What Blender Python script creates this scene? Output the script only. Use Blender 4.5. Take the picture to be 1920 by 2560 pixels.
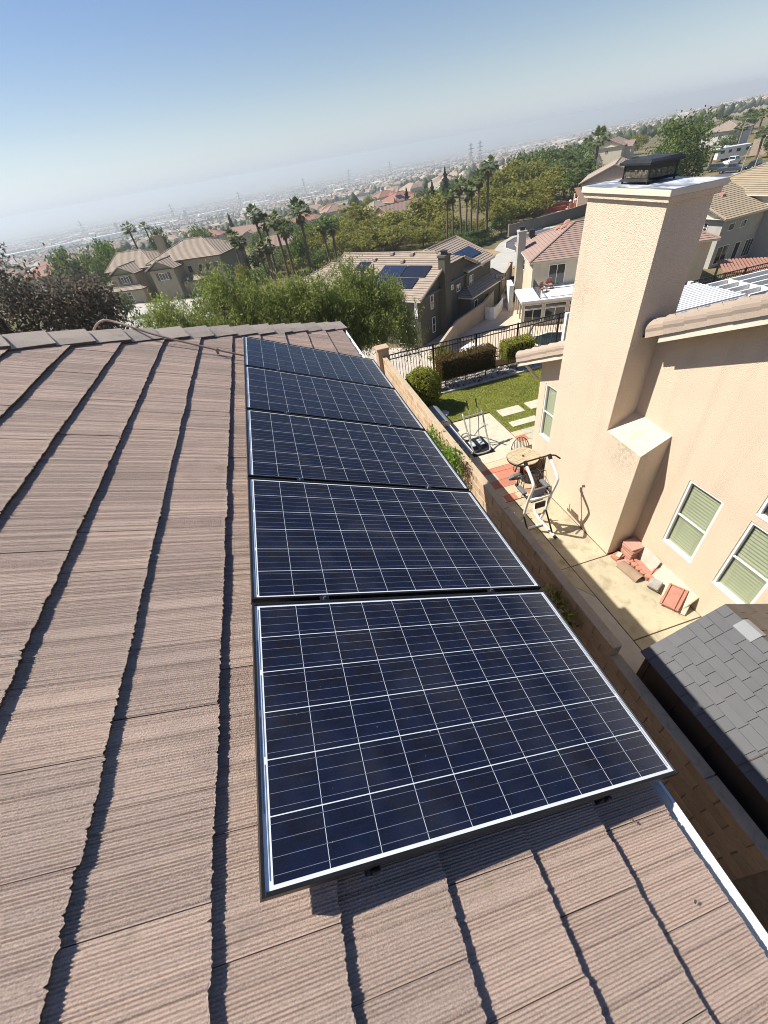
import bpy, bmesh, math, random
import numpy as np
from mathutils import Vector, Matrix
R_ = math.radians
for o in list(bpy.data.objects): bpy.data.objects.remove(o)
SC = bpy.context.scene
COL = SC.collection
random.seed(7); RNG = np.random.default_rng(11)

# ------------------------------------------------------------ camera, sky, sun
cam = bpy.data.cameras.new('camera'); camo = bpy.data.objects.new('camera', cam); COL.objects.link(camo)
camo.matrix_world = Matrix(((0.95427874, 0.27628506, -0.11409927, 0.46855937),
                            (-0.26713364, 0.61695357, -0.74027556, -0.24269479),
                            (-0.13413312, 0.73690899, 0.66255072, 7.40904011), (0, 0, 0, 1)))
cam.sensor_fit = 'HORIZONTAL'; cam.sensor_width = 36.0; cam.lens = 18.904
cam.clip_start = 0.05; cam.clip_end = 60000
SC.camera = camo
SUN_AZ, SUN_EL = 156.0, 51.0
w = bpy.data.worlds.new('World'); SC.world = w; w.use_nodes = True
nt = w.node_tree; nt.nodes.clear()
out = nt.nodes.new('ShaderNodeOutputWorld'); bg = nt.nodes.new('ShaderNodeBackground'); sky = nt.nodes.new('ShaderNodeTexSky')
sky.sky_type = 'NISHITA'; sky.sun_disc = False
sky.sun_elevation = R_(SUN_EL); sky.sun_rotation = R_(90 - SUN_AZ)
sky.altitude = 200; sky.air_density = 1.0; sky.dust_density = 0.25; sky.ozone_density = 2.0
bg.inputs['Strength'].default_value = 0.074
# smog veil : the sky loses saturation towards the horizon, the same all the way round
bw_ = nt.nodes.new('ShaderNodeRGBToBW'); nt.links.new(sky.outputs[0], bw_.inputs[0])
tc_ = nt.nodes.new('ShaderNodeTexCoord'); sp_ = nt.nodes.new('ShaderNodeSeparateXYZ'); nt.links.new(tc_.outputs['Generated'], sp_.inputs[0])
def wmath(op, a, b):
    x = nt.nodes.new('ShaderNodeMath'); x.operation = op
    for i, q in enumerate((a, b)):
        if isinstance(q, (int, float)): x.inputs[i].default_value = q
        else: nt.links.new(q, x.inputs[i])
    return x.outputs[0]
el_ = wmath('MAXIMUM', sp_.outputs[2], 0.0); ve_ = wmath('MULTIPLY', wmath('POWER', 2.718, wmath('MULTIPLY', el_, -7.5)), 0.94)
vc_ = nt.nodes.new('ShaderNodeMix'); vc_.data_type = 'RGBA'; vc_.blend_type = 'MULTIPLY'; vc_.inputs[0].default_value = 1.0; nt.links.new(bw_.outputs[0], vc_.inputs[6]); vc_.inputs[7].default_value = (0.73, 0.82, 0.95, 1)
mx_ = nt.nodes.new('ShaderNodeMix'); mx_.data_type = 'RGBA'; nt.links.new(ve_, mx_.inputs[0]); hs_ = nt.nodes.new('ShaderNodeHueSaturation'); hs_.inputs['Saturation'].default_value = 1.16; hs_.inputs['Hue'].default_value = 0.510; nt.links.new(sky.outputs[0], hs_.inputs['Color']); nt.links.new(hs_.outputs[0], mx_.inputs[6]); nt.links.new(vc_.outputs[2], mx_.inputs[7])
nt.links.new(mx_.outputs[2], bg.inputs[0]); nt.links.new(bg.outputs[0], out.inputs[0])
sl = bpy.data.lights.new('sun', 'SUN'); sl.energy = 4.9; sl.angle = R_(0.55); sl.color = (1.0, 0.945, 0.86)
so = bpy.data.objects.new('sun', sl); COL.objects.link(so); so.location = (-60, 30, 90)
_d = Vector((math.cos(R_(SUN_AZ)) * math.cos(R_(SUN_EL)), math.sin(R_(SUN_AZ)) * math.cos(R_(SUN_EL)), math.sin(R_(SUN_EL))))
so.rotation_euler = _d.to_track_quat('Z', 'Y').to_euler()
vs = SC.view_settings; vs.view_transform = 'Standard'; vs.look = 'None'; vs.exposure = 0.74; vs.gamma = 1.0; vs.use_curve_mapping = False
SC.render.engine = 'CYCLES'
SC.cycles.use_denoising = True
try:
    SC.cycles.denoiser = 'OPENIMAGEDENOISE'; SC.cycles.denoising_input_passes = 'RGB_ALBEDO_NORMAL'
except Exception: pass
SC.cycles.filter_width = 1.0; SC.cycles.max_bounces = 5; SC.cycles.transparent_max_bounces = 12; SC.cycles.volume_bounces = 1
SC.cycles.sample_clamp_indirect = 6.0

# ------------------------------------------------------------ helpers
def wm(o):
    m = o.matrix_basis.copy()
    while o.parent is not None:
        o = o.parent; m = o.matrix_basis @ m
    return m
def tag(o, label=None, cat=None, group=None, kind=None):
    if label: o['label'] = label
    if cat: o['category'] = cat
    if group: o['group'] = group
    if kind: o['kind'] = kind
    return o
def thing(name, label, cat, loc=(0, 0, 0), rz=0.0, group=None, rot=None):
    o = bpy.data.objects.new(name, None); COL.objects.link(o)
    o.location = loc; o.rotation_euler = rot if rot else (0, 0, rz); o.empty_display_size = 0.2
    return tag(o, label, cat, group)
def link(name, me, parent=None, mats=None):
    o = bpy.data.objects.new(name, me); COL.objects.link(o)
    if mats and not me.materials:
        for m in (mats if isinstance(mats, (list, tuple)) else [mats]): me.materials.append(m)
    if parent: o.parent = parent
    return o
def copy_tree(o, parent=None):
    c = o.copy(); COL.objects.link(c); c.parent = parent
    for ch in list(o.children): copy_tree(ch, c)
    return c
class MB:
    def __init__(s): s.v = []; s.f = []; s.m = []
    def poly(s, pts, mi=0):
        b = len(s.v); s.v += [tuple(p) for p in pts]; s.f.append(tuple(range(b, b + len(pts)))); s.m.append(mi); return s
    def hexa(s, p, mi=0):      # 8 points: 4 bottom ccw, 4 top ccw
        b = len(s.v); s.v += [tuple(q) for q in p]
        for f in ((0, 3, 2, 1), (4, 5, 6, 7), (0, 1, 5, 4), (1, 2, 6, 5), (2, 3, 7, 6), (3, 0, 4, 7)):
            s.f.append(tuple(b + i for i in f)); s.m.append(mi)
        return s
    def box(s, x0, x1, y0, y1, z0, z1, mi=0, M=None):
        p = [(x0, y0, z0), (x1, y0, z0), (x1, y1, z0), (x0, y1, z0), (x0, y0, z1), (x1, y0, z1), (x1, y1, z1), (x0, y1, z1)]
        if M is not None: p = [tuple(M @ Vector(q)) for q in p]
        return s.hexa(p, mi)
    def prism(s, poly, ext, mi=0):      # planar polygon pushed along ext
        e = Vector(ext); n = len(poly); b = len(s.v)
        s.v += [tuple(p) for p in poly] + [tuple(Vector(p) + e) for p in poly]
        s.f.append(tuple(range(b + n - 1, b - 1, -1))); s.m.append(mi)
        s.f.append(tuple(range(b + n, b + 2 * n))); s.m.append(mi)
        for i in range(n):
            j = (i + 1) % n; s.f.append((b + i, b + j, b + n + j, b + n + i)); s.m.append(mi)
        return s
    def tube(s, pts, r, n=8, mi=0, closed=False):
        P_ = [Vector(p) for p in pts]; k = len(P_); rs = r if isinstance(r, (list, tuple)) else [r] * k
        b = len(s.v); up = None
        for i, p in enumerate(P_):
            if closed: t = P_[(i + 1) % k] - P_[i - 1]
            else: t = P_[min(i + 1, k - 1)] - P_[max(i - 1, 0)]
            t.normalize()
            if up is None:
                up = Vector((0, 0, 1)) if abs(t.z) < 0.9 else Vector((1, 0, 0))
            x = (up - t * up.dot(t)); 
            if x.length < 1e-5: x = t.orthogonal()
            x.normalize(); y = t.cross(x); up = x
            for j in range(n):
                a = 2 * math.pi * j / n
                s.v.append(tuple(p + (x * math.cos(a) + y * math.sin(a)) * rs[i]))
        rng = range(k if closed else k - 1)
        for i in rng:
            i2 = (i + 1) % k
            for j in range(n):
                j2 = (j + 1) % n
                s.f.append((b + i * n + j, b + i * n + j2, b + i2 * n + j2, b + i2 * n + j)); s.m.append(mi)
        if not closed:
            s.f.append(tuple(b + j for j in range(n - 1, -1, -1))); s.m.append(mi)
            s.f.append(tuple(b + (k - 1) * n + j for j in range(n))); s.m.append(mi)
        return s
    def lathe(s, prof, n=16, c=(0, 0, 0), mi=0):    # prof [(r,z)...]
        b = len(s.v)
        for r, z in prof:
            for j in range(n):
                a = 2 * math.pi * j / n; s.v.append((c[0] + r * math.cos(a), c[1] + r * math.sin(a), c[2] + z))
        for i in range(len(prof) - 1):
            for j in range(n):
                j2 = (j + 1) % n; s.f.append((b + i * n + j, b + i * n + j2, b + (i + 1) * n + j2, b + (i + 1) * n + j)); s.m.append(mi)
        s.f.append(tuple(b + j for j in range(n - 1, -1, -1))); s.m.append(mi)
        s.f.append(tuple(b + (len(prof) - 1) * n + j for j in range(n))); s.m.append(mi)
        return s
    def mesh(s, name, inv=None):
        me = bpy.data.meshes.new(name)
        v = s.v if inv is None else [tuple(inv @ Vector(q)) for q in s.v]
        me.from_pydata(v, [], s.f); me.polygons.foreach_set('material_index', s.m); me.update(); return me
    def build(s, name, mats, parent=None, world=False, smooth=False, bevel=0.0, seg=1):
        inv = wm(parent).inverted() if (world and parent) else None
        me = s.mesh(name, inv)
        for m in (mats if isinstance(mats, (list, tuple)) else [mats]): me.materials.append(m)
        if smooth: me.polygons.foreach_set('use_smooth', [True] * len(me.polygons))
        o = bpy.data.objects.new(name, me); COL.objects.link(o); o.parent = parent
        if bevel:
            b = o.modifiers.new('bevel', 'BEVEL'); b.width = bevel; b.segments = seg; b.limit_method = 'ANGLE'; b.angle_limit = R_(35); b.harden_normals = False
        return o
def np_mesh(name, V, F, cols=None, smooth=False):
    V = np.asarray(V, np.float32); F = np.asarray(F, np.int32); k = F.shape[1]
    me = bpy.data.meshes.new(name)
    me.vertices.add(len(V)); me.vertices.foreach_set('co', V.ravel())
    me.loops.add(F.size); me.loops.foreach_set('vertex_index', F.ravel())
    me.polygons.add(len(F)); me.polygons.foreach_set('loop_start', np.arange(0, F.size, k, dtype=np.int32))
    me.polygons.foreach_set('loop_total', np.full(len(F), k, np.int32))
    if cols is not None:
        at = me.attributes.new('shade', 'FLOAT', 'POINT'); at.data.foreach_set('value', np.asarray(cols, np.float32))
    me.update(calc_edges=True)
    if smooth: me.polygons.foreach_set('use_smooth', [True] * len(F))
    return me
ORD = ['first', 'second', 'third', 'fourth', 'fifth', 'sixth', 'seventh', 'eighth', 'ninth', 'tenth', 'eleventh', 'twelfth', 'thirteenth', 'fourteenth',
       'fifteenth', 'sixteenth', 'seventeenth', 'eighteenth', 'nineteenth', 'twentieth']

# ------------------------------------------------------------ materials
class NT:
    def __init__(s, name):
        s.m = bpy.data.materials.new(name); s.m.use_nodes = True; s.t = s.m.node_tree; s.t.nodes.clear()
        s.out = s.n('ShaderNodeOutputMaterial')
    def n(s, t, **kw):
        x = s.t.nodes.new(t)
        for k, v in kw.items(): setattr(x, k, v)
        return x
    def l(s, a, b): s.t.links.new(a, b)
    def noise(s, vec, scale, detail=3, rough=0.55, dist=0.0):
        x = s.n('ShaderNodeTexNoise'); x.inputs['Scale'].default_value = scale; x.inputs['Detail'].default_value = detail
        x.inputs['Roughness'].default_value = rough; x.inputs['Distortion'].default_value = dist
        if vec is not None: s.l(vec, x.inputs['Vector'])
        return x.outputs['Fac']
    def mapr(s, v, a, b, c, d):
        x = s.n('ShaderNodeMapRange'); s.l(v, x.inputs['Value'])
        for i, q in zip(('From Min', 'From Max', 'To Min', 'To Max'), (a, b, c, d)): x.inputs[i].default_value = q
        return x.outputs[0]
    def math(s, op, a, b):
        x = s.n('ShaderNodeMath', operation=op)
        for i, q in enumerate((a, b)):
            if isinstance(q, (int, float)): x.inputs[i].default_value = q
            else: s.l(q, x.inputs[i])
        return x.outputs[0]
    def mix(s, f, a, b, mode='MIX'):
        x = s.n('ShaderNodeMix', data_type='RGBA', blend_type=mode)
        for i, q in ((0, f), (6, a), (7, b)):
            if isinstance(q, (int, float)): x.inputs[i].default_value = q
            elif isinstance(q, tuple): x.inputs[i].default_value = (*q, 1) if len(q) == 3 else q
            else: s.l(q, x.inputs[i])
        return x.outputs[2]
    def pos(s): return s.n('ShaderNodeNewGeometry').outputs['Position']
    def obj(s): return s.n('ShaderNodeTexCoord').outputs['Object']
    def mapping(s, vec, scale=(1, 1, 1), rot=(0, 0, 0)):
        x = s.n('ShaderNodeMapping'); x.inputs['Scale'].default_value = scale; x.inputs['Rotation'].default_value = rot; s.l(vec, x.inputs['Vector']); return x.outputs[0]
    def rand(s): return s.n('ShaderNodeObjectInfo').outputs['Random']
    def attr(s, name='shade'): 
        x = s.n('ShaderNodeAttribute'); x.attribute_name = name; return x.outputs['Fac']
    def bump(s, h, strength, dist, prev=None):
        x = s.n('ShaderNodeBump'); x.inputs['Strength'].default_value = strength; x.inputs['Distance'].default_value = dist; s.l(h, x.inputs['Height'])
        if prev is not None: s.l(prev, x.inputs['Normal'])
        return x.outputs[0]
    def bsdf(s, col, rough=0.8, nrm=None, metal=0.0, spec=0.5, **kw):
        x = s.n('ShaderNodeBsdfPrincipled')
        for k, v in (('Base Color', col), ('Roughness', rough), ('Metallic', metal), ('Specular IOR Level', spec)):
            if isinstance(v, tuple): x.inputs[k].default_value = (*v, 1)
            elif isinstance(v, (int, float)): x.inputs[k].default_value = v
            else: s.l(v, x.inputs[k])
        for k, v in kw.items(): x.inputs[k].default_value = v
        if nrm is not None: s.l(nrm, x.inputs['Normal'])
        s.sh = x.outputs[0]; return s.sh
    def done(s, sh=None):
        s.l(sh or s.sh, s.out.inputs['Surface']); return s.m
def pm(name, c1, c2=None, scale=3.0, rough=0.8, bump=0.0, bscale=60, bdist=0.01, metal=0.0, spec=0.4, rnd=0.0, detail=4, lo=0.35, hi=0.65):
    t = NT(name); p = t.pos()
    c2 = c2 or tuple(x * 0.8 for x in c1)
    f = t.mapr(t.noise(p, scale, detail), lo, hi, 0, 1)
    col = t.mix(f, c1, c2)
    if rnd:
        h = t.n('ShaderNodeHueSaturation'); t.l(t.mapr(t.rand(), 0, 1, 1 - rnd, 1 + rnd), h.inputs['Value']); t.l(col, h.inputs['Color']); col = h.outputs[0]
    nr = t.bump(t.noise(p, bscale, 4, 0.6), bump, bdist) if bump else None
    t.bsdf(col, rough, nr, metal, spec); return t.done()
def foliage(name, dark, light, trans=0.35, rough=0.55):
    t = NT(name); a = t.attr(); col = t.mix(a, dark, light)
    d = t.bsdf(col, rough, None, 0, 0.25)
    tr = t.n('ShaderNodeBsdfTranslucent'); t.l(t.mix(0.5, col, tuple(min(1, q * 1.3) for q in light)), tr.inputs['Color'])
    mx = t.n('ShaderNodeMixShader'); mx.inputs[0].default_value = trans; t.l(d, mx.inputs[1]); t.l(tr.outputs[0], mx.inputs[2])
    return t.done(mx.outputs[0])
def glass_mat(name, tint=(0.9, 0.95, 0.95), ior=1.5, rough=0.03, wave=0.0):
    t = NT(name); nr = None
    if wave:
        o = t.obj(); nr = t.bump(t.noise(t.mapping(o, (60, 160, 60)), 1.0, 4, 0.65, 0.6), wave, 0.002)
    lw = t.n('ShaderNodeLayerWeight'); lw.inputs['Blend'].default_value = 0.5
    f0 = ((ior - 1) / (ior + 1)) ** 2
    fr = t.math('ADD', t.math('MULTIPLY', t.math('POWER', lw.outputs['Facing'], 5.0), 1 - f0), f0)
    g = t.n('ShaderNodeBsdfGlossy'); g.inputs['Roughness'].default_value = rough; g.inputs['Color'].default_value = (1, 1, 1, 1)
    if nr is not None: t.l(nr, g.inputs['Normal'])
    tp = t.n('ShaderNodeBsdfTransparent'); tp.inputs['Color'].default_value = (*tint, 1)
    mx = t.n('ShaderNodeMixShader'); t.l(fr, mx.inputs[0]); t.l(tp.outputs[0], mx.inputs[1]); t.l(g.outputs[0], mx.inputs[2])
    return t.done(mx.outputs[0])
def panel_glass():
    t = NT('panel_cover_glass'); o = t.obj(); nr = t.bump(t.noise(t.mapping(o, (60, 160, 60)), 1.0, 4, 0.65, 0.6), .35, 0.002)
    lw = t.n('ShaderNodeLayerWeight'); lw.inputs['Blend'].default_value = 0.5; fr = t.math('ADD', t.math('MULTIPLY', t.math('POWER', lw.outputs['Facing'], 6.0), .8), .012)
    g = t.n('ShaderNodeBsdfGlossy'); g.inputs['Roughness'].default_value = .12; t.l(nr, g.inputs['Normal'])
    tp = t.n('ShaderNodeBsdfTransparent'); tp.inputs['Color'].default_value = (.97, .98, .98, 1)
    mx = t.n('ShaderNodeMixShader'); t.l(fr, mx.inputs[0]); t.l(tp.outputs[0], mx.inputs[1]); t.l(g.outputs[0], mx.inputs[2])
    # dust film, thicker along the lower edge and in faint drying marks
    df = t.n('ShaderNodeBsdfDiffuse'); df.inputs['Color'].default_value = (.55, .52, .47, 1); s = t.n('ShaderNodeSeparateXYZ'); t.l(o, s.inputs[0])
    lowe = t.mapr(s.outputs[0], 1.35, 1.64, 0, .07); spk = t.mapr(t.noise(o, 80, 2, .5), .775, .80, 0, .5); film = t.mapr(t.noise(o, 3.0, 5, .6), .45, .75, .004, .03)
    mz = t.n('ShaderNodeMixShader'); t.l(t.math('MINIMUM', t.math('ADD', t.math('ADD', lowe, spk), film), 1.0), mz.inputs[0]); t.l(mx.outputs[0], mz.inputs[1]); t.l(df.outputs[0], mz.inputs[2])
    return t.done(mz.outputs[0])
def tile_mat(name, c1, c2, c3):
    t = NT(name); o = t.obj(); p = t.pos()
    st = t.noise(t.mapping(o, (4, 150, 10)), 1.0, 3, 0.6)
    big = t.noise(p, 2.2, 3)
    col = t.mix(t.mapr(big, 0.35, 0.65, 0, 1), c1, c2)
    col = t.mix(t.mapr(st, 0.3, 0.75, 0, 0.45), col, c3)
    gd = t.attr('groove'); col = t.mix(t.math('MULTIPLY', gd, 0.9), col, tuple(q * .33 for q in c1))  # groove shade and groove dirt, both mixed into the tile colour
    h = t.n('ShaderNodeHueSaturation'); t.l(t.mapr(t.rand(), 0, 1, 0.82, 1.13), h.inputs['Value']); t.l(t.mapr(t.rand(), 0, 1, 0.96, 1.06), h.inputs['Saturation']); t.l(col, h.inputs['Color'])
    fine = t.noise(o, 210, 3, 0.7); col = t.mix(t.mapr(fine, 0.40, 0.66, 0, 0.55), h.outputs[0], tuple(q * 1.35 for q in c1)); col = t.mix(t.mapr(t.noise(o, 160, 2), 0.56, 0.68, 0, 0.5), col, tuple(q * .5 for q in c1))
    lich = t.mapr(t.noise(p, 7, 4, .6), .60, .72, 0, .5); col = t.mix(lich, col, (0.34, 0.27, 0.19)); col = t.mix(t.mapr(t.noise(t.mapping(p, (1, 1.6, 1)), 3.1, 4, .6), .60, .75, 0, .4), col, (0.24, 0.19, 0.165))
    n1 = t.bump(t.noise(t.mapping(o, (30, 420, 30)), 1.0, 3, 0.6), 0.5, 0.003)
    n2 = t.bump(t.noise(o, 170, 3, 0.75), 1.0, 0.007, n1)
    t.bsdf(col, 0.72, n2, 0, 0.35); return t.done()
M = {}
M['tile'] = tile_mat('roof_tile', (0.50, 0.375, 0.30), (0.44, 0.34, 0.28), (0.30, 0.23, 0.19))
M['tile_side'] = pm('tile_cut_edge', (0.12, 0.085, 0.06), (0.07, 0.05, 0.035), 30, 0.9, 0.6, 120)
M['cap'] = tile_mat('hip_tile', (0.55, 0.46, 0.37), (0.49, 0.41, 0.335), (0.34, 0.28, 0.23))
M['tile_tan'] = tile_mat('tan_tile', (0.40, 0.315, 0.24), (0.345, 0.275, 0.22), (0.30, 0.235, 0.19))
M['deck'] = pm('roof_underlay', (0.05, 0.04, 0.035), None, 5, 0.95)
M['white_metal'] = pm('white_gutter_metal', (0.78, 0.80, 0.80), (0.70, 0.72, 0.72), 2, 0.35)
M['black_frame'] = pm('black_anodised_frame', (0.010, 0.010, 0.011), (0.015, 0.015, 0.015), 8, 0.42, metal=0.0, spec=0.3)
M['rail'] = pm('black_rail', (0.012, 0.012, 0.013), None, 8, 0.4)
M['steel'] = pm('bolt_steel', (0.55, 0.55, 0.55), None, 8, 0.3, metal=1.0)
M['backsheet'] = pm('white_backsheet', (0.78, 0.80, 0.82), (0.74, 0.76, 0.79), 4, 0.5)
M['ribbon'] = pm('tinned_ribbon', (0.22, 0.26, 0.33), None, 6, 0.6)
M['busbar'] = pm('silver_busbar', (0.24, 0.26, 0.34), None, 6, 0.4, metal=0.2)
def cell_mat():
    t = NT('silicon_cell'); o = t.obj(); r = t.rand()
    vo = t.n('ShaderNodeTexVoronoi'); vo.inputs['Scale'].default_value = 70; t.l(o, vo.inputs['Vector'])
    c = t.mix(r, (0.003, 0.0065, 0.021), (0.006, 0.006, 0.011))
    c = t.mix(t.mapr(t.noise(o, 9, 2), 0.4, 0.62, 0, 0.8), c, (0.0035, 0.009, 0.033))
    bw = t.n('ShaderNodeRGBToBW'); t.l(vo.outputs['Color'], bw.inputs[0])
    c = t.mix(t.mapr(bw.outputs[0], 0.2, 0.9, 0, 0.22), c, (0.010, 0.012, 0.03))
    fl = t.noise(t.mapping(o, (2, 420, 2)), 1.0, 1); c = t.mix(t.mapr(fl, 0.5, 0.7, 0, 0.25), c, (0.018, 0.021, 0.04))
    nr = t.bump(t.noise(t.mapping(o, (50, 130, 50)), 1.0, 4, 0.7, 1.0), 0.5, 0.004)
    t.bsdf(c, 0.5, nr, 0, 0.12); return t.done()
M['cell'] = cell_mat()
M['panel_glass'] = panel_glass()
M['dust'] = pm('bird_dust', (0.6, 0.6, 0.58), None, 9, 0.9)
M['conduit'] = pm('painted_conduit', (0.27, 0.20, 0.165), (0.22, 0.16, 0.13), 15, 0.55)
def stucco(name, c1, c2, sc=55, st=0.75, dist=0.02):
    t = NT(name); p = t.pos()
    a = t.noise(p, sc, 3, 0.5, 0.4); b = t.noise(p, 1.4, 4)
    col = t.mix(t.mapr(b, 0.35, 0.7, 0, 1), c1, c2)
    st_ = t.noise(t.mapping(p, (3.0, 3.0, 0.25)), 1.0, 4, 0.6); col = t.mix(t.mapr(st_, 0.52, 0.78, 0, 0.45), col, tuple(q * 0.70 for q in c1))
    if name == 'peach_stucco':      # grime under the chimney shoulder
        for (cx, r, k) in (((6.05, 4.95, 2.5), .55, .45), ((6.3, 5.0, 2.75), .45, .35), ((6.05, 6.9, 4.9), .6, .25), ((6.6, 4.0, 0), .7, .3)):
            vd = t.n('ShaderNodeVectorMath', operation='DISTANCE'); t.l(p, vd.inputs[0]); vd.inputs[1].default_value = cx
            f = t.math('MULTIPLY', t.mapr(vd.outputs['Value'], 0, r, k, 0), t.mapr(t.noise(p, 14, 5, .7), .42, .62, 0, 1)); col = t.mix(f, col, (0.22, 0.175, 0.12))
    t.bsdf(col, 0.9, t.bump(t.mapr(a, 0.38, 0.68, 0, 1), st, dist), 0, 0.2); return t.done()
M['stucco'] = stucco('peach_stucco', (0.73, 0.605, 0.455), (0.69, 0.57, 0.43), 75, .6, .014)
M['trim'] = pm('cream_trim', (0.66, 0.60, 0.48), (0.60, 0.54, 0.43), 3, 0.7)
M['slat_gap_shade'] = pm('painted_gap_shade', (0.03, 0.022, 0.016), None, 3, 0.9)  # dark tone painted as shade between the blind slats
M['white'] = pm('white_vinyl', (0.80, 0.80, 0.78), (0.74, 0.74, 0.72), 3, 0.45)
M['blind'] = pm('pale_green_blind', (0.44, 0.445, 0.31), (0.40, 0.405, 0.285), 3, 0.6)
M['pane'] = glass_mat('window_glass', (0.88, 0.93, 0.90), 1.45, 0.02)
M['pane_dark'] = pm('dark_window_glass', (0.015, 0.017, 0.018), (0.035, 0.035, 0.033), 0.8, 0.06, spec=0.8)
def galv():
    t = NT('galvanised_cap_metal'); p = t.pos()
    f = t.mapr(t.noise(t.mapping(p, (5, 2.2, 3), (0, 0, 0.6)), 1.0, 5, 0.6, 0.5), 0.42, 0.58, 0, 1)
    c = t.mix(f, (0.20, 0.22, 0.25), (0.66, 0.68, 0.70)); t.bsdf(c, 0.5, None, 0.25, 0.5); return t.done()
M['galv'] = galv()
M['black'] = pm('black_painted_metal', (0.014, 0.014, 0.015), (0.03, 0.028, 0.026), 6, 0.45)
M['mesh'] = pm('arrestor_mesh', (0.20, 0.17, 0.11), (0.05, 0.045, 0.04), 20, 0.6)
def block_mat():
    t = NT('slump_block'); p = t.pos(); o = t.obj()
    c = t.mix(t.mapr(t.noise(p, 5, 4), 0.35, 0.65, 0, 1), (0.50, 0.36, 0.235), (0.42, 0.295, 0.195))
    c = t.mix(t.mapr(t.noise(o, 45, 3), 0.4, 0.7, 0, 0.5), c, (0.56, 0.43, 0.30))
    h = t.n('ShaderNodeHueSaturation'); t.l(t.mapr(t.rand(), 0, 1, 0.85, 1.12), h.inputs['Value']); t.l(c, h.inputs['Color'])
    t.bsdf(h.outputs[0], 0.92, t.bump(t.noise(p, 70, 4, 0.65), 0.6, 0.008), 0, 0.15); return t.done()
M['block'] = block_mat()
M['mortar'] = pm('mortar', (0.30, 0.235, 0.17), (0.22, 0.17, 0.12), 12, 0.95, 0.4, 80)
def concrete(name, c1, c2, stain, sc=1.2):
    t = NT(name); p = t.pos()
    c = t.mix(t.mapr(t.noise(p, sc, 5, 0.6), 0.35, 0.65, 0, 1), c1, c2)
    c = t.mix(t.mapr(t.noise(p, sc * 3.1, 6, 0.65, 0.6), 0.50, 0.70, 0, 0.7), c, stain)
    c = t.mix(t.mapr(t.noise(p, 90, 2), 0.4, 0.7, 0, 0.25), c, tuple(q * 1.15 for q in c1))
    t.bsdf(c, 0.9, t.bump(t.noise(p, 120, 4), 0.25, 0.004), 0, 0.2); return t.done()
M['concrete'] = concrete('yellowed_concrete', (0.45, 0.395, 0.27), (0.365, 0.325, 0.235), (0.22, 0.175, 0.105))
M['concrete2'] = concrete('pale_concrete', (0.48, 0.45, 0.38), (0.43, 0.40, 0.34), (0.34, 0.31, 0.255))
M['driveway'] = concrete('driveway_concrete', (0.43, 0.415, 0.37), (0.37, 0.36, 0.32), (0.30, 0.285, 0.25), 0.5)
M['asphalt'] = concrete('asphalt', (0.10, 0.10, 0.105), (0.085, 0.085, 0.09), (0.13, 0.13, 0.13), 0.4)
M['paver_red'] = pm('red_paver', (0.46, 0.185, 0.12), (0.40, 0.165, 0.11), 6, 0.9, 0.3, 90, rnd=0.1)
M['paver_grey'] = pm('greenish_grey_paver', (0.42, 0.40, 0.29), (0.36, 0.345, 0.26), 6, 0.9, 0.3, 90, rnd=0.08)
M['paver_tan'] = pm('tan_paver', (0.52, 0.40, 0.265), (0.46, 0.36, 0.245), 6, 0.9, 0.3, 90, rnd=0.08)
M['step'] = concrete('stepping_stone', (0.52, 0.485, 0.375), (0.45, 0.415, 0.32), (0.31, 0.275, 0.20), 4)
M['soil'] = pm('garden_soil', (0.17, 0.12, 0.08), (0.11, 0.08, 0.055), 4, 0.95, 0.5, 30)
M['lawn'] = pm('lawn_soil', (0.13, 0.15, 0.025), (0.18, 0.19, 0.04), 4, 0.95, 0.5, 60)
M['grassb'] = foliage('grass_blade', (0.10, 0.135, 0.014), (0.33, 0.33, 0.06), 0.35)
M['rock'] = pm('white_river_rock', (0.55, 0.52, 0.47), (0.36, 0.34, 0.31), 9, 0.85, 0.3, 40)
M['boulder'] = pm('grey_boulder', (0.36, 0.34, 0.31), (0.25, 0.235, 0.21), 6, 0.9, 0.5, 25)
M['iron'] = pm('black_iron', (0.012, 0.013, 0.016), (0.02, 0.02, 0.022), 4, 0.4)
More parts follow.
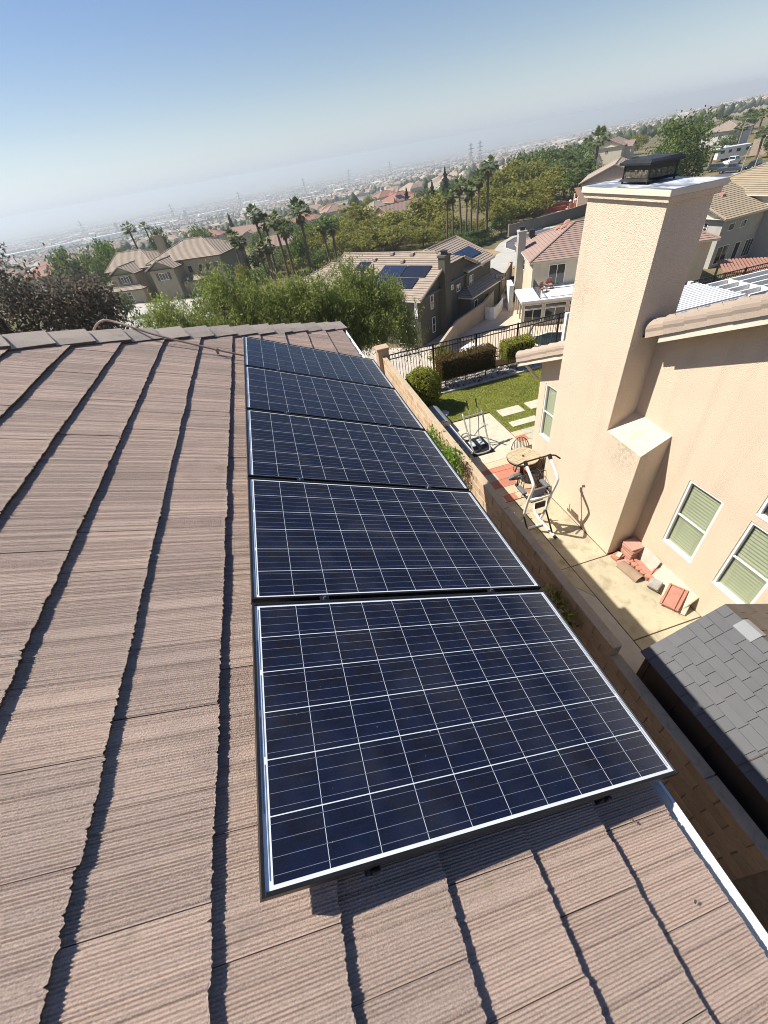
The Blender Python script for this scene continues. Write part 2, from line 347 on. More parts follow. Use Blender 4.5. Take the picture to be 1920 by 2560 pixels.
# ------------------------------------------------------------ terrain and ground
def terr(x, y):
    if y < 15.7: return 0.0
    if y < 33: return -9 * (y - 15.7) / 17.3
    e = y - max(0.0, x) * 0.55 - 112
    return -9.0 if e <= 0 else -9 - 131 * (1 - math.exp(-e / 1900))
def build_terrain():
    def ax(a, n, m): return [a * math.sinh(i / n * m) / math.sinh(m) for i in range(1, n + 1)]
    xs = sorted([-q for q in ax(15000, 46, 7)] + [0] + ax(15000, 60, 7))
    ys = [-6000, -1500, -400, -100, -30, 0, 8, 15.7, 19, 24, 29, 33, 38, 50, 65, 80, 95, 104, 112] + [112 + q for q in ax(16000, 70, 6)]
    V = [(x, y, terr(x, y) - 0.03) for y in ys for x in xs]; n = len(xs)
    F = [(j * n + i, j * n + i + 1, (j + 1) * n + i + 1, (j + 1) * n + i) for j in range(len(ys) - 1) for i in range(n - 1)]
    t = NT('dry_valley_ground'); p = t.pos()
    near = t.mix(t.mapr(t.noise(p, 0.25, 5), 0.4, 0.62, 0, 1), (0.20, 0.15, 0.085), (0.085, 0.095, 0.035))
    b1 = t.noise(p, 0.004, 6, 0.6, 0.4); b2 = t.noise(p, 0.02, 5, 0.6)
    far = t.mix(t.mapr(b1, 0.42, 0.58, 0, 1), (0.075, 0.085, 0.05), (0.26, 0.215, 0.155))
    far = t.mix(t.mapr(b2, 0.5, 0.7, 0, 0.7), far, (0.33, 0.29, 0.24))
    s = t.n('ShaderNodeSeparateXYZ'); t.l(p, s.inputs[0])
    c = t.mix(t.mapr(s.outputs[1], 150, 500, 0, 1), near, far)
    t.bsdf(c, 0.95, t.bump(t.noise(p, 2.0, 5), 0.4, 0.2), 0, 0.1); m = t.done()
    o = link('ground', np_mesh('ground', V, F), None, m); tag(o, kind='structure')
build_terrain()
def sheet(name, pts, z, mat, h=0.0):
    mb = MB()
    if h: mb.prism([(x, y, z - h) for x, y in pts], (0, 0, h))
    else: mb.poly([(x, y, z) for x, y in pts])
    o = mb.build(name, mat); tag(o, kind='structure'); return o
def rect(x0, x1, y0, y1): return [(x0, y0), (x1, y0), (x1, y1), (x0, y1)]
# side yard of the neighbour: concrete slabs with open joints, each a slab of the walk
walk = MB().box(3.75, 6.65, -4.0, 8.70, -0.10, -0.024).build('concrete_walk', M['soil']); tag(walk, kind='structure')
def slab(x0, x1, y0, y1, mat, z=0.0, nm='slab', par=walk, g=0.006, h=0.03):
    return MB().box(x0 + g, x1 - g, y0 + g, y1 - g, z - h, z).build(nm, mat, par, bevel=0.004)
slab(5.13, 6.04, 4.545, 7.03, M['concrete']); slab(5.13, 6.60, 2.62, 4.535, M['concrete']); slab(5.13, 6.60, 0.4, 2.61, M['concrete']); slab(5.13, 6.60, -2.2, 0.39, M['concrete'])
slab(3.80, 5.12, 4.545, 7.03, M['concrete'])
MB().prism([(3.806, 4.535, -0.03), (3.806, 4.10, -0.03), (4.86, 4.10, -0.03), (5.12, 3.68, -0.03), (5.12, 4.535, -0.03)], (0, 0, 0.028)).build('slab', M['concrete'], walk)
MB().prism([(3.806, 4.09, -0.03), (3.806, -2.2, -0.03), (5.115, -2.2, -0.03), (5.115, 3.67, -0.03), (4.85, 4.09, -0.03)], (0, 0, 0.031)).build('slab', M['concrete2'], walk)
# paved sitting area : red, tan and grey pavers on the walk
pv = MB().box(3.78, 9.0, 7.05, 11.62, -0.09, -0.028).build('paved_patio', M['soil']); tag(pv, kind='structure')
random.seed(3)
yy = 7.05
for j in range(4):
    h = (0.26, 0.33, 0.34, 0.36)[j]; xx = 3.80
    row = ['tan', 'red', 'tan', 'red', 'tan', 'red', 'tan'] if j == 0 else (['tan', 'tan', 'tan', 'tan', 'tan', 'tan', 'tan', 'tan'] if j == 1 else
          (['red', 'red', 'red', 'red', 'red', 'tan', 'red', 'tan'] if j == 2 else ['red', 'red', 'red', 'grey', 'red', 'red', 'red', 'grey']))
    if j == 0: ws = [.62, .20, .33, .33, .33, .5, .4]
    else: ws = [.36, .36, .36, .33, .36, .36, .36, .36]
    for i, wd in enumerate(ws):
        if xx + wd > 6.58 and yy < 7.2: break
        slab(xx, xx + wd, yy, yy + h, M['paver_' + row[i]], 0.0, 'paver', pv, 0.004)
        xx += wd
    yy += h
for i in range(8): slab(3.80 + i * .36, 4.16 + i * .36, yy, yy + .22, M['paver_red'] if i < 7 else M['paver_grey'], 0, 'paver', pv, 0.004)
yy += .22
slab(3.80, 6.62, yy, yy + .30, M['paver_tan'], 0, 'paver', pv, 0.005)
slab(3.80, 5.02, yy + .30, 9.60, M['paver_grey'], 0, 'paver', pv, 0.005)
slab(3.80, 5.02, 9.60, 11.5, M['paver_grey'], 0, 'paver', pv, 0.005)
slab(5.02, 6.66, yy + .30, 11.55, M['step'], -0.002, 'slab', pv, 0.005)
for i in range(3):
    for j in range(3):
        slab(6.68 + .33 * i, 7.01 + .33 * i, 9.15 + .31 * j, 9.46 + .31 * j, M['paver_tan'] if i == 0 and j != 1 else (M['paver_red'] if i == 0 else M['paver_grey']), 0, 'paver', pv, 0.005)
# lawn
lawn = sheet('lawn', [(4.9, 11.6), (6.68, 11.6), (6.68, 10.08), (16.5, 10.08), (16.5, 13.9), (5.0, 13.7)], 0.004, M['lawn'])
def scatter_blades():
    n = 42000
    x = RNG.uniform(4.95, 12.5, n); y = RNG.uniform(10.1, 13.8, n)
    ok = ~((x < 6.7) & (y < 11.62))
    for (a, b, c, d) in STEPS: ok &= ~((x > a - .02) & (x < b + .02) & (y > c - .02) & (y < d + .02))
    x, y = x[ok], y[ok]; n = len(x)
    th = RNG.uniform(0, 2 * np.pi, n); h = RNG.uniform(.025, .055, n); wd = RNG.uniform(.006, .012, n)
    lx, ly = RNG.normal(0, .018, n), RNG.normal(0, .018, n)
    a = np.stack([x - wd * np.cos(th), y - wd * np.sin(th), np.full(n, .003)], 1); b = np.stack([x + wd * np.cos(th), y + wd * np.sin(th), np.full(n, .003)], 1)
    c = np.stack([x + lx, y + ly, h], 1); V = np.stack([a, b, c], 1).reshape(-1, 3)
    sh = np.clip(0.45 + 0.35 * np.sin(x * 2.1 + 1.7 * np.sin(y * 1.3)) * np.sin(y * 2.7) + RNG.normal(0, .25, n), 0, 1)
    o = link('grass', np_mesh('grass', V, np.arange(3 * n).reshape(-1, 3), np.repeat(sh, 3)), None, M['grassb'])
    tag(o, 'short mown green lawn grass behind the peach house', 'grass', kind='stuff')
STEPS = [(6.92, 7.76, 11.05, 11.54), (6.9, 7.86, 10.30, 10.63), (8.0, 8.8, 11.05, 11.56)]
scatter_blades()
for k, (a, b, c, d) in enumerate(STEPS):
    o = MB().box(a, b, c, d, -0.02, 0.03).build('stepping_stone', M['step'], bevel=0.008)
    tag(o, ('pale square stepping stone in the middle of the lawn', 'wide pale stepping stone at the lawn edge beside the grey pavers', 'pale stepping stone in the lawn half hidden by the house corner')[k], 'stepping stone', 'stepping stones in the lawn')
# planting bed behind the lawn : soil, white curb, river rock, low retaining curb under the fence
sheet('planting_bed', [(3.85, 11.63), (4.9, 11.63), (5.0, 13.72), (16.5, 13.92), (16.5, 15.6), (3.85, 15.6)], 0.0, M['soil'])
cb = MB().prism([(5.3, 13.72, -.05), (16.5, 13.92, -.05), (16.5, 14.02, -.05), (5.3, 13.84, -.05)], (0, 0, .12)).build('lawn_edging', M['concrete2'], bevel=.01)
tag(cb, 'pale concrete edging strip between lawn and gravel bed', 'edging')
def rocks(name, n, x0, x1, y0, y1, s0, s1, z, label, mat):
    ico = bmesh.new(); bmesh.ops.create_icosphere(ico, subdivisions=1, radius=1); bv = np.array([v.co[:] for v in ico.verts]); bf = np.array([[v.index for v in f.verts] for f in ico.faces]); ico.free()
    V = []; F = []
    for i in range(n):
        s = RNG.uniform(s0, s1); sc = np.array([s * RNG.uniform(.7, 1.3), s * RNG.uniform(.7, 1.3), s * RNG.uniform(.5, .8)])
        a = RNG.uniform(0, 6.28); q = bv * sc * (1 + RNG.normal(0, .12, (len(bv), 1))); q = np.stack([q[:, 0] * np.cos(a) - q[:, 1] * np.sin(a), q[:, 0] * np.sin(a) + q[:, 1] * np.cos(a), q[:, 2]], 1)
        F.append(bf + len(bv) * i); V.append(q + np.array([RNG.uniform(x0, x1), RNG.uniform(y0, y1), z + sc[2] * .3]))
    o = link(name, np_mesh(name, np.concatenate(V), np.concatenate(F)), None, mat); tag(o, label, 'gravel', kind='stuff')
rocks('gravel', 1500, 5.3, 12, 13.9, 14.75, .025, .06, 0.0, 'white river rock strip under the clipped hedges', M['rock'])
rw = MB().box(3.9, 22, 14.93, 15.13, -.3, .28).build('retaining_curb', M['block'], bevel=.01); tag(rw, 'low brown masonry curb carrying the black iron fence', 'curb')

# ------------------------------------------------------------ our own house : tiled roof
A_ = R_(23.0); CA, SA = math.cos(A_), math.sin(A_)
def P(u, v, n=0.0): return Vector((u * CA + n * SA, v, 6 - u * SA + n * CA))
HB = Vector((-4.0, 2.0, 0.0))
house = thing('house', 'foreground house whose brown concrete tile roof carries the solar panels', 'house', HB)
EXPO, TW, UB0, NB = 0.345, 0.284, 1.605, -0.12
def vhip(u): return 5.73 + 0.865 * u
def make_tile(seed, wd=TW - 0.0022, cut=None, ridges=32, ln=0.44):
    r = random.Random(seed); n = ridges * 2 + 1
    ys = [-wd / 2 + wd * j / (n - 1) for j in range(n)]
    z = [(r.uniform(-.0006, .0006) if j % 2 == 0 else -r.uniform(.0012, .0045)) for j in range(n)]
    e = []; c = 0
    for j in range(n):
        c = c * .45 + r.gauss(0, .0019); e.append(c + (r.uniform(-.002, .001) if j % 2 else 0) - (r.uniform(.004, .010) if r.random() < .05 else 0))
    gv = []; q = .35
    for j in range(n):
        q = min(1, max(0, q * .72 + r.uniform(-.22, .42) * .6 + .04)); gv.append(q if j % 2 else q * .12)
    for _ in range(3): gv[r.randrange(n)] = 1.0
    xs = [-ln, -.2, -.03, 0]
    tilt = 0.026 / EXPO; th = 0.024
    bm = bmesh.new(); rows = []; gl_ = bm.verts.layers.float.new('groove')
    for k, x in enumerate(xs):
        rows.append([bm.verts.new(((x + (e[j] if k == 3 else 0)), ys[j], z[j] * (0.6 if k == 3 else 1) + (x * tilt) - (.0012 if k == 3 else 0))) for j in range(n)])
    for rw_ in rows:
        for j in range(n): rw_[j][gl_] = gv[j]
    fr = [bm.verts.new((e[j] - r.uniform(0, .004), ys[j], -th)) for j in range(n)]
    bk = [bm.verts.new((-ln, ys[j], -ln * tilt - th)) for j in (0, n - 1)]
    for k in range(3):
        for j in range(n - 1): bm.faces.new((rows[k][j], rows[k + 1][j], rows[k + 1][j + 1], rows[k][j + 1])).material_index = 0
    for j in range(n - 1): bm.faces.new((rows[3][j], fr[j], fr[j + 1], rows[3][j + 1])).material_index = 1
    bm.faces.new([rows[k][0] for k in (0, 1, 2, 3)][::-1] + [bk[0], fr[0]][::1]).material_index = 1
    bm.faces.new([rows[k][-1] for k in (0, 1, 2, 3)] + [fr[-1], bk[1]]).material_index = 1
    bm.normal_update()
    if cut:
        co, no = cut
        bmesh.ops.bisect_plane(bm, geom=bm.verts[:] + bm.edges[:] + bm.faces[:], plane_co=co, plane_no=no, clear_outer=True)
    me = bpy.data.meshes.new('tile'); bm.to_mesh(me); bm.free(); me.materials.append(M['tile']); me.materials.append(M['tile_side']); return me
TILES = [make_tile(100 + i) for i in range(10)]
random.seed(21)
for k in range(0, 13):
    ub = UB0 - EXPO * k
    off = (-0.081 if k % 2 == 0 else 0.045)
    j0 = math.floor((-1.15 - off) / TW); y = off + j0 * TW
    while True:
        v0 = y; vc = y + TW / 2; y += TW
        lim = vhip(ub - EXPO)      # far limit at the upper side of the tile
        if v0 > vhip(ub) + 0.02: break
        near = v0 + TW > vhip(ub - 0.44)
        jit = random.gauss(0, .0022); zj = random.gauss(0, .0012)
        if near:
            d = Vector((1, 0.865, 0)); nrm = Vector((-0.865, 1, 0)).normalized()
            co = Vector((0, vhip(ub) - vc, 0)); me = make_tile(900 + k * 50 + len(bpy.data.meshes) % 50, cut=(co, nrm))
            if not me.polygons: continue
        else: me = random.choice(TILES)
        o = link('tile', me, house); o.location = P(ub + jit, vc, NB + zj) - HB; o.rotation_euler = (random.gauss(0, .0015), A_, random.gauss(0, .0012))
# the rest of the roof, outside the picture : stepped courses joined into one part
mb = MB()
for k in range(0, 19):
    ub = UB0 - EXPO * k; va, vb = (-5.6, j0 * TW - .35) if k < 13 else (-5.6, vhip(ub))
    if k < 13: vb = (-0.081 if k % 2 == 0 else 0.045) + math.floor((-1.15 - (-0.081 if k % 2 == 0 else 0.045)) / TW) * TW
    if vb <= va: continue
    mb.hexa([(ub - .44, va, NB - .057), (ub, va, NB - .024), (ub, vb, NB - .024), (ub - .44, vb, NB - .057), (ub - .44, va, NB - .033), (ub, va, NB), (ub, vb, NB), (ub - .44, vb, NB - .033)])
fo = mb.build('outer_tile_courses', M['tile'], house); fo.location = Vector((0, 0, 6)) - HB; fo.rotation_euler = (0, A_, 0); tag(fo, kind='stuff')
pr_ = P(UB0 - EXPO * 19.1, 0, -.14); MB().prism([(pr_.x, -5.6, pr_.z), (pr_.x, 2.0, pr_.z), (pr_.x - 6, 2.0, pr_.z - 2.5), (pr_.x - 6, -5.6, pr_.z - 2.5)], (0, 0, -.05)).build('back_slope', M['tile'], house, True)
# deck, far hip slope, walls, fascia, gutter
ux = UB0 - EXPO * 12.6; uy = UB0 - EXPO * 19.1
mb = MB(); q = [P(1.58, -5.6, -.165), P(1.58, vhip(1.58), -.165), P(uy, vhip(uy), -.165), P(uy, -5.6, -.165)]; mb.prism(q, (0, 0, -.06)); mb.build('roof_deck', M['deck'], house, True)
c0, c1 = P(1.56, vhip(1.56), -.13), P(uy, vhip(uy), -.13)
mb = MB(); mb.prism([c0, c1, Vector((c1.x, c0.y, c0.z))], (0, 0, -.05)); mb.build('far_hip_slope', M['tile'], house, True)
mb = MB().box(-9.0, 1.05, -5.5, c0.y - .45, 0, 5.0); mb.build('wall', M['stucco'], house, True)
ez = P(1.60, 0, -.15).z; ex = P(1.60, 0, -.15).x
MB().box(ex - .06, ex - .02, -5.6, c0.y - .02, ez - .20, ez - .015).build('fascia', M['white'], house, True)
gx = ex - .018; prof = [(gx, ez - .01), (gx, ez - .11), (gx + .065, ez - .115), (gx + .085, ez - .05), (gx + .098, ez - .035), (gx + .098, ez - .012), (gx + .086, ez - .012), (gx + .086, ez - .028), (gx + .074, ez - .046), (gx + .057, ez - .106), (gx + .006, ez - .10), (gx + .006, ez - .01)]
mb = MB(); mb.prism([(x, -5.6, z) for x, z in prof], (0, c0.y + 5.62, 0)); g = mb.build('gutter', M['white_metal'], house, True)
for yv in (-.62, .28, 1.2, 2.1, 3.0, 3.9, 4.8, 5.7, 6.5): MB().box(gx, gx + .096, yv, yv + .035, ez - .012, ez - .006).build('gutter_hanger', M['white_metal'], g, True)
# hip caps
hd = (P(0, vhip(0), 0) - P(1, vhip(1), 0)).normalized()        # up the hip
nroof = Vector((SA, 0, CA)); w1 = nroof.cross(hd); w1.normalize()
if w1.y > 0: w1 = -w1
n2 = hd.cross(Vector((1, 0, 0))); n2.normalize(); n2 = n2 if n2.z > 0 else -n2
w2 = n2.cross(hd); w2.normalize(); w2 = w2 if w2.y > 0 else -w2
def make_cap(seed):
    r = random.Random(seed); up = (nroof + n2).normalized(); ln, tk = 0.42, 0.026; mb = MB(); 
    d1 = (w1 * .155 - up * .050); d2 = (w2 * .155 - up * .050)
    def ring(t, lift):
        ba = hd * t + up * lift; ww = [d1 * 1.0, d1 * .55 + up * .006, Vector((0, 0, 0)) + up * .008, d2 * .55 + up * .006, d2]
        j = lambda: Vector((r.gauss(0, .0015), r.gauss(0, .0015), r.gauss(0, .0015)))
        return [ba + q + j() for q in ww], [ba + q - up * tk for q in ww]
    rings = [ring(0.0, .030), ring(.2, .018), ring(ln, .004)]
    for a in range(2):
        (t0, b0), (t1, b1) = rings[a], rings[a + 1]
        for i in range(4): mb.poly([t0[i], t0[i + 1], t1[i + 1], t1[i]], 0); mb.poly([b0[i + 1], b0[i], b1[i], b1[i + 1]], 1)
        for i in (0, 4): mb.poly([t0[i], t1[i], b1[i], b0[i]], 1)
    t0, b0 = rings[0]
    for i in range(4): mb.poly([t0[i], b0[i], b0[i + 1], t0[i + 1]], 1)
    me = mb.mesh('hip_cap'); me.materials.append(M['cap']); me.materials.append(M['tile_side']); return me
CAPS = [make_cap(i) for i in range(4)]
hip0 = P(1.60, vhip(1.60), -.085)
for i in range(24):
    o = link('hip_cap', random.choice(CAPS), house); o.location = hip0 + hd * (.335 * i) - HB + Vector((0, 0, random.gauss(0, .002)))
    o.rotation_euler = (random.gauss(0, .008), random.gauss(0, .008), random.gauss(0, .012))
mb = MB(); a, b = hip0 - Vector((0, 0, .03)), hip0 + hd * 6.6 - Vector((0, 0, .03))
mb.prism([a, a + w1 * .10 - Vector((0, 0, .03)), a + Vector((0, 0, -.12)), a + w2 * .10 - Vector((0, 0, .03))], hd * 6.6); mb.build('hip_mortar', M['mortar'], house, True)

# ------------------------------------------------------------ solar panels
PW, PH, GAP, FD = 1.65, 0.992, 0.022, 0.040
CP = 0.1585; ML, MT = 0.0325, 0.0205
def panel_meshes():
    fr = MB(); t = 0.011
    fr.box(0, t, 0, PH, -FD, .0015); fr.box(PW - t, PW, 0, PH, -FD, .0015); fr.box(t, PW - t, 0, t, -FD, .0015); fr.box(t, PW - t, PH - t, PH, -FD, .0015)
    bs = MB(); bs.box(t, PW - t, t, PH - t, -.010, -.006)
    ce = MB(); cs_u, cs_v = CP - .0026, CP - .0036
    ce.poly([(-cs_u / 2, -cs_v / 2, 0), (cs_u / 2, -cs_v / 2, 0), (cs_u / 2, cs_v / 2, 0), (-cs_u / 2, cs_v / 2, 0)], 0)
    for i in range(4):
        y = (-.375 + .25 * i) * CP; hw = .00065
        ce.poly([(-CP / 2, y - hw, .0006), (CP / 2, y - hw, .0006), (CP / 2, y + hw, .0006), (-CP / 2, y + hw, .0006)], 1)
    rb = MB()
    def strip(u, v0, v1, wd=.0024): rb.box(u - wd / 2, u + wd / 2, v0, v1, -.0055, -.0045)
    for k in range(3):
        b0 = MT + CP * 2 * k
        for uu in (ML - .0075, PW - ML + .0075): strip(uu, b0 + .012, b0 + 2 * CP - .012)
    for k in (0, 1): 
        b0 = MT + CP * (1 + 2 * k); strip(ML - .0145, b0 + .012, b0 + 2 * CP - .012); strip(PW - ML + .0145, b0 + .012, b0 + 2 * CP - .012)
    gl = MB(); gl.poly([(t, t, -.0022), (PW - t, t, -.0022), (PW - t, PH - t, -.0022), (t, PH - t, -.0022)])
    return fr, bs, ce, rb, gl
fr, bs, ce, rb, gl = panel_meshes()
PLAB = ['nearest solar panel, front of the row on the tile roof', 'second solar panel from the front of the row', 'middle solar panel of the row of five',
        'fourth solar panel from the front, second from the roof hip', 'farthest solar panel, at the end of the row by the roof hip']
pan0 = None
cell_me = ce.mesh('cell'); cell_me.materials.append(M['cell']); cell_me.materials.append(M['busbar'])
for k in range(5):
    p = thing('solar_panel', PLAB[k], 'solar panel', P(0, k * (PH + GAP), 0), rot=(0, A_, 0), group='solar panels in one row')
    if k == 0:
        parts = [fr.build('frame', M['black_frame'], p, bevel=.0012), bs.build('backsheet', M['backsheet'], p)]
        rbo = rb.build('ribbon', M['ribbon'], parts[1]); glo = gl.build('cover_glass', M['panel_glass'], p); parts.append(glo)
    else:
        for q in parts: copy_tree(q, p)
    for i in range(10):
        for j in range(6):
            o = link('cell', cell_me, p); o.location = (ML + CP * (i + .5), MT + CP * (j + .5), -.0052)
# mounting rails with feet and clamps
for k, u in enumerate((0.33, 1.28)):
    base = P(u, 2.5, -.16)
    r = thing('mounting_rail', ('black mounting rail under the upper side of the solar panels', 'black mounting rail under the lower side of the solar panels')[k], 'mounting rail', base, rot=(0, A_, 0))
    mb = MB(); mb.box(-.018, .018, -2.505, 2.60, .055, .115); mb.build('rail', M['rail'], r, bevel=.003)
    for v in (-2.2, -1.1, .2, 1.4, 2.4): MB().box(-.05, .03, v - .03, v + .03, .0, .008).box(-.028, -.019, v - .025, v + .025, .006, .10).build('foot', M['rail'], r)
    for i in range(1, 5):
        v = i * (PH + GAP) - GAP / 2 - 2.5; c = MB().box(-.022, .022, v - .014, v + .014, .1565, .1625).build('clamp', M['rail'], r)
        mb = MB(); mb.tube([(0, v, .15), (0, v, .172)], .006, 8); mb.build('bolt', M['steel'], c)
    for v in (-2.50, ): MB().box(-.014, .014, v - .014, v - .002, .100, .128).build('end_clamp', M['rail'], r, bevel=.003)
# conduit over the hip
pts = [P(-1.50, 4.95, -.20), P(-1.45, 4.91, -.115), P(-1.38, 4.90, -.058), P(-1.28, 4.88, -.048), P(-1.12, 4.80, -.045), P(-.85, 4.72, -.065), P(-.28, 4.62, -.078), P(.06, 4.585, -.082)]
def smooth_path(pts, n=6):
    out = []; q = [Vector(p) for p in pts]
    for i in range(len(q) - 1):
        a, b, c, d = q[max(i - 1, 0)], q[i], q[i + 1], q[min(i + 2, len(q) - 1)]
        for k in range(n):
            t = k / n; out.append(.5 * ((2 * b) + (c - a) * t + (2 * a - 5 * b + 4 * c - d) * t * t + (3 * b - a - 3 * c + d) * t ** 3))
    return out + [q[-1]]
cd = thing('conduit_pipe', 'brown metal conduit bending over the hip tiles into the farthest solar panel', 'pipe', P(-.3, 4.6, -.12))
mb = MB(); mb.tube(smooth_path(pts), .0105, 10); mb.build('pipe', M['conduit'], cd, True, smooth=True)
mb = MB(); q = P(-.28, 4.62, -.075); mb.tube([q + Vector((-.014, 0, 0)), q + Vector((.014, 0, 0))], .018, 10); mb.box(q.x - .012, q.x + .012, q.y - .012, q.y + .012, q.z - .05, q.z); mb.build('coupling', M['conduit'], cd, True)
mb = MB(); mb.tube([P(-.45, 4.55, -.118), P(-.12, 4.53, -.118)], .005, 6); o = mb.build('threaded_rod', M['steel']); tag(o, 'thin metal rod lying on the tiles beside the conduit', 'rod')
# dust spots and debris on the near panel and tiles
for i, (u, v) in enumerate([(1.45, -.33), (1.40, -.08)]):
    o = MB().box(-.006, .006, -.003, .003, 0, .004).build('dry_leaf', M['tile_side']); o.location = P(u, v, -.116); o.rotation_euler = (.2, A_, .5 + i)
    tag(o, ('tiny dark dry leaf on the roof tile near the gutter', 'tiny dark dry leaf on the shaded tile under the panel corner')[i], 'leaf')
# ------------------------------------------------------------ block wall between the yards
bw = thing('block_wall', 'tan masonry block wall between the two side yards', 'wall', (3.72, 6.0, 0))
WX0, WX1 = 3.65, 3.80
M['coping'] = concrete('sandy_coping', (0.44, 0.345, 0.23), (0.38, 0.30, 0.205), (0.27, 0.21, 0.145), 3)
def wtop(y): return 1.8 if y > 1.9 else 1.6
MB().box(WX0 + .012, WX1 - .012, 1.92, 14.18, -.3, 1.785).box(WX0 + .012, WX1 - .012, -2.6, 1.92, -.3, 1.585).build('mortar_core', M['mortar'], bw, True)
MB().box(WX0, WX1, -2.6, 14.2, -.3, .198).build('footing', M['block'], bw, True)
random.seed(5)
bme = [MB().box(-.075, .075, -.195, .195, -.095, .095).mesh('block') for _ in range(1)][0]; bme.materials.append(M['block'])
hme = MB().box(-.075, .075, -.096, .096, -.095, .095).mesh('half_block'); hme.materials.append(M['block'])
def put(me, x, y, z, nm='block'):
    o = link(nm, me, bw); o.location = Vector((x - 3.72 + random.gauss(0, .0025), y - 6.0, z + random.gauss(0, .0015))); o.rotation_euler = (0, 0, random.gauss(0, .004))
    b = o.modifiers.new('bevel', 'BEVEL'); b.width = .008; b.segments = 1
for c in range(1, 9):
    z = c * .2 + .1; y0 = -0.5 if c < 8 else 1.9
    y = y0 + (.2 if c % 2 else 0); end = 14.2
    if c % 2 and c == 8: pass
    if c % 2: put(hme, 3.725, y0 + .1, z, 'half_block')
    while y + .4 <= end + .01:
        put(bme, 3.725, y + .2, z); y += .4
    if end - y > .15: put(hme, 3.725, y + .1, z, 'half_block')
for ya_, yb_, zt_ in ((1.9, 5.1, 1.8), (5.11, 8.4, 1.8), (8.41, 11.3, 1.8), (11.31, 14.19, 1.8), (-2.6, .3, 1.6), (.31, 1.89, 1.6)): MB().box(WX0 - .004, WX1 + .004, ya_, yb_, zt_ - .002, zt_ + .016).build('coping', M['coping'], bw, True, bevel=.006)
pil = MB().box(3.52, 3.93, 14.2, 14.6, -.3, 2.02).box(3.49, 3.96, 14.17, 14.63, 2.023, 2.12).build('end_pilaster', M['block'], bw, True, bevel=.01)

# ------------------------------------------------------------ neighbour's peach stucco house
NX = 6.6
nh = thing('stucco_house', 'peach stucco house with tall chimney across the side yard', 'house', (9.0, 4.0, 0))
SL = 0.454
def zf(y): return 2.62 + SL * (9.25 - y) if y >= 1.0 else 2.62 + SL * (9.25 - 1.0) - SL * (1.0 - y)
WIN = [(3.26, 3.94, .86, 2.38), (2.11, 2.79, .86, 2.38), (7.89, 8.44, .86, 2.38), (2.11, 2.79, 2.52, 3.95)]
def gable_wall():
    mb = MB(); ys = sorted({-6.0, 1.0, 8.71} | {w[0] for w in WIN} | {w[1] for w in WIN})
    for a, b in zip(ys[:-1], ys[1:]):
        m = (a + b) / 2; hs = sorted([(w[2], w[3]) for w in WIN if w[0] < m < w[1]]); z = 0.0
        ta, tb = zf(a) + .08, zf(b) + .08
        for lo, hi in hs:
            mb.poly([(NX, b, z), (NX, a, z), (NX, a, lo), (NX, b, lo)]); z = hi
        mb.poly([(NX, b, z), (NX, a, z), (NX, a, ta), (NX, b, tb)])
    D = .10
    for (a, b, lo, hi) in WIN:
        mb.poly([(NX, a, lo), (NX + D, a, lo), (NX + D, a, hi), (NX, a, hi)]); mb.poly([(NX, b, hi), (NX + D, b, hi), (NX + D, b, lo), (NX, b, lo)])
        mb.poly([(NX, b, lo), (NX + D, b, lo), (NX + D, a, lo), (NX, a, lo)]); mb.poly([(NX, a, hi), (NX + D, a, hi), (NX + D, b, hi), (NX, b, hi)])
    mb.poly([(NX, 8.71, 0), (NX, 8.71, zf(8.71) + .08), (16, 8.71, zf(8.71) + .08), (16, 8.71, 0)])
    mb.poly([(16, 8.71, 0), (16, 8.71, zf(8.71)), (16, 1, zf(1)), (16, -6, zf(-6)), (16, -6, 0)])
    return mb
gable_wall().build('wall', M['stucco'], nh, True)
def sash_window(par, a, b, lo, hi, blind=True, dirx=1):
    x = NX; f = .045; mb = MB()
    for (y0, y1, z0, z1) in ((a, b, lo, lo + f), (a, b, hi - f, hi), (a, a + f, lo + f, hi - f), (b - f, b, lo + f, hi - f)): mb.box(x + .012, x + .075, y0 + .001, y1 - .001, z0 + .001, z1 - .001)
    m = lo + (hi - lo) * .49
    if blind: mb.box(x + .018, x + .05, a + f, b - f, m - .014, m + .014)
    wn = mb.build('window', M['white'], par, True, bevel=.004)
    MB().box(x - .010, x + .03, a + .001, b - .001, lo - .004, lo + .012).build('sill', M['white'], wn, True, bevel=.004)
    MB().poly([(x + .058, b - f, lo + f), (x + .058, a + f, lo + f), (x + .058, a + f, hi - f), (x + .058, b - f, hi - f)]).build('pane', M['pane'] if blind else M['pane_dark'], wn, True)
    if blind:
        mb = MB(); n = int((hi - lo - .12) / .066)
        for i in range(n):
            z = lo + .07 + i * .066; mb.hexa([(x + .074, a + .05, z - .024), (x + .076, a + .05, z - .026), (x + .076, b - .05, z - .026), (x + .074, b - .05, z - .024), (x + .082, a + .05, z + .024), (x + .084, a + .05, z + .022), (x + .084, b - .05, z + .022), (x + .082, b - .05, z + .024)])
        for q in (.22, .78):
            yy_ = a + (b - a) * q; mb.box(x + .064, x + .0655, yy_ - .004, yy_ + .004, lo + .05, hi - .05, 1)
        mb.box(x + .10, x + .105, a + .02, b - .02, lo + .02, hi - .02, 2)  # dark sheet behind the slats stands in for shade in their gaps
        mb.build('blind', [M['blind'], M['trim'], M['slat_gap_shade']], wn, True)
for i, wv in enumerate(WIN): sash_window(nh, *wv, blind=(i != 3))
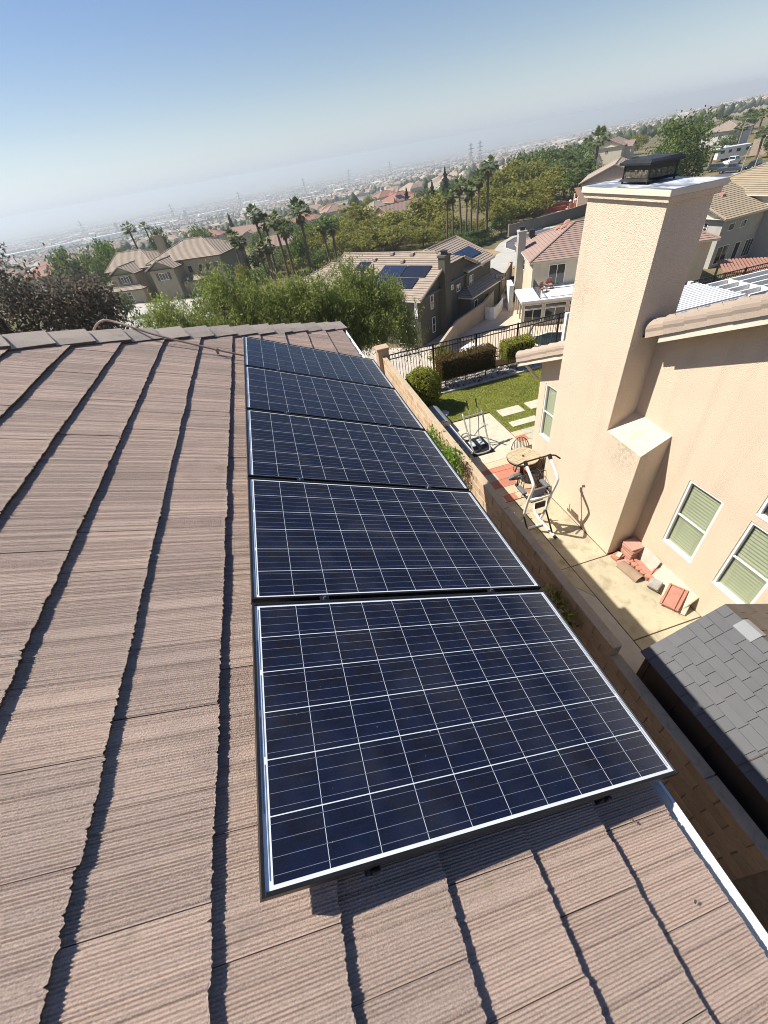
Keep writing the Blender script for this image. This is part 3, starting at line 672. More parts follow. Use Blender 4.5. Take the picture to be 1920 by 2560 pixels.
# chimney
ch = MB(); y0, y1, y2 = 4.57, 5.49, 7.22
ch.hexa([(6.05, y0, 0), (NX, y0, 0), (NX, y1, 0), (6.05, y1, 0), (6.05, y0, 2.65), (NX, y0, 2.93), (NX, y1, 2.99), (6.05, y1, 2.70)])
ch.box(6.05, 6.80, y1, y2, 0, 6.335)
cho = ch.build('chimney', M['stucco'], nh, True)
MB().box(6.00, 6.86, y1 - .055, y2 + .055, 6.336, 6.41).build('chimney_collar', M['stucco'], cho, True, bevel=.008)
MB().box(5.965, 6.895, y1 - .09, y2 + .09, 6.412, 6.495).build('chimney_crown', M['trim'], cho, True, bevel=.006)
mb = MB(); q = [(5.962, y1 - .093, 6.4965), (6.898, y1 - .093, 6.4965), (6.898, y2 + .093, 6.4965), (5.962, y2 + .093, 6.4965)]; ce_ = [(6.2, 6.1, 6.515), (6.6, 6.1, 6.515), (6.6, 6.6, 6.515), (6.2, 6.6, 6.515)]
for i in range(4): mb.poly([q[i], q[(i + 1) % 4], ce_[(i + 1) % 4], ce_[i]])
mb.poly(ce_); mb.build('chimney_flashing', M['galv'], cho, True)
ar = MB(); X0, X1, Y0, Y1 = 6.16, 6.62, 6.09, 6.60
for (a, b) in ((X0, Y0), (X1, Y0), (X1, Y1), (X0, Y1)): ar.box(a - .012, a + .012, b - .012, b + .012, 6.516, 6.80)
ar.hexa([(X0 - .05, Y0 - .05, 6.545), (X1 + .05, Y0 - .05, 6.545), (X1 + .05, Y1 + .05, 6.545), (X0 - .05, Y1 + .05, 6.545), (X0 - .01, Y0 - .01, 6.575), (X1 + .01, Y0 - .01, 6.575), (X1 + .01, Y1 + .01, 6.575), (X0 - .01, Y1 + .01, 6.575)])
ar.box(X0 - .006, X1 + .006, Y0 - .006, Y1 + .006, 6.675, 6.735)
aro = ar.build('spark_arrestor', M['black'], cho, True, bevel=.003)
mb = MB()
for i in range(7):
    z = 6.583 + i * .013; mb.box(X0, X1, Y0 - .002, Y0 + .002, z, z + .006); mb.box(X0 - .002, X0 + .002, Y0, Y1, z, z + .006); mb.box(X1 - .002, X1 + .002, Y0, Y1, z, z + .006); mb.box(X0, X1, Y1 - .002, Y1 + .002, z, z + .006)
for i in range(18):
    y = Y0 + (Y1 - Y0) * i / 17; x = X0 + (X1 - X0) * i / 17
    mb.box(X0 - .002, X0 + .002, y - .002, y + .002, 6.58, 6.675); mb.box(x - .002, x + .002, Y0 - .002, Y0 + .002, 6.58, 6.675)
mb.build('mesh_screen', M['mesh'], aro, True)
mb = MB(); mb.hexa([(X0 - .06, Y0 - .06, 6.765), (X1 + .06, Y0 - .06, 6.765), (X1 + .06, Y1 + .06, 6.765), (X0 - .06, Y1 + .06, 6.765), (X0 - .01, Y0 - .01, 6.795), (X1 + .01, Y0 - .01, 6.80), (X1 + .01, Y1 + .01, 6.80), (X0 - .01, Y1 + .01, 6.795)])
mb.box(X0 - .062, X1 + .062, Y0 - .062, Y1 + .062, 6.735, 6.766); mb.build('hood', M['black'], aro, True, bevel=.003)
# roof : fascia, rake tiles, field tiles
RXE = 6.24                                   # outer rake line
for (a, b) in ((9.28, y2 + .0), (y1 - .35, 1.0)):
    MB().hexa([(RXE, b, zf(b)), (RXE + .04, b, zf(b)), (RXE + .04, a, zf(a)), (RXE, a, zf(a)), (RXE, b, zf(b) + .13), (RXE + .04, b, zf(b) + .13), (RXE + .04, a, zf(a) + .13), (RXE, a, zf(a) + .13)]).build('rake_board', M['trim'], nh, True)
    MB().hexa([(RXE + .041, b, zf(b) + .05), (NX + .02, b, zf(b) + .05), (NX + .02, a, zf(a) + .05), (RXE + .041, a, zf(a) + .05), (RXE + .041, b, zf(b) + .07), (NX + .02, b, zf(b) + .07), (NX + .02, a, zf(a) + .07), (RXE + .041, a, zf(a) + .07)]).build('soffit', M['trim'], nh, True)
mb = MB(); e = 9.30
mb.prism([(RXE + .02, e, zf(e) + .135), (RXE + .02, 1.0, zf(1.0) + .135), (16.3, 1.0, zf(1.0) + .135), (16.3, e, zf(e) + .135)], (0, 0, .03))
mb.prism([(RXE + .02, 1.0, zf(1.0) + .135), (RXE + .02, -7, zf(-7) + .135), (16.3, -7, zf(-7) + .135), (16.3, 1.0, zf(1.0) + .135)], (0, 0, .03)); mb.build('roof_deck', M['deck'], nh, True)
MB().box(RXE, 16.3, 9.25, 9.29, zf(9.25) - .02, zf(9.25) + .12).build('eave_board', M['trim'], nh, True)
th_ = math.atan(SL); ct, st_ = math.cos(th_), math.sin(th_)
def NP(x, s, n=0): return Vector((x, 9.33 - s * ct + n * st_, zf(9.33) + .165 + s * st_ + n * ct))   # s up-slope from eave
NT_ = [make_tile(300 + i, wd=.33, ridges=12) for i in range(4)]
for me in NT_: me.materials.clear(); me.materials.append(M['tile_tan']); me.materials.append(M['tile_side'])
rot_n = Matrix(((0, 1, 0), (ct, 0, st_), (-st_, 0, ct))).transposed()
# local x(down-slope) -> (0,ct,-st); local y -> (-1,0,0); local z -> (0,st,ct)
RM = Matrix(((0, -1, 0), (ct, 0, st_), (-st_, 0, ct))).to_euler()
random.seed(9)
for k in range(26):
    s = .02 + k * .345
    for i in range(11):
        x = 6.62 + i * .333 + (.16 if k % 2 else 0)
        if k > 22 and i > 6: continue
        if 5.3 < NP(x, s).y < 7.4 and x < 6.95: continue
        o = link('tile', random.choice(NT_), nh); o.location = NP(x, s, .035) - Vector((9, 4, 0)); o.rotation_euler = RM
def rake_tile():
    mb = MB(); n = 7; L = .372
    def ring(s, lift, rr):
        out = []
        for i in range(n):
            a = math.pi * (-.12 + .72 * i / (n - 1)); out.append((s, -(.10 - rr * math.cos(a) * .95), rr * math.sin(a) + lift))
        return out
    # local: x along slope (down +), y across roof (inward +), z normal
    r0, r1 = ring(.0, .011, .139), ring(-L, -.009, .129)
    r0 = [(.0, .035, -.125)] + r0; r1 = [(-L, .032, -.127)] + r1
    i0 = [(x, y - .012, z - .014) for x, y, z in r0]
    for i in range(n): mb.poly([r0[i], r0[i + 1], r1[i + 1], r1[i]], 0); mb.poly([r0[i + 1], r0[i], i0[i], i0[i + 1]], 1)
    me = mb.mesh('rake_tile'); me.materials.append(M['tile_tan']); me.materials.append(M['tile_tan']); me.polygons.foreach_set('use_smooth', [True] * len(me.polygons)); return me
rk = rake_tile(); RM2 = RM
for k in range(25):
    s = .0 + k * .36; p = NP(RXE + .0, s, .085)
    if y1 - .02 < p.y < y2 + .3: continue
    o = link('rake_tile', rk, nh); o.location = p - Vector((9, 4, 0)) + Vector((random.gauss(0, .003), 0, random.gauss(0, .003))); o.rotation_euler = RM2
    o = MB().tube([(-.2, .0, .125), (-.2, .0, .137)], .006, 6).build('nail', M['black'], o) if k > 9 else o
MB().tube([(6.28, 8.99, zf(8.99) + .02), (6.58, 8.78, 2.36)], .035, 4).build('knee_brace', M['trim'], nh, True)
# ------------------------------------------------------------ white patio cover behind the house
pc = thing('patio_cover', 'white corrugated patio cover with open beams behind the peach house', 'patio cover', (13, 11, 0))
PZ = 2.86
mb = MB(); x0, x1 = 9.2, 13.6; n = 14
for i in range(n):
    y = 9.52 + i * .125
    mb.hexa([(x0, y, PZ), (x1, y, PZ), (x1, y + .085, PZ), (x0, y + .085, PZ), (x0, y + .012, PZ + .045), (x1, y + .012, PZ + .045), (x1, y + .073, PZ + .045), (x0, y + .073, PZ + .045)])
mb.box(x0, x1, 9.50, 9.52 + n * .125, PZ - .012, PZ - .002); mb.build('roof_panel', M['white'], pc, True)
for i in range(5):
    y = 9.42 + i * .36; MB().box(13.61, 18.5, y, y + .05, PZ - .16, PZ + .05).build('beam', M['white'], pc, True, bevel=.004)
for i, x in enumerate((14.4, 17.0)): MB().box(x, x + .05, 9.46, 10.9, PZ - .158, PZ + .046).build('cross_beam', M['white'], pc, True)
for x, y in ((9.4, 11.8), (14.1, 11.9), (18.2, 11.9)): MB().box(x, x + .12, y, y + .12, 0, PZ - .16).build('post', M['white'], pc, True)

# ------------------------------------------------------------ resin shed
M['shingle'] = pm('grey_resin_shingle', (0.085, 0.086, 0.09), (0.075, 0.076, 0.08), 3, 0.6, 0.25, 90, 0.004, rnd=0.06)
M['shingle_shade'] = pm('shaded_resin_shingle', (0.10, 0.08, 0.065), (0.085, 0.07, 0.058), 3, 0.6, 0.25, 90, 0.004, rnd=0.10)  # same grey shingle, with the right slope's shade put into the colour
M['shedwall'] = pm('dark_brown_shed_wall', (0.06, 0.042, 0.032), (0.05, 0.036, 0.028), 3, 0.7)
sh = thing('garden_shed', 'resin garden shed with grey shingle roof beside the block wall', 'shed', (4.97, .2, 0))
EZ, RZ, EX, RX, YF, YN = 1.90, 2.45, 3.90, 4.97, 1.72, -1.5
L_ = math.hypot(RX - EX, RZ - EZ); sx, sz = (RX - EX) / L_, (RZ - EZ) / L_
for sd in (1, -1):
    def SP(s, y, n=0): return Vector((RX - sd * (RX - EX - s * sx) - sd * n * sz, y, EZ + s * sz + n * sx))
    MB().prism([SP(0, YF, -.03), SP(L_ - .001, YF, -.03), SP(L_ - .001, YN, -.03), SP(0, YN, -.03)], (0, 0, .024)).build('roof_panel', M['shingle'] if sd == 1 else M['shingle_shade'], sh, True)
    random.seed(14); nr = 9; e = L_ / nr
    for r in range(nr):
        y = YF
        while y > YN + .05:
            wd = random.choice((.14, .17, .24, .24, .28)); y2_ = max(y - wd, YN); h = random.choice((.009, .011, .013))
            ex_ = random.choice((0, 0, -.022)) if r else 0
            MB().hexa([SP(r * e + .003 + ex_, y - .003, -.004), SP(r * e + .003 + ex_, y2_ + .003, -.004), SP((r + 1) * e - .001, y2_ + .003, -.004), SP((r + 1) * e - .001, y - .003, -.004),
                       SP(r * e + .003 + ex_, y - .003, h), SP(r * e + .003 + ex_, y2_ + .003, h), SP((r + 1) * e - .001, y2_ + .003, h * .4), SP((r + 1) * e - .001, y - .003, h * .4)]).build('shingle', M['shingle'] if sd == 1 else M['shingle_shade'], sh, True)
            y = y2_
            if sd == -1 and y < .2: break
    for y in (.28, ): MB().hexa([SP(.0, y, .008), SP(0, y - .012, .008), SP(L_, y - .012, .008), SP(L_, y, .008), SP(.0, y, .021), SP(0, y - .012, .021), SP(L_, y - .012, .021), SP(L_, y, .021)]).build('panel_seam', M['shedwall'], sh, True)
mb = MB(); mb.prism([(EX + .07, YF - .06, 0), (EX + .07, YF - .06, EZ - .06), (RX, YF - .06, RZ - .08), (2 * RX - EX - .07, YF - .06, EZ - .06), (2 * RX - EX - .07, YF - .06, 0)], (0, YN - YF + .12, 0)); swl = mb.build('wall', M['shedwall'], sh, True)
for i in range(6): MB().box(EX + .055, EX + .069, YF - .12 - .5 * i - .03, YF - .12 - .5 * i, .02, EZ - .09).build('wall_rib', M['shedwall'], swl, True)
MB().prism([(RX - .13, 1.46, RZ - .045), (RX, 1.46, RZ + .022), (RX + .09, 1.46, RZ - .024), (RX + .09, 1.46, RZ - .05), (RX - .13, 1.46, RZ - .07)], (0, -.24, 0)).build('skylight', pm('frosted_skylight', (0.22, 0.23, 0.235), (0.19, 0.20, 0.205), 4, 0.35), sh, True)

# ------------------------------------------------------------ rear iron fence
def iron_fence(label, x0, x1, y, zb, zt, step=.115, posts=None, par_name='iron_fence'):
    f = thing(par_name, label, 'fence', ((x0 + x1) / 2, y, zb))
    MB().box(x0, x1, y - .02, y + .02, zt - .035, zt).build('top_rail', M['iron'], f, True)
    MB().box(x0, x1, y - .018, y + .018, zt - .20, zt - .17).build('middle_rail', M['iron'], f, True)
    MB().box(x0, x1, y - .018, y + .018, zb + .08, zb + .11).build('bottom_rail', M['iron'], f, True)
    pm_ = MB().box(-.008, .008, -.008, .008, zb + .02, zt - .03).mesh('picket'); pm_.materials.append(M['iron'])
    n = int((x1 - x0) / step)
    for i in range(n):
        o = link('picket', pm_, f); o.location = (x0 + (i + .5) * step - (x0 + x1) / 2, 0, -zb)
    for p in posts: MB().box(p - .03, p + .03, y - .03, y + .03, zb - .02, zt + .02).build('post', M['iron'], f, True)
iron_fence('black iron picket fence at the back edge of the yards', 3.96, 22.0, 15.03, .28, 1.52, .118, (4.0, 5.92, 7.76, 9.59, 11.43, 13.3, 15.1, 17.0, 18.8, 20.4))
# ------------------------------------------------------------ leaves
def leaf_cloud(Cn, w_, l_, rng, dirs=None, upb=0.0, jitter=.35):
    n = len(Cn); d = rng.normal(size=(n, 3)) if dirs is None else dirs + rng.normal(0, jitter, (n, 3))
    d /= np.linalg.norm(d, axis=1)[:, None] + 1e-9
    s = np.cross(d, rng.normal(size=(n, 3)) + np.array([0, 0, upb])); s /= np.linalg.norm(s, axis=1)[:, None] + 1e-9
    k = rng.uniform(.7, 1.3, (n, 1)); L = d * l_ * k / 2; S = s * w_ * k / 2
    V = np.stack([Cn - L, Cn + S, Cn + L, Cn - S], 1).reshape(-1, 3); F = np.arange(4 * n).reshape(-1, 4); return V, F
def clump_pts(rng, n_cl, per, rad, cr, shell=.55, flat=1.0):
    d = rng.normal(size=(n_cl, 3)); d /= np.linalg.norm(d, axis=1)[:, None]
    r = shell + (1 - shell) * rng.uniform(0, 1, n_cl) ** .7
    c = d * r[:, None] * np.array(rad); c[:, 2] *= flat
    sh = rng.uniform(0, 1, n_cl)
    p = np.repeat(c, per, 0) + rng.normal(0, 1, (n_cl * per, 3)) * np.array(cr) * .5
    return p, np.repeat(sh, per), c
def leaf_obj(name, P_, sh, w_, l_, mat, parent, rng, dirs=None, upb=.6, jitter=.35):
    V, F = leaf_cloud(P_, w_, l_, rng, dirs, upb, jitter)
    return link(name, np_mesh(name, V, F, np.repeat(np.clip(sh, 0, 1), 4)), parent, mat)
F_ = {}
F_['bush'] = foliage('yellow_green_leaf', (0.06, 0.09, 0.008), (0.34, 0.34, 0.05), .35)
F_['hedge'] = foliage('reddish_hedge_leaf', (0.03, 0.03, 0.008), (0.15, 0.09, 0.02), .25)
F_['vine'] = foliage('bright_green_leaf', (0.06, 0.14, 0.012), (0.22, 0.34, 0.05), .4)
F_['dry'] = foliage('dry_vine_leaf', (0.07, 0.05, 0.03), (0.16, 0.11, 0.06), .2)
F_['pepper'] = foliage('pepper_tree_leaf', (0.055, 0.095, 0.016), (0.30, 0.34, 0.09), .45)
F_['darkleaf'] = foliage('dark_purple_leaf', (0.04, 0.04, 0.03), (0.20, 0.165, 0.125), .3)
F_['yellow'] = foliage('autumn_green_leaf', (0.08, 0.09, 0.014), (0.28, 0.27, 0.05), .4)
F_['green'] = foliage('mid_green_leaf', (0.045, 0.075, 0.016), (0.15, 0.20, 0.05), .35)
F_['conifer'] = foliage('conifer_needle', (0.016, 0.032, 0.02), (0.05, 0.075, 0.045), .15)
F_['palm'] = foliage('palm_frond', (0.04, 0.07, 0.02), (0.16, 0.20, 0.06), .3)
F_['skirt'] = foliage('dead_palm_frond', (0.13, 0.085, 0.05), (0.22, 0.15, 0.09), .15)
F_['ltgreen'] = foliage('light_green_leaf', (0.05, 0.09, 0.012), (0.15, 0.22, 0.04), .35)
M['bark'] = pm('brown_bark', (0.13, 0.095, 0.065), (0.08, 0.06, 0.042), 8, 0.95, 0.6, 20)
M['palmbark'] = pm('palm_bark', (0.17, 0.115, 0.085), (0.10, 0.068, 0.05), 2.2, 0.95, 0.6, 8, 0.05)
# clipped shrubs in the bed
def box_hedge(name, label, x0, x1, y0, y1, z0, z1, mat, core, n, lf):
    h = thing(name, label, 'hedge', ((x0 + x1) / 2, (y0 + y1) / 2, 0)); rng = np.random.default_rng(n)
    MB().box(x0 + .07, x1 - .07, y0 + .07, y1 - .07, z0 + .05, z1 - .06).build('inner_twigs', core, h, True)
    p = rng.uniform((x0, y0, z0), (x1, y1, z1), (n, 3)); a = rng.integers(0, 5, n)
    for i, (ax_, v) in enumerate(((2, z1), (0, x0), (0, x1), (1, y0), (1, y1))): p[a == i, ax_] = v + rng.normal(0, .03, (a == i).sum())
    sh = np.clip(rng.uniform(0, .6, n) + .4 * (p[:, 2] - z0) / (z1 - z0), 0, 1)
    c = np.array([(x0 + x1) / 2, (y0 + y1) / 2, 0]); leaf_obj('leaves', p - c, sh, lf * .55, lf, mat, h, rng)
    for sx_ in np.linspace(x0 + .25, x1 - .25, max(2, int((x1 - x0) / .7))): MB().tube([(sx_, (y0 + y1) / 2, -.05), (sx_ + .03, (y0 + y1) / 2, z0 + .15)], .025, 6).build('stem', M['bark'], h, True)
M['twig'] = pm('dark_twig_core', (0.025, 0.02, 0.012), None, 6, 0.95)
box_hedge('clipped_hedge', 'long box-clipped reddish brown hedge in front of the iron fence', 5.85, 8.08, 13.95, 14.6, .40, 1.22, F_['hedge'], M['twig'], 9000, .055)
box_hedge('clipped_hedge', 'short square clipped yellow green hedge in front of the iron fence', 8.65, 9.85, 14.1, 14.75, .45, 1.13, F_['bush'], M['twig'], 6000, .055)
def round_bush(name, label, c, rad, mat, n, lf, core=True):
    b = thing(name, label, 'shrub', (c[0], c[1], 0)); rng = np.random.default_rng(n)
    d = rng.normal(size=(n, 3)); d /= np.linalg.norm(d, axis=1)[:, None]; nz = 1 + .10 * np.sin(d[:, 0] * 7 + d[:, 2] * 5) * np.cos(d[:, 1] * 6)
    p = d * np.array(rad) * (nz * rng.uniform(.86, 1.03, n))[:, None] + np.array([0, 0, c[2]])
    p = p[p[:, 2] > .03]; d = d[:len(p)]
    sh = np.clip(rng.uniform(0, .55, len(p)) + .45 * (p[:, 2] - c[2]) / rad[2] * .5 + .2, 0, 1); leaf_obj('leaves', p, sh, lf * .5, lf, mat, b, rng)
    mb = MB(); mb.lathe([(rad[0] * .3, -rad[2] * .8), (rad[0] * .78, -rad[2] * .4), (rad[0] * .84, 0), (rad[0] * .65, rad[2] * .5), (rad[0] * .2, rad[2] * .78)], 12, (0, 0, c[2])); mb.build('inner_twigs', M['twig'], b)
round_bush('round_bush', 'rounded yellow green bush in the bed corner next to the block wall', (4.72, 13.0, .82), (.66, .66, .74), F_['bush'], 9000, .07)
round_bush('low_flower_shrub', 'small orange flowering shrub behind the rounded bush', (5.55, 14.2, .45), (.22, .3, .35), foliage('orange_flower', (0.12, 0.09, 0.01), (0.55, 0.30, 0.02)), 900, .06)
# vine and weeds at the block wall
def wall_plant(name, label, P0, n, spread, mat, lf, seed):
    v = thing(name, label, 'plant', (P0[0][0], P0[0][1], 0)); rng = np.random.default_rng(seed); pts = []
    stems = MB()
    for (x, y, z) in P0:
        stems.tube([(3.55, y + rng.normal(0, .1), .0), (3.56, y, z * .6), (x, y, z)], [.012, .009, .004], 5)
        pts.append(np.array([x, y, z]) + rng.normal(0, 1, (n, 3)) * np.array(spread))
    stems.build('stem', M['bark'], v, True); p = np.concatenate(pts); p = p[(p[:, 0] < 3.63) | (p[:, 2] > 1.83)]
    leaf_obj('leaves', p - np.array([P0[0][0], P0[0][1], 0]), rng.uniform(0, 1, len(p)), lf * .45, lf, mat, v, rng)
wall_plant('climbing_plant', 'bright green leafy plant growing over the block wall beside the panels', [(3.52, 8.75, 1.45), (3.5, 8.45, 1.45), (3.5, 8.1, 1.5), (3.5, 7.75, 1.5), (3.55, 7.45, 1.6), (3.58, 7.2, 1.72), (3.52, 7.1, 1.5)], 130, (.09, .15, .16), F_['vine'], .11, 4)
wall_plant('dry_vine', 'withered brown vine hanging on the block wall next to the green plant', [(3.6, 6.9, 1.7), (3.6, 6.75, 1.6), (3.6, 6.62, 1.75), (3.6, 6.6, 1.45)], 55, (.03, .08, .12), F_['dry'], .07, 5)
wall_plant('wall_weed', 'thin yellow green weed against the shaded block wall by the nearest panel', [(3.48, 3.12, 1.66), (3.5, 2.95, 1.6), (3.48, 2.72, 1.55), (3.5, 2.62, 1.62)], 40, (.06, .08, .08), F_['bush'], .10, 6)
# boulders by the bush
for i, (x, y, r, lb) in enumerate(((4.55, 12.45, .17, 'dark rounded boulder against the block wall below the bush'), (4.98, 12.55, .13, 'pale round boulder between bush and lawn'), (5.22, 12.25, .2, 'flat white stone at the lawn corner'))):
    mb = MB(); rr = random.Random(i); n = 9; mb.lathe([(r * .6, -.03), (r * 1.0, r * .3), (r * .85, r * .7), (r * .35, r * .95)], n, (0, 0, 0)); mb.v = [(a * (1 + rr.uniform(-.15, .15)), b * (1 + rr.uniform(-.15, .15)), c * (.35 if i == 2 else 1)) for a, b, c in mb.v]
    o = mb.build('boulder', M['boulder'] if i == 0 else M['rock'], smooth=False, bevel=.02); o.location = (x, y, .02); tag(o, lb, 'rock', 'stones beside the bush')

# ------------------------------------------------------------ exercise tower
M['whitepaint'] = pm('white_powder_coat', (0.80, 0.79, 0.76), (0.74, 0.73, 0.70), 8, 0.35)
M['pad'] = pm('grey_vinyl_pad', (0.13, 0.14, 0.15), (0.11, 0.12, 0.13), 8, 0.5)
M['rubber'] = pm('black_rubber', (0.013, 0.013, 0.013), None, 8, 0.6)
et = thing('exercise_tower', 'white pull-up and dip exercise tower standing on the concrete walk', 'exercise tower', (5.0, 5.95, 0))
for nm, x in (('left', 4.72), ('right', 5.30)):
    path = smooth_path([(x, 6.08, .07), (x, 5.95, .47), (x, 5.84, 1.06), (x, 5.72, 1.50), (x, 5.76, 1.66), (x, 6.10, 1.93)], 5)
    MB().tube(path, .032, 12).build('upright', M['whitepaint'], et, True, smooth=True)
    MB().tube([(x, 5.42, .04), (x, 5.72, .045), (x, 6.15, .05), (x, 6.33, .10), (x, 6.38, .26)], .034, 10).build('floor_foot', M['whitepaint'], et, True, smooth=True)
    MB().tube([(x, 5.40, .04), (x, 5.46, .04)], .040, 10).build('foot_cap', M['rubber'], et, True)
    MB().tube([(x, 5.55, .06), (x, 5.93, .52)], .020, 8).build('strut', M['rubber'], et, True)
    MB().tube([(x, 6.06, 1.90), (x, 6.14, 1.98)], .042, 10).build('sleeve', M['rubber'], et, True)
    # dip arm with pad and grip
    MB().tube([(x, 5.83, 1.10), (x + .01, 6.42, 1.12)], .026, 8).build('dip_arm', M['rubber'], et, True)
    MB().box(x - .055, x + .055, 5.98, 6.28, 1.135, 1.20).build('arm_pad', M['pad'], et, True, bevel=.02, seg=2)
    MB().tube([(x, 6.34, 1.12), (x + .02, 6.36, 1.30)], .016, 8).build('grip', M['rubber'], et, True)
MB().tube([(4.40, 5.98, 1.90), (4.50, 6.08, 1.97), (4.72, 6.12, 1.97), (5.30, 6.12, 1.97), (5.40, 6.06, 1.97), (5.47, 5.96, 1.92)], .017, 8).build('pull_up_bar', M['rubber'], et, True, smooth=True)
MB().box(4.74, 5.28, 5.90, 5.95, .02, .07).build('floor_cross_bar', M['whitepaint'], et, True, bevel=.006)
MB().box(4.74, 5.28, 5.81, 5.87, 1.02, 1.08).build('back_cross_bar', M['whitepaint'], et, True, bevel=.006)
MB().box(4.84, 5.16, 5.885, 5.95, .90, 1.28).build('back_pad', M['pad'], et, True, bevel=.025, seg=2)
MB().box(4.88, 5.14, 5.76, 5.80, .80, .98).build('push_up_plate', M['rubber'], et, True, bevel=.015)
# ------------------------------------------------------------ air glider
M['silver'] = pm('silver_tube', (0.50, 0.50, 0.49), (0.44, 0.44, 0.43), 6, 0.3, metal=0.4)
ag = thing('air_glider', 'silver tube air walker exercise machine on the sand coloured patio', 'exercise machine', (5.35, 9.8, 0))
MB().tube(smooth_path([(5.03, 10.18, 1.08), (5.05, 9.70, .42), (5.08, 9.42, .09), (5.20, 9.36, .05), (5.50, 9.36, .05), (5.62, 9.42, .09), (5.63, 9.70, .42), (5.63, 10.10, 1.10)], 5), .026, 8).build('front_frame', M['silver'], ag, True, smooth=True)
MB().tube(smooth_path([(5.05, 9.78, .62), (5.08, 10.28, .28), (5.12, 10.45, .04), (5.28, 10.50, .035), (5.44, 10.50, .035), (5.56, 10.42, .05), (5.60, 10.20, .36), (5.63, 9.72, .78)], 5), .022, 8).build('rear_frame', M['silver'], ag, True, smooth=True)
MB().tube([(5.03, 10.0, 1.05), (5.63, 10.0, 1.06)], .018, 8).build('pivot_bar', M['silver'], ag, True)
for x in (5.18, 5.47):
    MB().tube([(x, 10.22, 1.46), (x, 10.08, 1.22)], .019, 8).build('hand_grip', M['rubber'], ag, True)
    sw = MB().tube([(x, 10.08, 1.22), (x + .01, 10.0, 1.05), (x + .02, 9.98, .40), (x + .02, 9.90, .16)], .015, 8).build('swing_arm', M['silver'], ag, True)
    MB().box(x - .06, x + .09, 9.66, 9.98, .12, .16).build('foot_plate', pm('pale_foot_plate', (0.42, 0.50, 0.52), None, 5, 0.5), ag, True, bevel=.015)
for x in (5.10, 5.60): MB().tube([(x - .03, 9.36, .04), (x + .03, 9.36, .04)], .034, 8).build('roller_foot', M['rubber'], ag, True)
o = MB().box(5.04, 5.74, 9.30, 10.30, .0, .012).build('exercise_mat', M['rubber']); tag(o, 'black rubber mat under the silver exercise machine', 'mat')
# ------------------------------------------------------------ patio table and chairs
M['weathered'] = None
t = NT('weathered_planks'); p_ = t.pos(); f_ = t.noise(t.mapping(p_, (6, 40, 6), (0, 0, -.30)), 1.0, 4, .6)
t.bsdf(t.mix(t.mapr(f_, .35, .65, 0, 1), (0.52, 0.43, 0.29), (0.30, 0.225, 0.14)), .8, None, 0, .2); M['weathered'] = t.done()
tb = thing('patio_table', 'round weathered plank table with umbrella hole on the red pavers', 'table', (5.77, 7.83, 0))
rT = .42; ca, sa = math.cos(.30), math.sin(.30)
for i in range(7):
    y0_ = -rT + i * .12; y1_ = min(y0_ + .115, rT); pts_ = []
    for yv, sgn in ((y0_, -1), (y0_, 1), (y1_, 1), (y1_, -1)):
        h_ = math.sqrt(max(rT * rT - yv * yv, .012)); pts_.append((sgn * h_, yv))
    arc = []
    for q in range(6): yv = y0_ + (y1_ - y0_) * q / 5; arc.append((math.sqrt(max(rT * rT - yv * yv, .004)), yv))
    ring = arc + [(-x, y) for x, y in reversed(arc)]
    MB().prism([(x * ca - y * sa, x * sa + y * ca, .70) for x, y in ring], (0, 0, .035)).build('plank', M['weathered'], tb)
MB().lathe([(.43, .665), (.435, .699)], 28).build('rim_band', M['rubber'], tb)
MB().lathe([(.035, .736), (.035, .742)], 12).build('umbrella_hole', M['rubber'], tb)
MB().tube([(0, 0, .05), (0, 0, .67)], .05, 8).build('column', M['rubber'], tb)
for k in range(3):
    a = .9 + 2.094 * k; MB().tube([(0, 0, .14), (.22 * math.cos(a), .22 * math.sin(a), .09), (.36 * math.cos(a), .36 * math.sin(a), .02)], [.06, .06, .045], 6).build('base_leg', M['pad'], tb)
M['wire'] = pm('dark_wrought_iron', (0.03, 0.024, 0.02), (0.045, 0.036, 0.03), 7, 0.5)
def chair(label, x, y, rz):
    c = thing('patio_chair', label, 'chair', (x, y, 0), rz, 'wrought iron chairs at the round table')
    MB().lathe([(.20, .42), (.215, .428), (.20, .436)], 18).build('seat_ring', M['wire'], c)
    mb = MB()
    for i in range(7): q = -.15 + .05 * i; h_ = math.sqrt(.2 ** 2 - q * q); mb.tube([(q, -h_, .43), (q, h_, .43)], .006, 5)
    mb.build('seat_wires', M['wire'], c)
    hoop = [(.25 * math.cos(a), .17 + .05 * math.sin(a), .43 + .42 * math.sin(a) if a < math.pi else .43) for a in np.linspace(-.05, math.pi + .05, 15)]
    MB().tube([(-.26, .0, .62)] [:0] + hoop, .011, 6).build('back_hoop', M['wire'], c, smooth=True)
    for i in range(9):
        q = -.18 + .045 * i; zt_ = .43 + .42 * math.sqrt(max(0, 1 - (q / .25) ** 2)); MB().tube([(q * .8, .17, .43), (q, .17 + .05 * (zt_ - .43) / .42, zt_)], .008, 5).build('back_bar', M['wire'], c)
    for sx_ in (-1, 1):
        MB().tube([(sx_ * .25, .16, .60), (sx_ * .27, .0, .64), (sx_ * .24, -.16, .62), (sx_ * .2, -.14, .43)], .010, 6).build('arm', M['wire'], c)
        MB().tube([(sx_ * .17, -.14, .43), (sx_ * .21, -.20, .0)], .011, 6).build('leg', M['wire'], c)
        MB().tube([(sx_ * .17, .15, .43), (sx_ * .22, .24, .0)], .011, 6).build('leg', M['wire'], c)
chair('wrought iron chair behind the round table with its fan back towards the lawn', 6.02, 8.33, -.35)
chair('wrought iron chair between the round table and the house wall', 6.00, 7.42, -1.75)
chair('wrought iron chair in front of the round table, behind the exercise tower', 5.62, 7.22, 2.9)
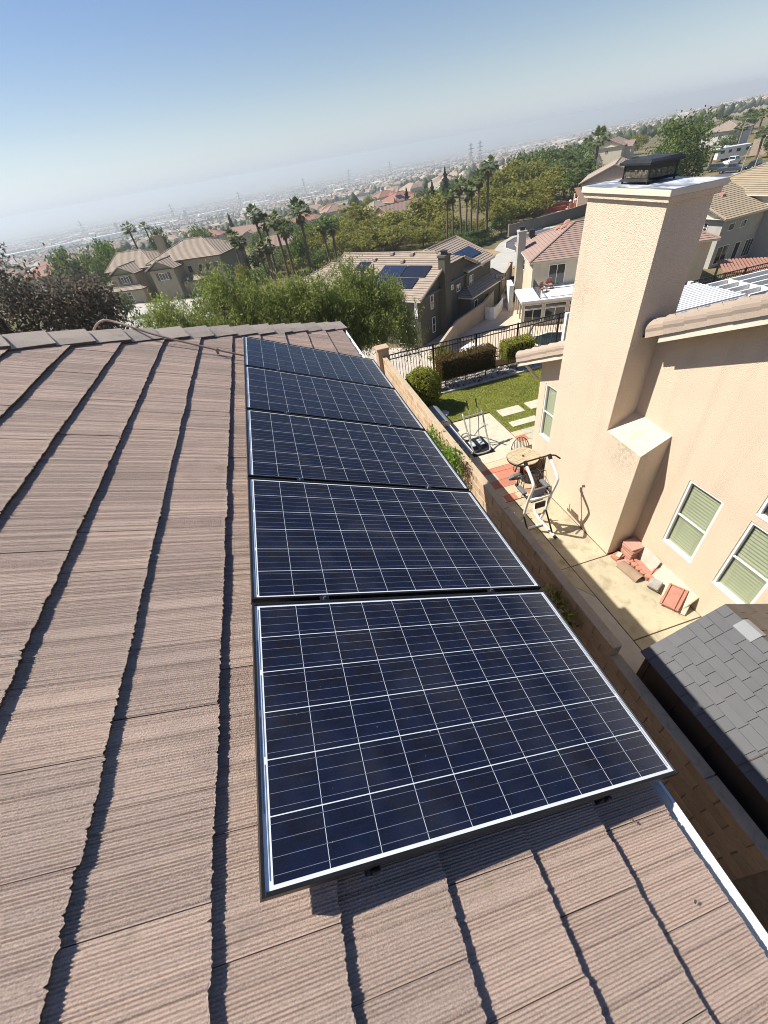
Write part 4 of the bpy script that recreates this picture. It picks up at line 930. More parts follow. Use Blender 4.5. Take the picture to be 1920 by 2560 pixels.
pl = thing('planter_box', 'terracotta coloured planter box against the house wall beside the table', 'planter', (6.32, 7.62, 0))
MB().hexa([(6.10, 7.42, 0), (6.50, 7.42, 0), (6.50, 7.84, 0), (6.10, 7.84, 0), (6.07, 7.38, .44), (6.54, 7.38, .44), (6.54, 7.88, .44), (6.07, 7.88, .44)]).build('pot', M['paver_red'], pl, True, bevel=.01)
MB().box(6.11, 6.50, 7.43, 7.83, .441, .45).build('soil', M['soil'], pl, True)
# ------------------------------------------------------------ things along the block wall
gb = thing('storage_barrel', 'grey half round storage bench with wooden end beside the block wall', 'bench', (4.75, 11.6, 0))
prof = [(4.42, 0), (4.42, .28)] + [(4.72 - .30 * math.cos(a), .28 + .20 * math.sin(a)) for a in np.linspace(.15, math.pi - .15, 9)] + [(5.02, .28), (5.02, 0)]
MB().prism([(x, 11.08, z) for x, z in prof], (0, 1.15, 0)).build('shell', pm('grey_bench_shell', (0.22, 0.235, 0.25), (0.19, 0.20, 0.215), 4, 0.5), gb, True, bevel=.008)
MB().prism([(4.72 + (x - 4.72) * .93, 11.06, .02 + z * .95) for x, z in prof], (0, .018, 0)).build('end_panel', M['trim'], gb, True)
for i in range(4): MB().box(4.55 + .09 * i, 4.585 + .09 * i, 11.052, 11.0585, .40, .43).build('vent_slot', M['rubber'], gb, True)
for k, (ya, yb, lb) in enumerate(((9.98, 10.98, 'low grey box with white edge, farther of two along the block wall'), (9.2, 9.94, 'low grey box with white edge, nearer of two along the block wall'))):
    b = thing('raised_planter', lb, 'planter', (4.6, (ya + yb) / 2, 0))
    MB().box(4.30, 4.86, ya, yb, 0, .30).build('box', pm('slate_grey_top', (0.17, 0.18, 0.195), (0.15, 0.155, 0.165), 4, 0.6), b, True, bevel=.006)
    MB().box(4.862, 4.94, ya - .01, yb + .01, .24, .31).build('white_edge', M['whitepaint'], b, True, bevel=.006)
    for j in range(1, 3): MB().box(4.305, 4.855, ya + (yb - ya) * j / 3 - .004, ya + (yb - ya) * j / 3 + .004, .3005, .304).build('joint_strip', M['rubber'], b, True)
# ------------------------------------------------------------ salvaged tiles and bricks by the wall
def pile_obj(name, label, cat, mb, mat, bev=.006): 
    o = mb.build(name, mat, bevel=bev); return tag(o, label, cat, 'salvaged masonry by the house wall')
M['terra'] = pm('terracotta', (0.44, 0.205, 0.145), (0.36, 0.165, 0.12), 9, 0.9, .4, 70)
M['terra2'] = pm('dusty_terracotta', (0.46, 0.26, 0.20), (0.40, 0.235, 0.19), 9, 0.9, .4, 70)
M['browntile'] = pm('brown_barrel_tile', (0.30, 0.215, 0.145), (0.25, 0.18, 0.125), 9, 0.9, .3, 70)
M['limestone'] = concrete('pitted_limestone', (0.60, 0.54, 0.38), (0.50, 0.44, 0.29), (0.30, 0.25, 0.15), 9)
def rotbox(c, s, rz, rx=0, ry=0): return Matrix.Translation(c) @ Matrix.Rotation(rz, 4, 'Z') @ Matrix.Rotation(ry, 4, 'Y') @ Matrix.Rotation(rx, 4, 'X') @ Matrix.Diagonal((s[0], s[1], s[2], 1))
UB = (-.5, .5, -.5, .5, -.5, .5)
st = thing('paver_stack', 'stack of square terracotta pavers in the chimney corner', 'paver stack', (6.43, 4.33, 0), 0, 'salvaged masonry by the house wall')
for i in range(8):
    MB().box(*UB, M=rotbox((6.43 + random.gauss(0, .014), 4.34 + random.gauss(0, .014), .028 + .052 * i), (.31, .31, .046), random.gauss(0, .07))).build('paver', (M['terra'], M['terra2'])[i % 2 if i < 5 else 1], st, True, bevel=.006)
for i, (x, y, z, rz, s_, lb) in enumerate(((6.17, 4.40, .045, .15, (.22, .17, .09), 'red brick lying at the chimney corner'), (6.15, 4.20, .04, -.1, (.21, .15, .08), 'red brick beside the end of the barrel tile'), (6.50, 4.02, .045, .3, (.2, .22, .09), 'square red block behind the ribbed bricks'), (6.52, 3.74, .05, .1, (.16, .24, .10), 'dusty red block between stone board and moulded tile'))):
    pile_obj('brick', lb, 'brick', MB().box(*UB, M=rotbox((x, y, z), s_, rz)), (M['terra'], M['terra2'])[i % 2])
pile_obj('mortar_chunk', 'white mortar covered brick half on the red brick', 'brick', MB().box(*UB, M=rotbox((6.19, 4.39, .106), (.15, .09, .03), .5)), M['limestone'])
bt = MB(); n = 9; cx, cy = 6.14, 3.96; ax_ = Vector((-.07, .50, 0)); sd_ = Vector((.50, .07, 0)).normalized()
o1, i1 = [], []
for i in range(n):
    a = math.pi * i / (n - 1); o1.append(sd_ * (.125 * math.cos(a)) + Vector((0, 0, .115 * math.sin(a) + .004))); i1.append(sd_ * (.110 * math.cos(a)) + Vector((0, 0, .10 * math.sin(a) + .002)))
c_ = Vector((cx, cy, 0))
bt.prism([c_ - ax_ / 2 + q for q in o1 + i1[::-1]], ax_); pile_obj('barrel_tile', 'brown half round barrel roof tile lying on the concrete', 'roof tile', bt, M['browntile'], .003)
cp = thing('ribbed_brick', 'long row of red ribbed edging bricks behind the barrel tile', 'edging brick', (6.36, 3.92, 0), 0, 'salvaged masonry by the house wall')
MB().box(*UB, M=rotbox((6.42, 3.90, .065), (.15, .72, .12), -.10)).build('brick_body', M['terra'], cp, True, bevel=.008)
for i in range(6): MB().lathe([(.058, .0), (.068, .02), (.068, .10), (.05, .115)], 10, (6.315 + .010 * i - .02, 4.17 - .118 * i, .004)).build('scallop', M['terra'], cp, True)
pile_obj('stone_board', 'tall grey stone board leaning on the wall behind the ribbed bricks', 'board', MB().box(*UB, M=rotbox((6.50, 4.00, .22), (.022, .56, .42), -.06, 0, .28)), M['concrete2'])
pile_obj('pale_board', 'pale narrow board leaning flat against the stucco wall', 'board', MB().box(*UB, M=rotbox((6.572, 3.94, .27), (.02, .6, .18), 0, 0, .2)), M['trim'])
def relief_tile(c, w_, l_, rz, tilt, lab, nm):
    T = Matrix.Translation(c) @ Matrix.Rotation(rz, 4, 'Z') @ Matrix.Rotation(tilt, 4, 'Y')
    r = thing(nm, lab, 'roof tile', (c[0], c[1], 0), 0, 'salvaged masonry by the house wall')
    MB().box(-w_ / 2, w_ / 2, -l_ / 2, l_ / 2, -.012, .008, M=T).build('tile_body', M['terra'], r, True, bevel=.004)
    for y in (-.42, .42, -.22): MB().box(-w_ / 2, w_ / 2, l_ * y - .014, l_ * y + .014, .009, .035, M=T).build('tile_rib', M['terra'], r, True, bevel=.006)
    for x in (-.46, .46): MB().box(w_ * x - .01, w_ * x + .01, -l_ / 2, l_ / 2, .009, .026, M=T).build('tile_lip', M['terra'], r, True, bevel=.005)
relief_tile((6.51, 3.62, .19), .36, .28, .3, -.8, 'upright terracotta moulded tile leaning against the stucco wall', 'moulded_tile')
relief_tile((6.32, 3.05, .20), .46, .34, .55, -.60, 'flat interlocking terracotta roof tile at the near end of the pile', 'interlocking_tile')
pile_obj('grey_tile', 'grey roof tile tucked under the interlocking terracotta tile', 'roof tile', MB().box(*UB, M=rotbox((6.40, 2.97, .16), (.48, .34, .024), .55, 0, -.62)), M['cap'])
pile_obj('stone_slab', 'long rough pitted limestone slab leaning against the wall', 'stone slab', MB().box(*UB, M=rotbox((6.46, 3.25, .17), (.46, .86, .055), -.03, 0, -.85)), M['limestone'], .012)
pile_obj('corner_stone', 'small grey brown cobble block leaning on the limestone slab', 'stone block', MB().box(*UB, M=rotbox((6.26, 3.45, .14), (.21, .21, .15), .45, 0, -.5)), M['boulder'], .015)
# ------------------------------------------------------------ houses on the lower terrace
GZ = -9.0
def clip(poly, f):          # keep f(p) >= 0
    out = []
    for i in range(len(poly)):
        a, b = poly[i], poly[(i + 1) % len(poly)]; fa, fb = f(a), f(b)
        if fa >= 0: out.append(a)
        if (fa >= 0) != (fb >= 0): out.append(a + (b - a) * (fa / (fa - fb)))
    return out
def tiled(mb, poly, expo=.36, step=.045, mi=0):
    poly = [Vector(p) for p in poly]; n = (poly[1] - poly[0]).cross(poly[2] - poly[0]).normalized()
    if n.z < 0: n = -n
    up = Vector((0, 0, 1)) - n * n.z; up.normalize(); s0 = min(p.dot(up) for p in poly); s1 = max(p.dot(up) for p in poly); k = 0
    while s0 + k * expo < s1 - 1e-4:
        lo, hi = s0 + k * expo, min(s0 + (k + 1) * expo, s1)
        q = clip(clip(poly, lambda p: p.dot(up) - lo), lambda p: hi - p.dot(up))
        if len(q) >= 3:
            top = [p + n * (step * (1 - (p.dot(up) - lo) / expo)) for p in q]; mb.poly(top, mi)
            e = [(i, (i + 1) % len(q)) for i in range(len(q)) if abs(q[i].dot(up) - lo) < 1e-3 and abs(q[(i + 1) % len(q)].dot(up) - lo) < 1e-3]
            for i, j in e: mb.poly([q[i], q[j], top[j], top[i]], mi + 1)
        k += 1
def ridge_caps(mb, a, b, r=.10, mi=0):
    a, b = Vector(a), Vector(b); d = (b - a); n = max(1, int(d.length / .4))
    for i in range(n): 
        p, q = a + d * i / n, a + d * (i + 1) / n; mb.tube([p, q], [r, r * .86], 6, mi)
def roof_block(H, mats, a0, a1, b0, b1, ez, slope, axis='a', kind='hip', ov=.45, gz=GZ, wall=True, jerk=0.0, expo=.36):
    mb = MB(); A0, A1, B0, B1 = a0 - ov, a1 + ov, b0 - ov, b1 + ov
    sw = (lambda p: p) if axis == 'a' else (lambda p: (p[1], p[0], p[2]))
    if axis == 'b': A0, A1, B0, B1 = B0, B1, A0, A1
    half = (B1 - B0) / 2; rz_ = ez + half * slope; bm_ = (B0 + B1) / 2
    k0, k1 = (kind if isinstance(kind, tuple) else (kind, kind))
    def rend(k, A, s):      # ridge end
        return A + s * half if k == 'hip' else (A + s * jerk if k == 'jerk' else A)
    r0, r1 = rend(k0, A0, 1), rend(k1, A1, -1)
    jz = rz_ - jerk * slope
    def half_w(k): return half - jerk if k == 'jerk' else 0
    near = [(A0, B0, ez), (A1, B0, ez)] + ([(A1, B0 + half - jerk, jz)] if k1 == 'jerk' else []) + [(r1, bm_, rz_), (r0, bm_, rz_)] + ([(A0, B0 + half - jerk, jz)] if k0 == 'jerk' else [])
    far = [(A0, B1, ez), (A1, B1, ez)] + ([(A1, B1 - half + jerk, jz)] if k1 == 'jerk' else []) + [(r1, bm_, rz_), (r0, bm_, rz_)] + ([(A0, B1 - half + jerk, jz)] if k0 == 'jerk' else [])
    planes = [near, far]
    for k, A, r in ((k0, A0, r0), (k1, A1, r1)):
        if k == 'hip': planes.append([(A, B0, ez), (r, bm_, rz_), (A, B1, ez)])
        if k == 'jerk': planes.append([(A, B0 + half - jerk, jz), (r, bm_, rz_), (A, B1 - half + jerk, jz)])
    for pl_ in planes: tiled(mb, [sw(p) for p in pl_], expo)
    ridge_caps(mb, sw((r0, bm_, rz_ + .05)), sw((r1, bm_, rz_ + .05)))
    for k, A, r in ((k0, A0, r0), (k1, A1, r1)):
        if k == 'hip':
            for B in (B0, B1): ridge_caps(mb, sw((A, B, ez + .05)), sw((r, bm_, rz_ + .05)))
        else:
            for B in (B0, B1): ridge_caps(mb, sw((A, B, ez + .03)), sw((A, B0 + half - jerk if B == B0 else B1 - half + jerk, jz + .03)) if k == 'jerk' else sw((A, bm_, rz_ + .03)), .12)
    mb.poly([sw(p) for p in ((A0, B0, ez - .02), (A1, B0, ez - .02), (A1, B1, ez - .02), (A0, B1, ez - .02))], 2)
    rf = mb.build('roof', [mats['roof'], mats['gap'], mats['trim']], H)
    fb = MB()
    for (p, q) in (((A0, B0), (A1, B0)), ((A0, B1), (A1, B1))): fb.poly([sw((p[0], p[1], ez - .16)), sw((q[0], q[1], ez - .16)), sw((q[0], q[1], ez + .03)), sw((p[0], p[1], ez + .03))])
    for k, A in ((k0, A0), (k1, A1)):
        if k == 'hip': fb.poly([sw((A, B0, ez - .16)), sw((A, B1, ez - .16)), sw((A, B1, ez + .03)), sw((A, B0, ez + .03))])
        else:
            for B, Bt in ((B0, B0 + half - (jerk if k == 'jerk' else 0)), (B1, B1 - half + (jerk if k == 'jerk' else 0))):
                zt = jz if k == 'jerk' else rz_; fb.poly([sw((A, B, ez - .16)), sw((A, Bt, zt - .16)), sw((A, Bt, zt + .02)), sw((A, B, ez + .02))])
    fb.build('fascia', mats['trim'], rf)
    if wall:
        wb = MB(); wb.box(a0, a1, b0, b1, gz - .3, ez - .021)
        for k, A in ((k0, a0 if axis == 'a' else b0), (k1, a1 if axis == 'a' else b1)):
            if k != 'hip':
                bb0, bb1 = (b0, b1) if axis == 'a' else (a0, a1); j = jerk if k == 'jerk' else 0
                zt = rz_ - .05 - j * slope; w_ = (bb1 - bb0) / 2
                pts = [(A, bb0, ez - .02), (A, bb1, ez - .02)] + ([(A, bm_ + j, zt), (A, bm_ - j, zt)] if j else [(A, bm_, zt)])
                wb.poly([sw(p) for p in pts])
        wb.build('wall', mats['wall'], H)
    return rf
def hwin(H, face, c, along, z, w_, h_, m, bars=(1, 0), dark=True, trim=.07):
    # face: ('a',value,sign) plane a=value with outward sign, 'along' = coordinate on the other axis
    ax_, val, sg = face
    def T(u, n, zz): return (val + sg * n, u, zz) if ax_ == 'a' else (u, val + sg * n, zz)
    def bx(mb, u0, u1, z0, z1, n0, n1, mi=0):
        p = [T(u0, n0, z0), T(u1, n0, z0), T(u1, n1, z0), T(u0, n1, z0), T(u0, n0, z1), T(u1, n0, z1), T(u1, n1, z1), T(u0, n1, z1)]; mb.hexa(p, mi)
    mb = MB(); u0, u1 = along - w_ / 2, along + w_ / 2
    for (p, q, r, s) in ((u0, u1, z, z + trim), (u0, u1, z + h_ - trim, z + h_), (u0, u0 + trim, z + trim, z + h_ - trim), (u1 - trim, u1, z + trim, z + h_ - trim)): bx(mb, p, q, r, s, -.02, .05)
    for i in range(1, bars[0] + 1): u = u0 + w_ * i / (bars[0] + 1); bx(mb, u - .03, u + .03, z + trim, z + h_ - trim, 0, .035)
    for i in range(1, bars[1] + 1): zz = z + h_ * i / (bars[1] + 1); bx(mb, u0 + trim, u1 - trim, zz - .025, zz + .025, 0, .034)
    wn = mb.build('window', m, H); g = MB(); g.poly([T(u0 + trim, .015, z + trim), T(u1 - trim, .015, z + trim), T(u1 - trim, .015, z + h_ - trim), T(u0 + trim, .015, z + h_ - trim)]); g.build('pane', M['pane_dark'], wn)
    return wn
def roofm(name, c1, c2): return pm(name, c1, c2, 1.2, .85, .3, 20, .02)
M['rt_tan'] = roofm('tan_concrete_roof', (0.35, 0.28, 0.215), (0.30, 0.24, 0.19)); M['rt_pink'] = roofm('pink_concrete_roof', (0.33, 0.225, 0.18), (0.29, 0.20, 0.165))
M['rt_red'] = roofm('red_clay_roof', (0.35, 0.18, 0.13), (0.30, 0.155, 0.115)); M['rt_olive'] = roofm('olive_tan_roof', (0.36, 0.29, 0.19), (0.31, 0.25, 0.17)); M['rt_dark'] = roofm('shaded_grey_roof', (0.14, 0.125, 0.11), (0.12, 0.105, 0.095))
M['rt_gap'] = pm('tile_course_gap', (0.085, 0.062, 0.045), None, 4, .95)
M['w_dark'] = stucco('dark_olive_stucco', (0.115, 0.105, 0.082), (0.10, 0.092, 0.072), 30, .3)
M['w_tan'] = stucco('tan_stucco', (0.36, 0.31, 0.215), (0.32, 0.275, 0.19), 30, .3); M['w_cream'] = stucco('cream_stucco', (0.60, 0.53, 0.40), (0.55, 0.485, 0.37), 30, .3)
M['w_white'] = stucco('off_white_stucco', (0.66, 0.63, 0.56), (0.60, 0.575, 0.51), 30, .3); M['w_grey'] = stucco('pale_grey_stucco', (0.46, 0.44, 0.385), (0.42, 0.40, 0.355), 30, .3)
M['w_pink'] = stucco('pink_stucco', (0.56, 0.42, 0.32), (0.50, 0.375, 0.29), 30, .3)
M['brown_trim'] = pm('brown_trim', (0.13, 0.095, 0.065), None, 3, .7)
M['solar_far'] = pm('distant_solar_glass', (0.012, 0.014, 0.022), (0.02, 0.022, 0.035), 3, .15, spec=.6)
def mats(roof, wall, trim): return dict(roof=M[roof], gap=M['rt_gap'], wall=M[wall], trim=M[trim])
def chimney_part(H, a0, a1, b0, b1, z1, mat, gz=GZ, cap=True):
    c = MB().box(a0, a1, b0, b1, gz - .2, z1).build('chimney', mat, H)
    if cap:
        MB().box(a0 - .08, a1 + .08, b0 - .08, b1 + .08, z1 + .002, z1 + .18).build('chimney_cap', mat, c); am, bm_ = (a0 + a1) / 2, (b0 + b1) / 2
        MB().box(am - .25, am + .25, bm_ - .25, bm_ + .25, z1 + .182, z1 + .48).box(am - .32, am + .32, bm_ - .32, bm_ + .32, z1 + .483, z1 + .55).build('spark_arrestor', M['black'], c)
    return c
def roof_panel_on(H, name, corners, mat, n=.10):   # flat slab lying on a roof plane (4 corners, ccw)
    c = [Vector(p) for p in corners]; nn = (c[1] - c[0]).cross(c[3] - c[0]).normalized()
    if nn.z < 0: nn = -nn
    MB().hexa([p + nn * n for p in c] + [p + nn * (n + .04) for p in c]).build(name, mat, H)
# --- dark house with solar panels
TH = 37.8
dh = thing('dark_house', 'dark olive two storey house with tan tile roof and solar panels below the fence', 'house', (14.4, 42.1, GZ), R_(TH))
m_ = mats('rt_tan', 'w_dark', 'trim'); EZ_ = 4.75
sl_ = .40
roof_block(dh, m_, 0, 13, 0, 14.6, EZ_, sl_, 'b', ('jerk', 'gable'), .4, 0, True, 2.2)
roof_block(dh, m_, 1.8, 10.5, 14.7, 21.5, EZ_ - .1, sl_, 'b', ('gable', 'hip'), .35, 0)
roof_block(dh, m_, 9.5, 15.6, -.25, 9.6, EZ_ + .35, sl_, 'a', ('gable', 'gable'), .4, 0)
md = mats('rt_dark', 'w_dark', 'trim')
roof_block(dh, mats('rt_tan', 'w_dark', 'trim'), 8.3, 16.4, -1.5, 1.6, 2.75, .42, 'a', ('hip', 'gable'), .35, 0)
chimney_part(dh, 3.9, 5.1, -.75, .0, 7.55, M['w_dark'], 0)
hwin(dh, ('a', 0, -1), 0, 2.6, 3.05, 1.9, 1.15, M['white'], (1, 0)); hwin(dh, ('a', 0, -1), 0, 1.9, .12, 2.3, 2.1, M['white'], (1, 0)); hwin(dh, ('a', 0, -1), 0, 6.2, .12, 2.0, 2.1, M['white'], (1, 0))
hwin(dh, ('b', 0, -1), 0, 2.35, 3.2, .62, 1.35, M['white'], (0, 1)); hwin(dh, ('b', 0, -1), 0, 2.5, .75, .62, 1.6, M['white'], (0, 1)); hwin(dh, ('b', 0, -1), 0, 8.0, 3.35, .8, .75, M['white'], (1, 0)); hwin(dh, ('b', 0, -1), 0, 6.6, 3.9, .5, .5, M['white'], (0, 0))
hwin(dh, ('b', -.25, -1), 0, 10.6, 3.2, .85, 1.2, M['white'], (1, 1)); hwin(dh, ('b', -1.5, -1), 0, 9.4, .1, .85, 2.05, M['white'], (0, 0)); hwin(dh, ('b', -1.5, -1), 0, 12.2, .9, .7, 1.2, M['brown_trim'], (0, 0))
MB().box(-.16, -.13, .2, .55, 3.0, 4.6).build('downspout_box', M['white'], dh)
def RA(a, b, n=0): return Vector((a, b, EZ_ + (a + .4) * sl_ + n))
for (a0, a1, b0, b1, mm) in ((1.1, 2.6, 1.6, 4.6, 'solar_far'), (2.75, 4.4, 1.0, 4.0, 'solar_far'), (2.75, 4.4, 4.15, 7.2, 'panelblue'), (1.1, 2.6, 4.75, 9.0, 'solar_far'), (3.6, 5.0, 9.6, 11.2, 'solar_far')):
    if mm == 'panelblue': M['panelblue'] = M.get('panelblue') or pm('blue_solar_glass', (0.014, 0.022, 0.05), (0.02, 0.03, 0.06), 3, .2, spec=.6)
    roof_panel_on(dh, 'roof_solar_panel', [RA(a0, b0), RA(a0, b1), RA(a1, b1), RA(a1, b0)], M[mm], .08)
def RB(a, b): return Vector((a, b, EZ_ + .35 + (b + .65) * sl_))
for (a0, a1) in ((10.2, 12.4), (12.5, 14.9)): roof_panel_on(dh, 'roof_solar_panel', [RB(a0, .7), RB(a1, .7), RB(a1, 2.4), RB(a0, 2.4)], M['panelblue'], .08)
for (a, b) in ((5.0, 5.2), (5.3, 9.3), (6.1, 4.6), (6.2, 7.4)): 
    p = RA(a, b); MB().hexa([p + Vector((-.25, -.25, .02)), p + Vector((.2, -.25, .15)), p + Vector((.2, .25, .15)), p + Vector((-.25, .25, .02)), p + Vector((-.22, -.2, .22)), p + Vector((.2, -.2, .26)), p + Vector((.2, .2, .26)), p + Vector((-.22, .2, .22))]).build('roof_vent', M['rt_pink'], dh)
# --- house with pool, deck room and hip roof
ph = thing('pool_house', 'cream two storey house with pink tile hip roof and balcony over a glazed room', 'house', (25.4, 41.0, GZ), R_(-21))
mp = mats('rt_pink', 'w_cream', 'trim')
roof_block(ph, mp, 1.6, 19.2, 4.7, 15.0, 5.2, .41, 'a', 'hip', .45, 0)
dk = MB().box(-.15, 9.6, -.15, 4.69, 2.38, 2.62).build('balcony_deck', M['white'], ph)
MB().box(0, 9.4, 0, 4.69, 0, .45).box(0, 9.4, .02, 4.69, 2.15, 2.379).build('sunroom_wall', M['w_cream'], ph)
for a in (0, 2.1, 4.5, 6.9, 9.2): MB().box(a, a + .22, -.005, .16, .45, 2.15).build('sunroom_post', M['w_cream'], ph)
for b in (1.5, 3.1, 4.5): MB().box(.0, .16, b, b + .18, .45, 2.15).build('sunroom_post', M['w_cream'], ph)
for (a0, a1) in ((.22, 2.1), (2.32, 4.5), (4.72, 6.9), (7.12, 9.2)):
    w_ = hwin(ph, ('b', .05, -1), 0, (a0 + a1) / 2, .06, a1 - a0 - .05, 1.68, M['white'], (1, 0)); hwin(ph, ('b', .05, -1), 0, (a0 + a1) / 2, 1.78, a1 - a0 - .05, .42, M['white'], (0, 0), trim=.05)
hwin(ph, ('b', 4.7, -1), 0, 4.2, 2.65, 1.75, 2.05, M['white'], (1, 0))
hwin(ph, ('a', 1.6, -1), 0, 10.0, 3.3, .9, 1.2, M['white'], (0, 1))
rl = MB().box(1.75, 9.5, .12, .16, 3.52, 3.57).box(1.75, 9.5, .12, .16, 2.72, 2.75).box(1.75, 1.79, .12, 4.6, 3.52, 3.57).box(1.75, 1.79, .12, 4.6, 2.72, 2.75).build('balcony_railing', M['iron'], ph)
mb = MB()
for i in range(64): a = 1.8 + i * .12; mb.box(a, a + .018, .13, .15, 2.63, 3.53)
for i in range(36): b = .2 + i * .12; mb.box(1.76, 1.778, b, b + .018, 2.63, 3.53)
mb.build('balusters', M['iron'], rl)
chimney_part(ph, .75, 1.6, 10.2, 11.4, 7.1, M['w_grey'], 0)
MB().hexa([(2.5, 13.2, 6.1), (3.1, 13.2, 6.1), (3.1, 14.0, 6.1), (2.5, 14.0, 6.1), (2.5, 13.2, 6.8), (3.1, 13.2, 6.8), (3.1, 14.0, 6.8), (2.5, 14.0, 6.8)]).build('roof_box', M['black'], ph)
for i, (a, b) in enumerate(((5.2, 11.0), (5.6, 10.2), (6.2, 11.4))):
    z = 5.2 + (a - 1.15) * .41; MB().hexa([(a - .3, b - .3, z), (a + .3, b - .3, z + .2), (a + .3, b + .3, z + .2), (a - .3, b + .3, z), (a - .1, b - .05, z + .3), (a + .3, b - .2, z + .35), (a + .3, b + .2, z + .35), (a - .1, b + .05, z + .3)]).build('roof_vent', M['terra'], ph)
MB().box(-.55, -.05, 6.0, 8.6, 0, 2.75).build('side_enclosure', M['white'], ph)
# --- tan houses on the left
lh = thing('tan_house', 'tan two storey house with big tile roof and shuttered gable windows at left', 'house', (-20.0, 101.0, GZ), R_(-24))
ml = mats('rt_tan', 'w_tan', 'brown_trim')
roof_block(lh, ml, -12.5, -1.5, 1.5, 12.5, 5.3, .40, 'a', ('gable', 'hip'), .5, 0)
roof_block(lh, ml, -9.5, -4.5, -1.5, 6.0, 5.0, .45, 'b', ('gable', 'gable'), .5, 0)
roof_block(lh, ml, -1.4, 14.0, .0, 11.5, 5.9, .40, 'a', ('hip', 'hip'), .5, 0)
roof_block(lh, ml, .3, 5.5, -3.2, 4.0, 5.2, .45, 'b', ('gable', 'gable'), .5, 0)
roof_block(lh, ml, -12.0, -3.0, -3.0, -1.45, 2.5, .35, 'a', 'hip', .4, 0)
roof_block(lh, ml, 5.6, 9.5, -2.0, .1, 2.6, .35, 'a', 'hip', .4, 0)
for (c, z) in ((-7.0, 3.4), ): hwin(lh, ('b', -1.5, -1), 0, c, z, 1.9, 1.2, M['white'], (2, 0)); [MB().box(c + s * 1.25 - .25, c + s * 1.25 + .25, -1.56, -1.51, z, z + 1.2).build('shutter', M['brown_trim'], lh) for s in (-1, 1)]
hwin(lh, ('b', -3.2, -1), 0, 2.9, 3.4, 1.9, 1.2, M['white'], (2, 0)); [MB().box(2.9 + s * 1.25 - .25, 2.9 + s * 1.25 + .25, -3.26, -3.21, 3.4, 4.6).build('shutter', M['brown_trim'], lh) for s in (-1, 1)]
for a in (7.0, 9.2, 11.0, 12.6): hwin(lh, ('b', 0, -1), 0, a, 3.6, .8, 1.1, M['brown_trim'], (1, 1))
hwin(lh, ('b', 0, -1), 0, 12.0, .6, 1.6, 1.4, M['brown_trim'], (1, 0)); hwin(lh, ('b', -3.0, -1), 0, -8, .1, 4.2, 2.1, M['white'], (3, 2))
chimney_part(lh, -2.6, -1.2, 6.5, 7.6, 9.6, M['w_tan'], 0)
# --- tan house at right behind the chimney
rh = thing('grey_house', 'pale grey two storey house with olive tan tile roof at the right edge', 'house', (53.2, 45.0, GZ), R_(8))
mr = mats('rt_olive', 'w_grey', 'trim')
roof_block(rh, mr, 0, 6.9, 0, 11.4, 5.1, .40, 'a', ('gable', 'gable'), .5, 0)
roof_block(rh, mr, 6.95, 17.0, -3.0, 10.0, 6.4, .40, 'b', ('gable', 'hip'), .5, 0)
roof_block(rh, mr, 4.0, 14.0, 10.1, 19.0, 5.0, .40, 'a', 'hip', .5, 0)
for b in (2.2, 4.6): hwin(rh, ('a', 0, -1), 0, b, 3.6, .95, 1.05, M['white'], (1, 1))
for a in (1.6, 3.6): hwin(rh, ('b', 0, -1), 0, a, 3.7, 1.0, .75, M['white'], (0, 0))
hwin(rh, ('b', 0, -1), 0, 1.5, .3, 2.0, 1.9, M['white'], (1, 0)); hwin(rh, ('b', 0, -1), 0, 4.0, .1, .95, 2.05, M['white'], (0, 0)); hwin(rh, ('b', 0, -1), 0, 6.1, .2, 1.5, 1.9, M['white'], (2, 0)); hwin(rh, ('a', 6.95, -1), 0, -1.6, 3.4, .9, 1.1, M['white'], (1, 1))
z_ = 5.1 + 4.2 * .4; MB().hexa([(3.2, 3.3, z_ - .3), (3.8, 3.3, z_ - .3), (3.8, 3.9, z_), (3.2, 3.9, z_), (3.25, 3.3, z_ + .1), (3.75, 3.3, z_ + .1), (3.75, 3.9, z_ + .2), (3.25, 3.9, z_ + .2)]).build('roof_vent', M['terra'], rh)
# --- smaller houses farther down the hill
def small_house(label, x, y, rz, w_, d_, mset, h=5.2, kind='hip', wing=True, gz=None, solar=False, z0=None):
    g = terr(x, y) if z0 is None else z0
    H = thing('hillside_house', label, 'house', (x, y, g), R_(rz), 'houses down the hillside'); m = mats(*mset)
    roof_block(H, m, -w_ / 2, w_ / 2, -d_ / 2, d_ / 2, h, .40, 'a', kind, .5, 0, expo=.45)
    if wing: roof_block(H, m, -w_ * .15, w_ * .32, -d_ / 2 - 2.5, 0, h - .6, .40, 'b', ('gable', 'gable'), .4, 0, expo=.45)
    for q in (-.36, -.22, .38): hwin(H, ('b', -d_ / 2, -1), 0, q * w_, h - 2.0, 1.1, 1.1, M['white'], (1, 0))
    hwin(H, ('a', -w_ / 2, -1), 0, 0, h - 2.0, 1.1, 1.1, M['white'], (1, 0))
    if solar:
        def q(a, t): return Vector((a, -d_ / 2 - .5 + t, h + t * .4))
        roof_panel_on(H, 'roof_solar_panel', [q(-w_ * .35, 1.2), q(-w_ * .35 + 3, 1.2), q(-w_ * .35 + 3, 3.4), q(-w_ * .35, 3.4)], M['panelblue'], .1)
    return H
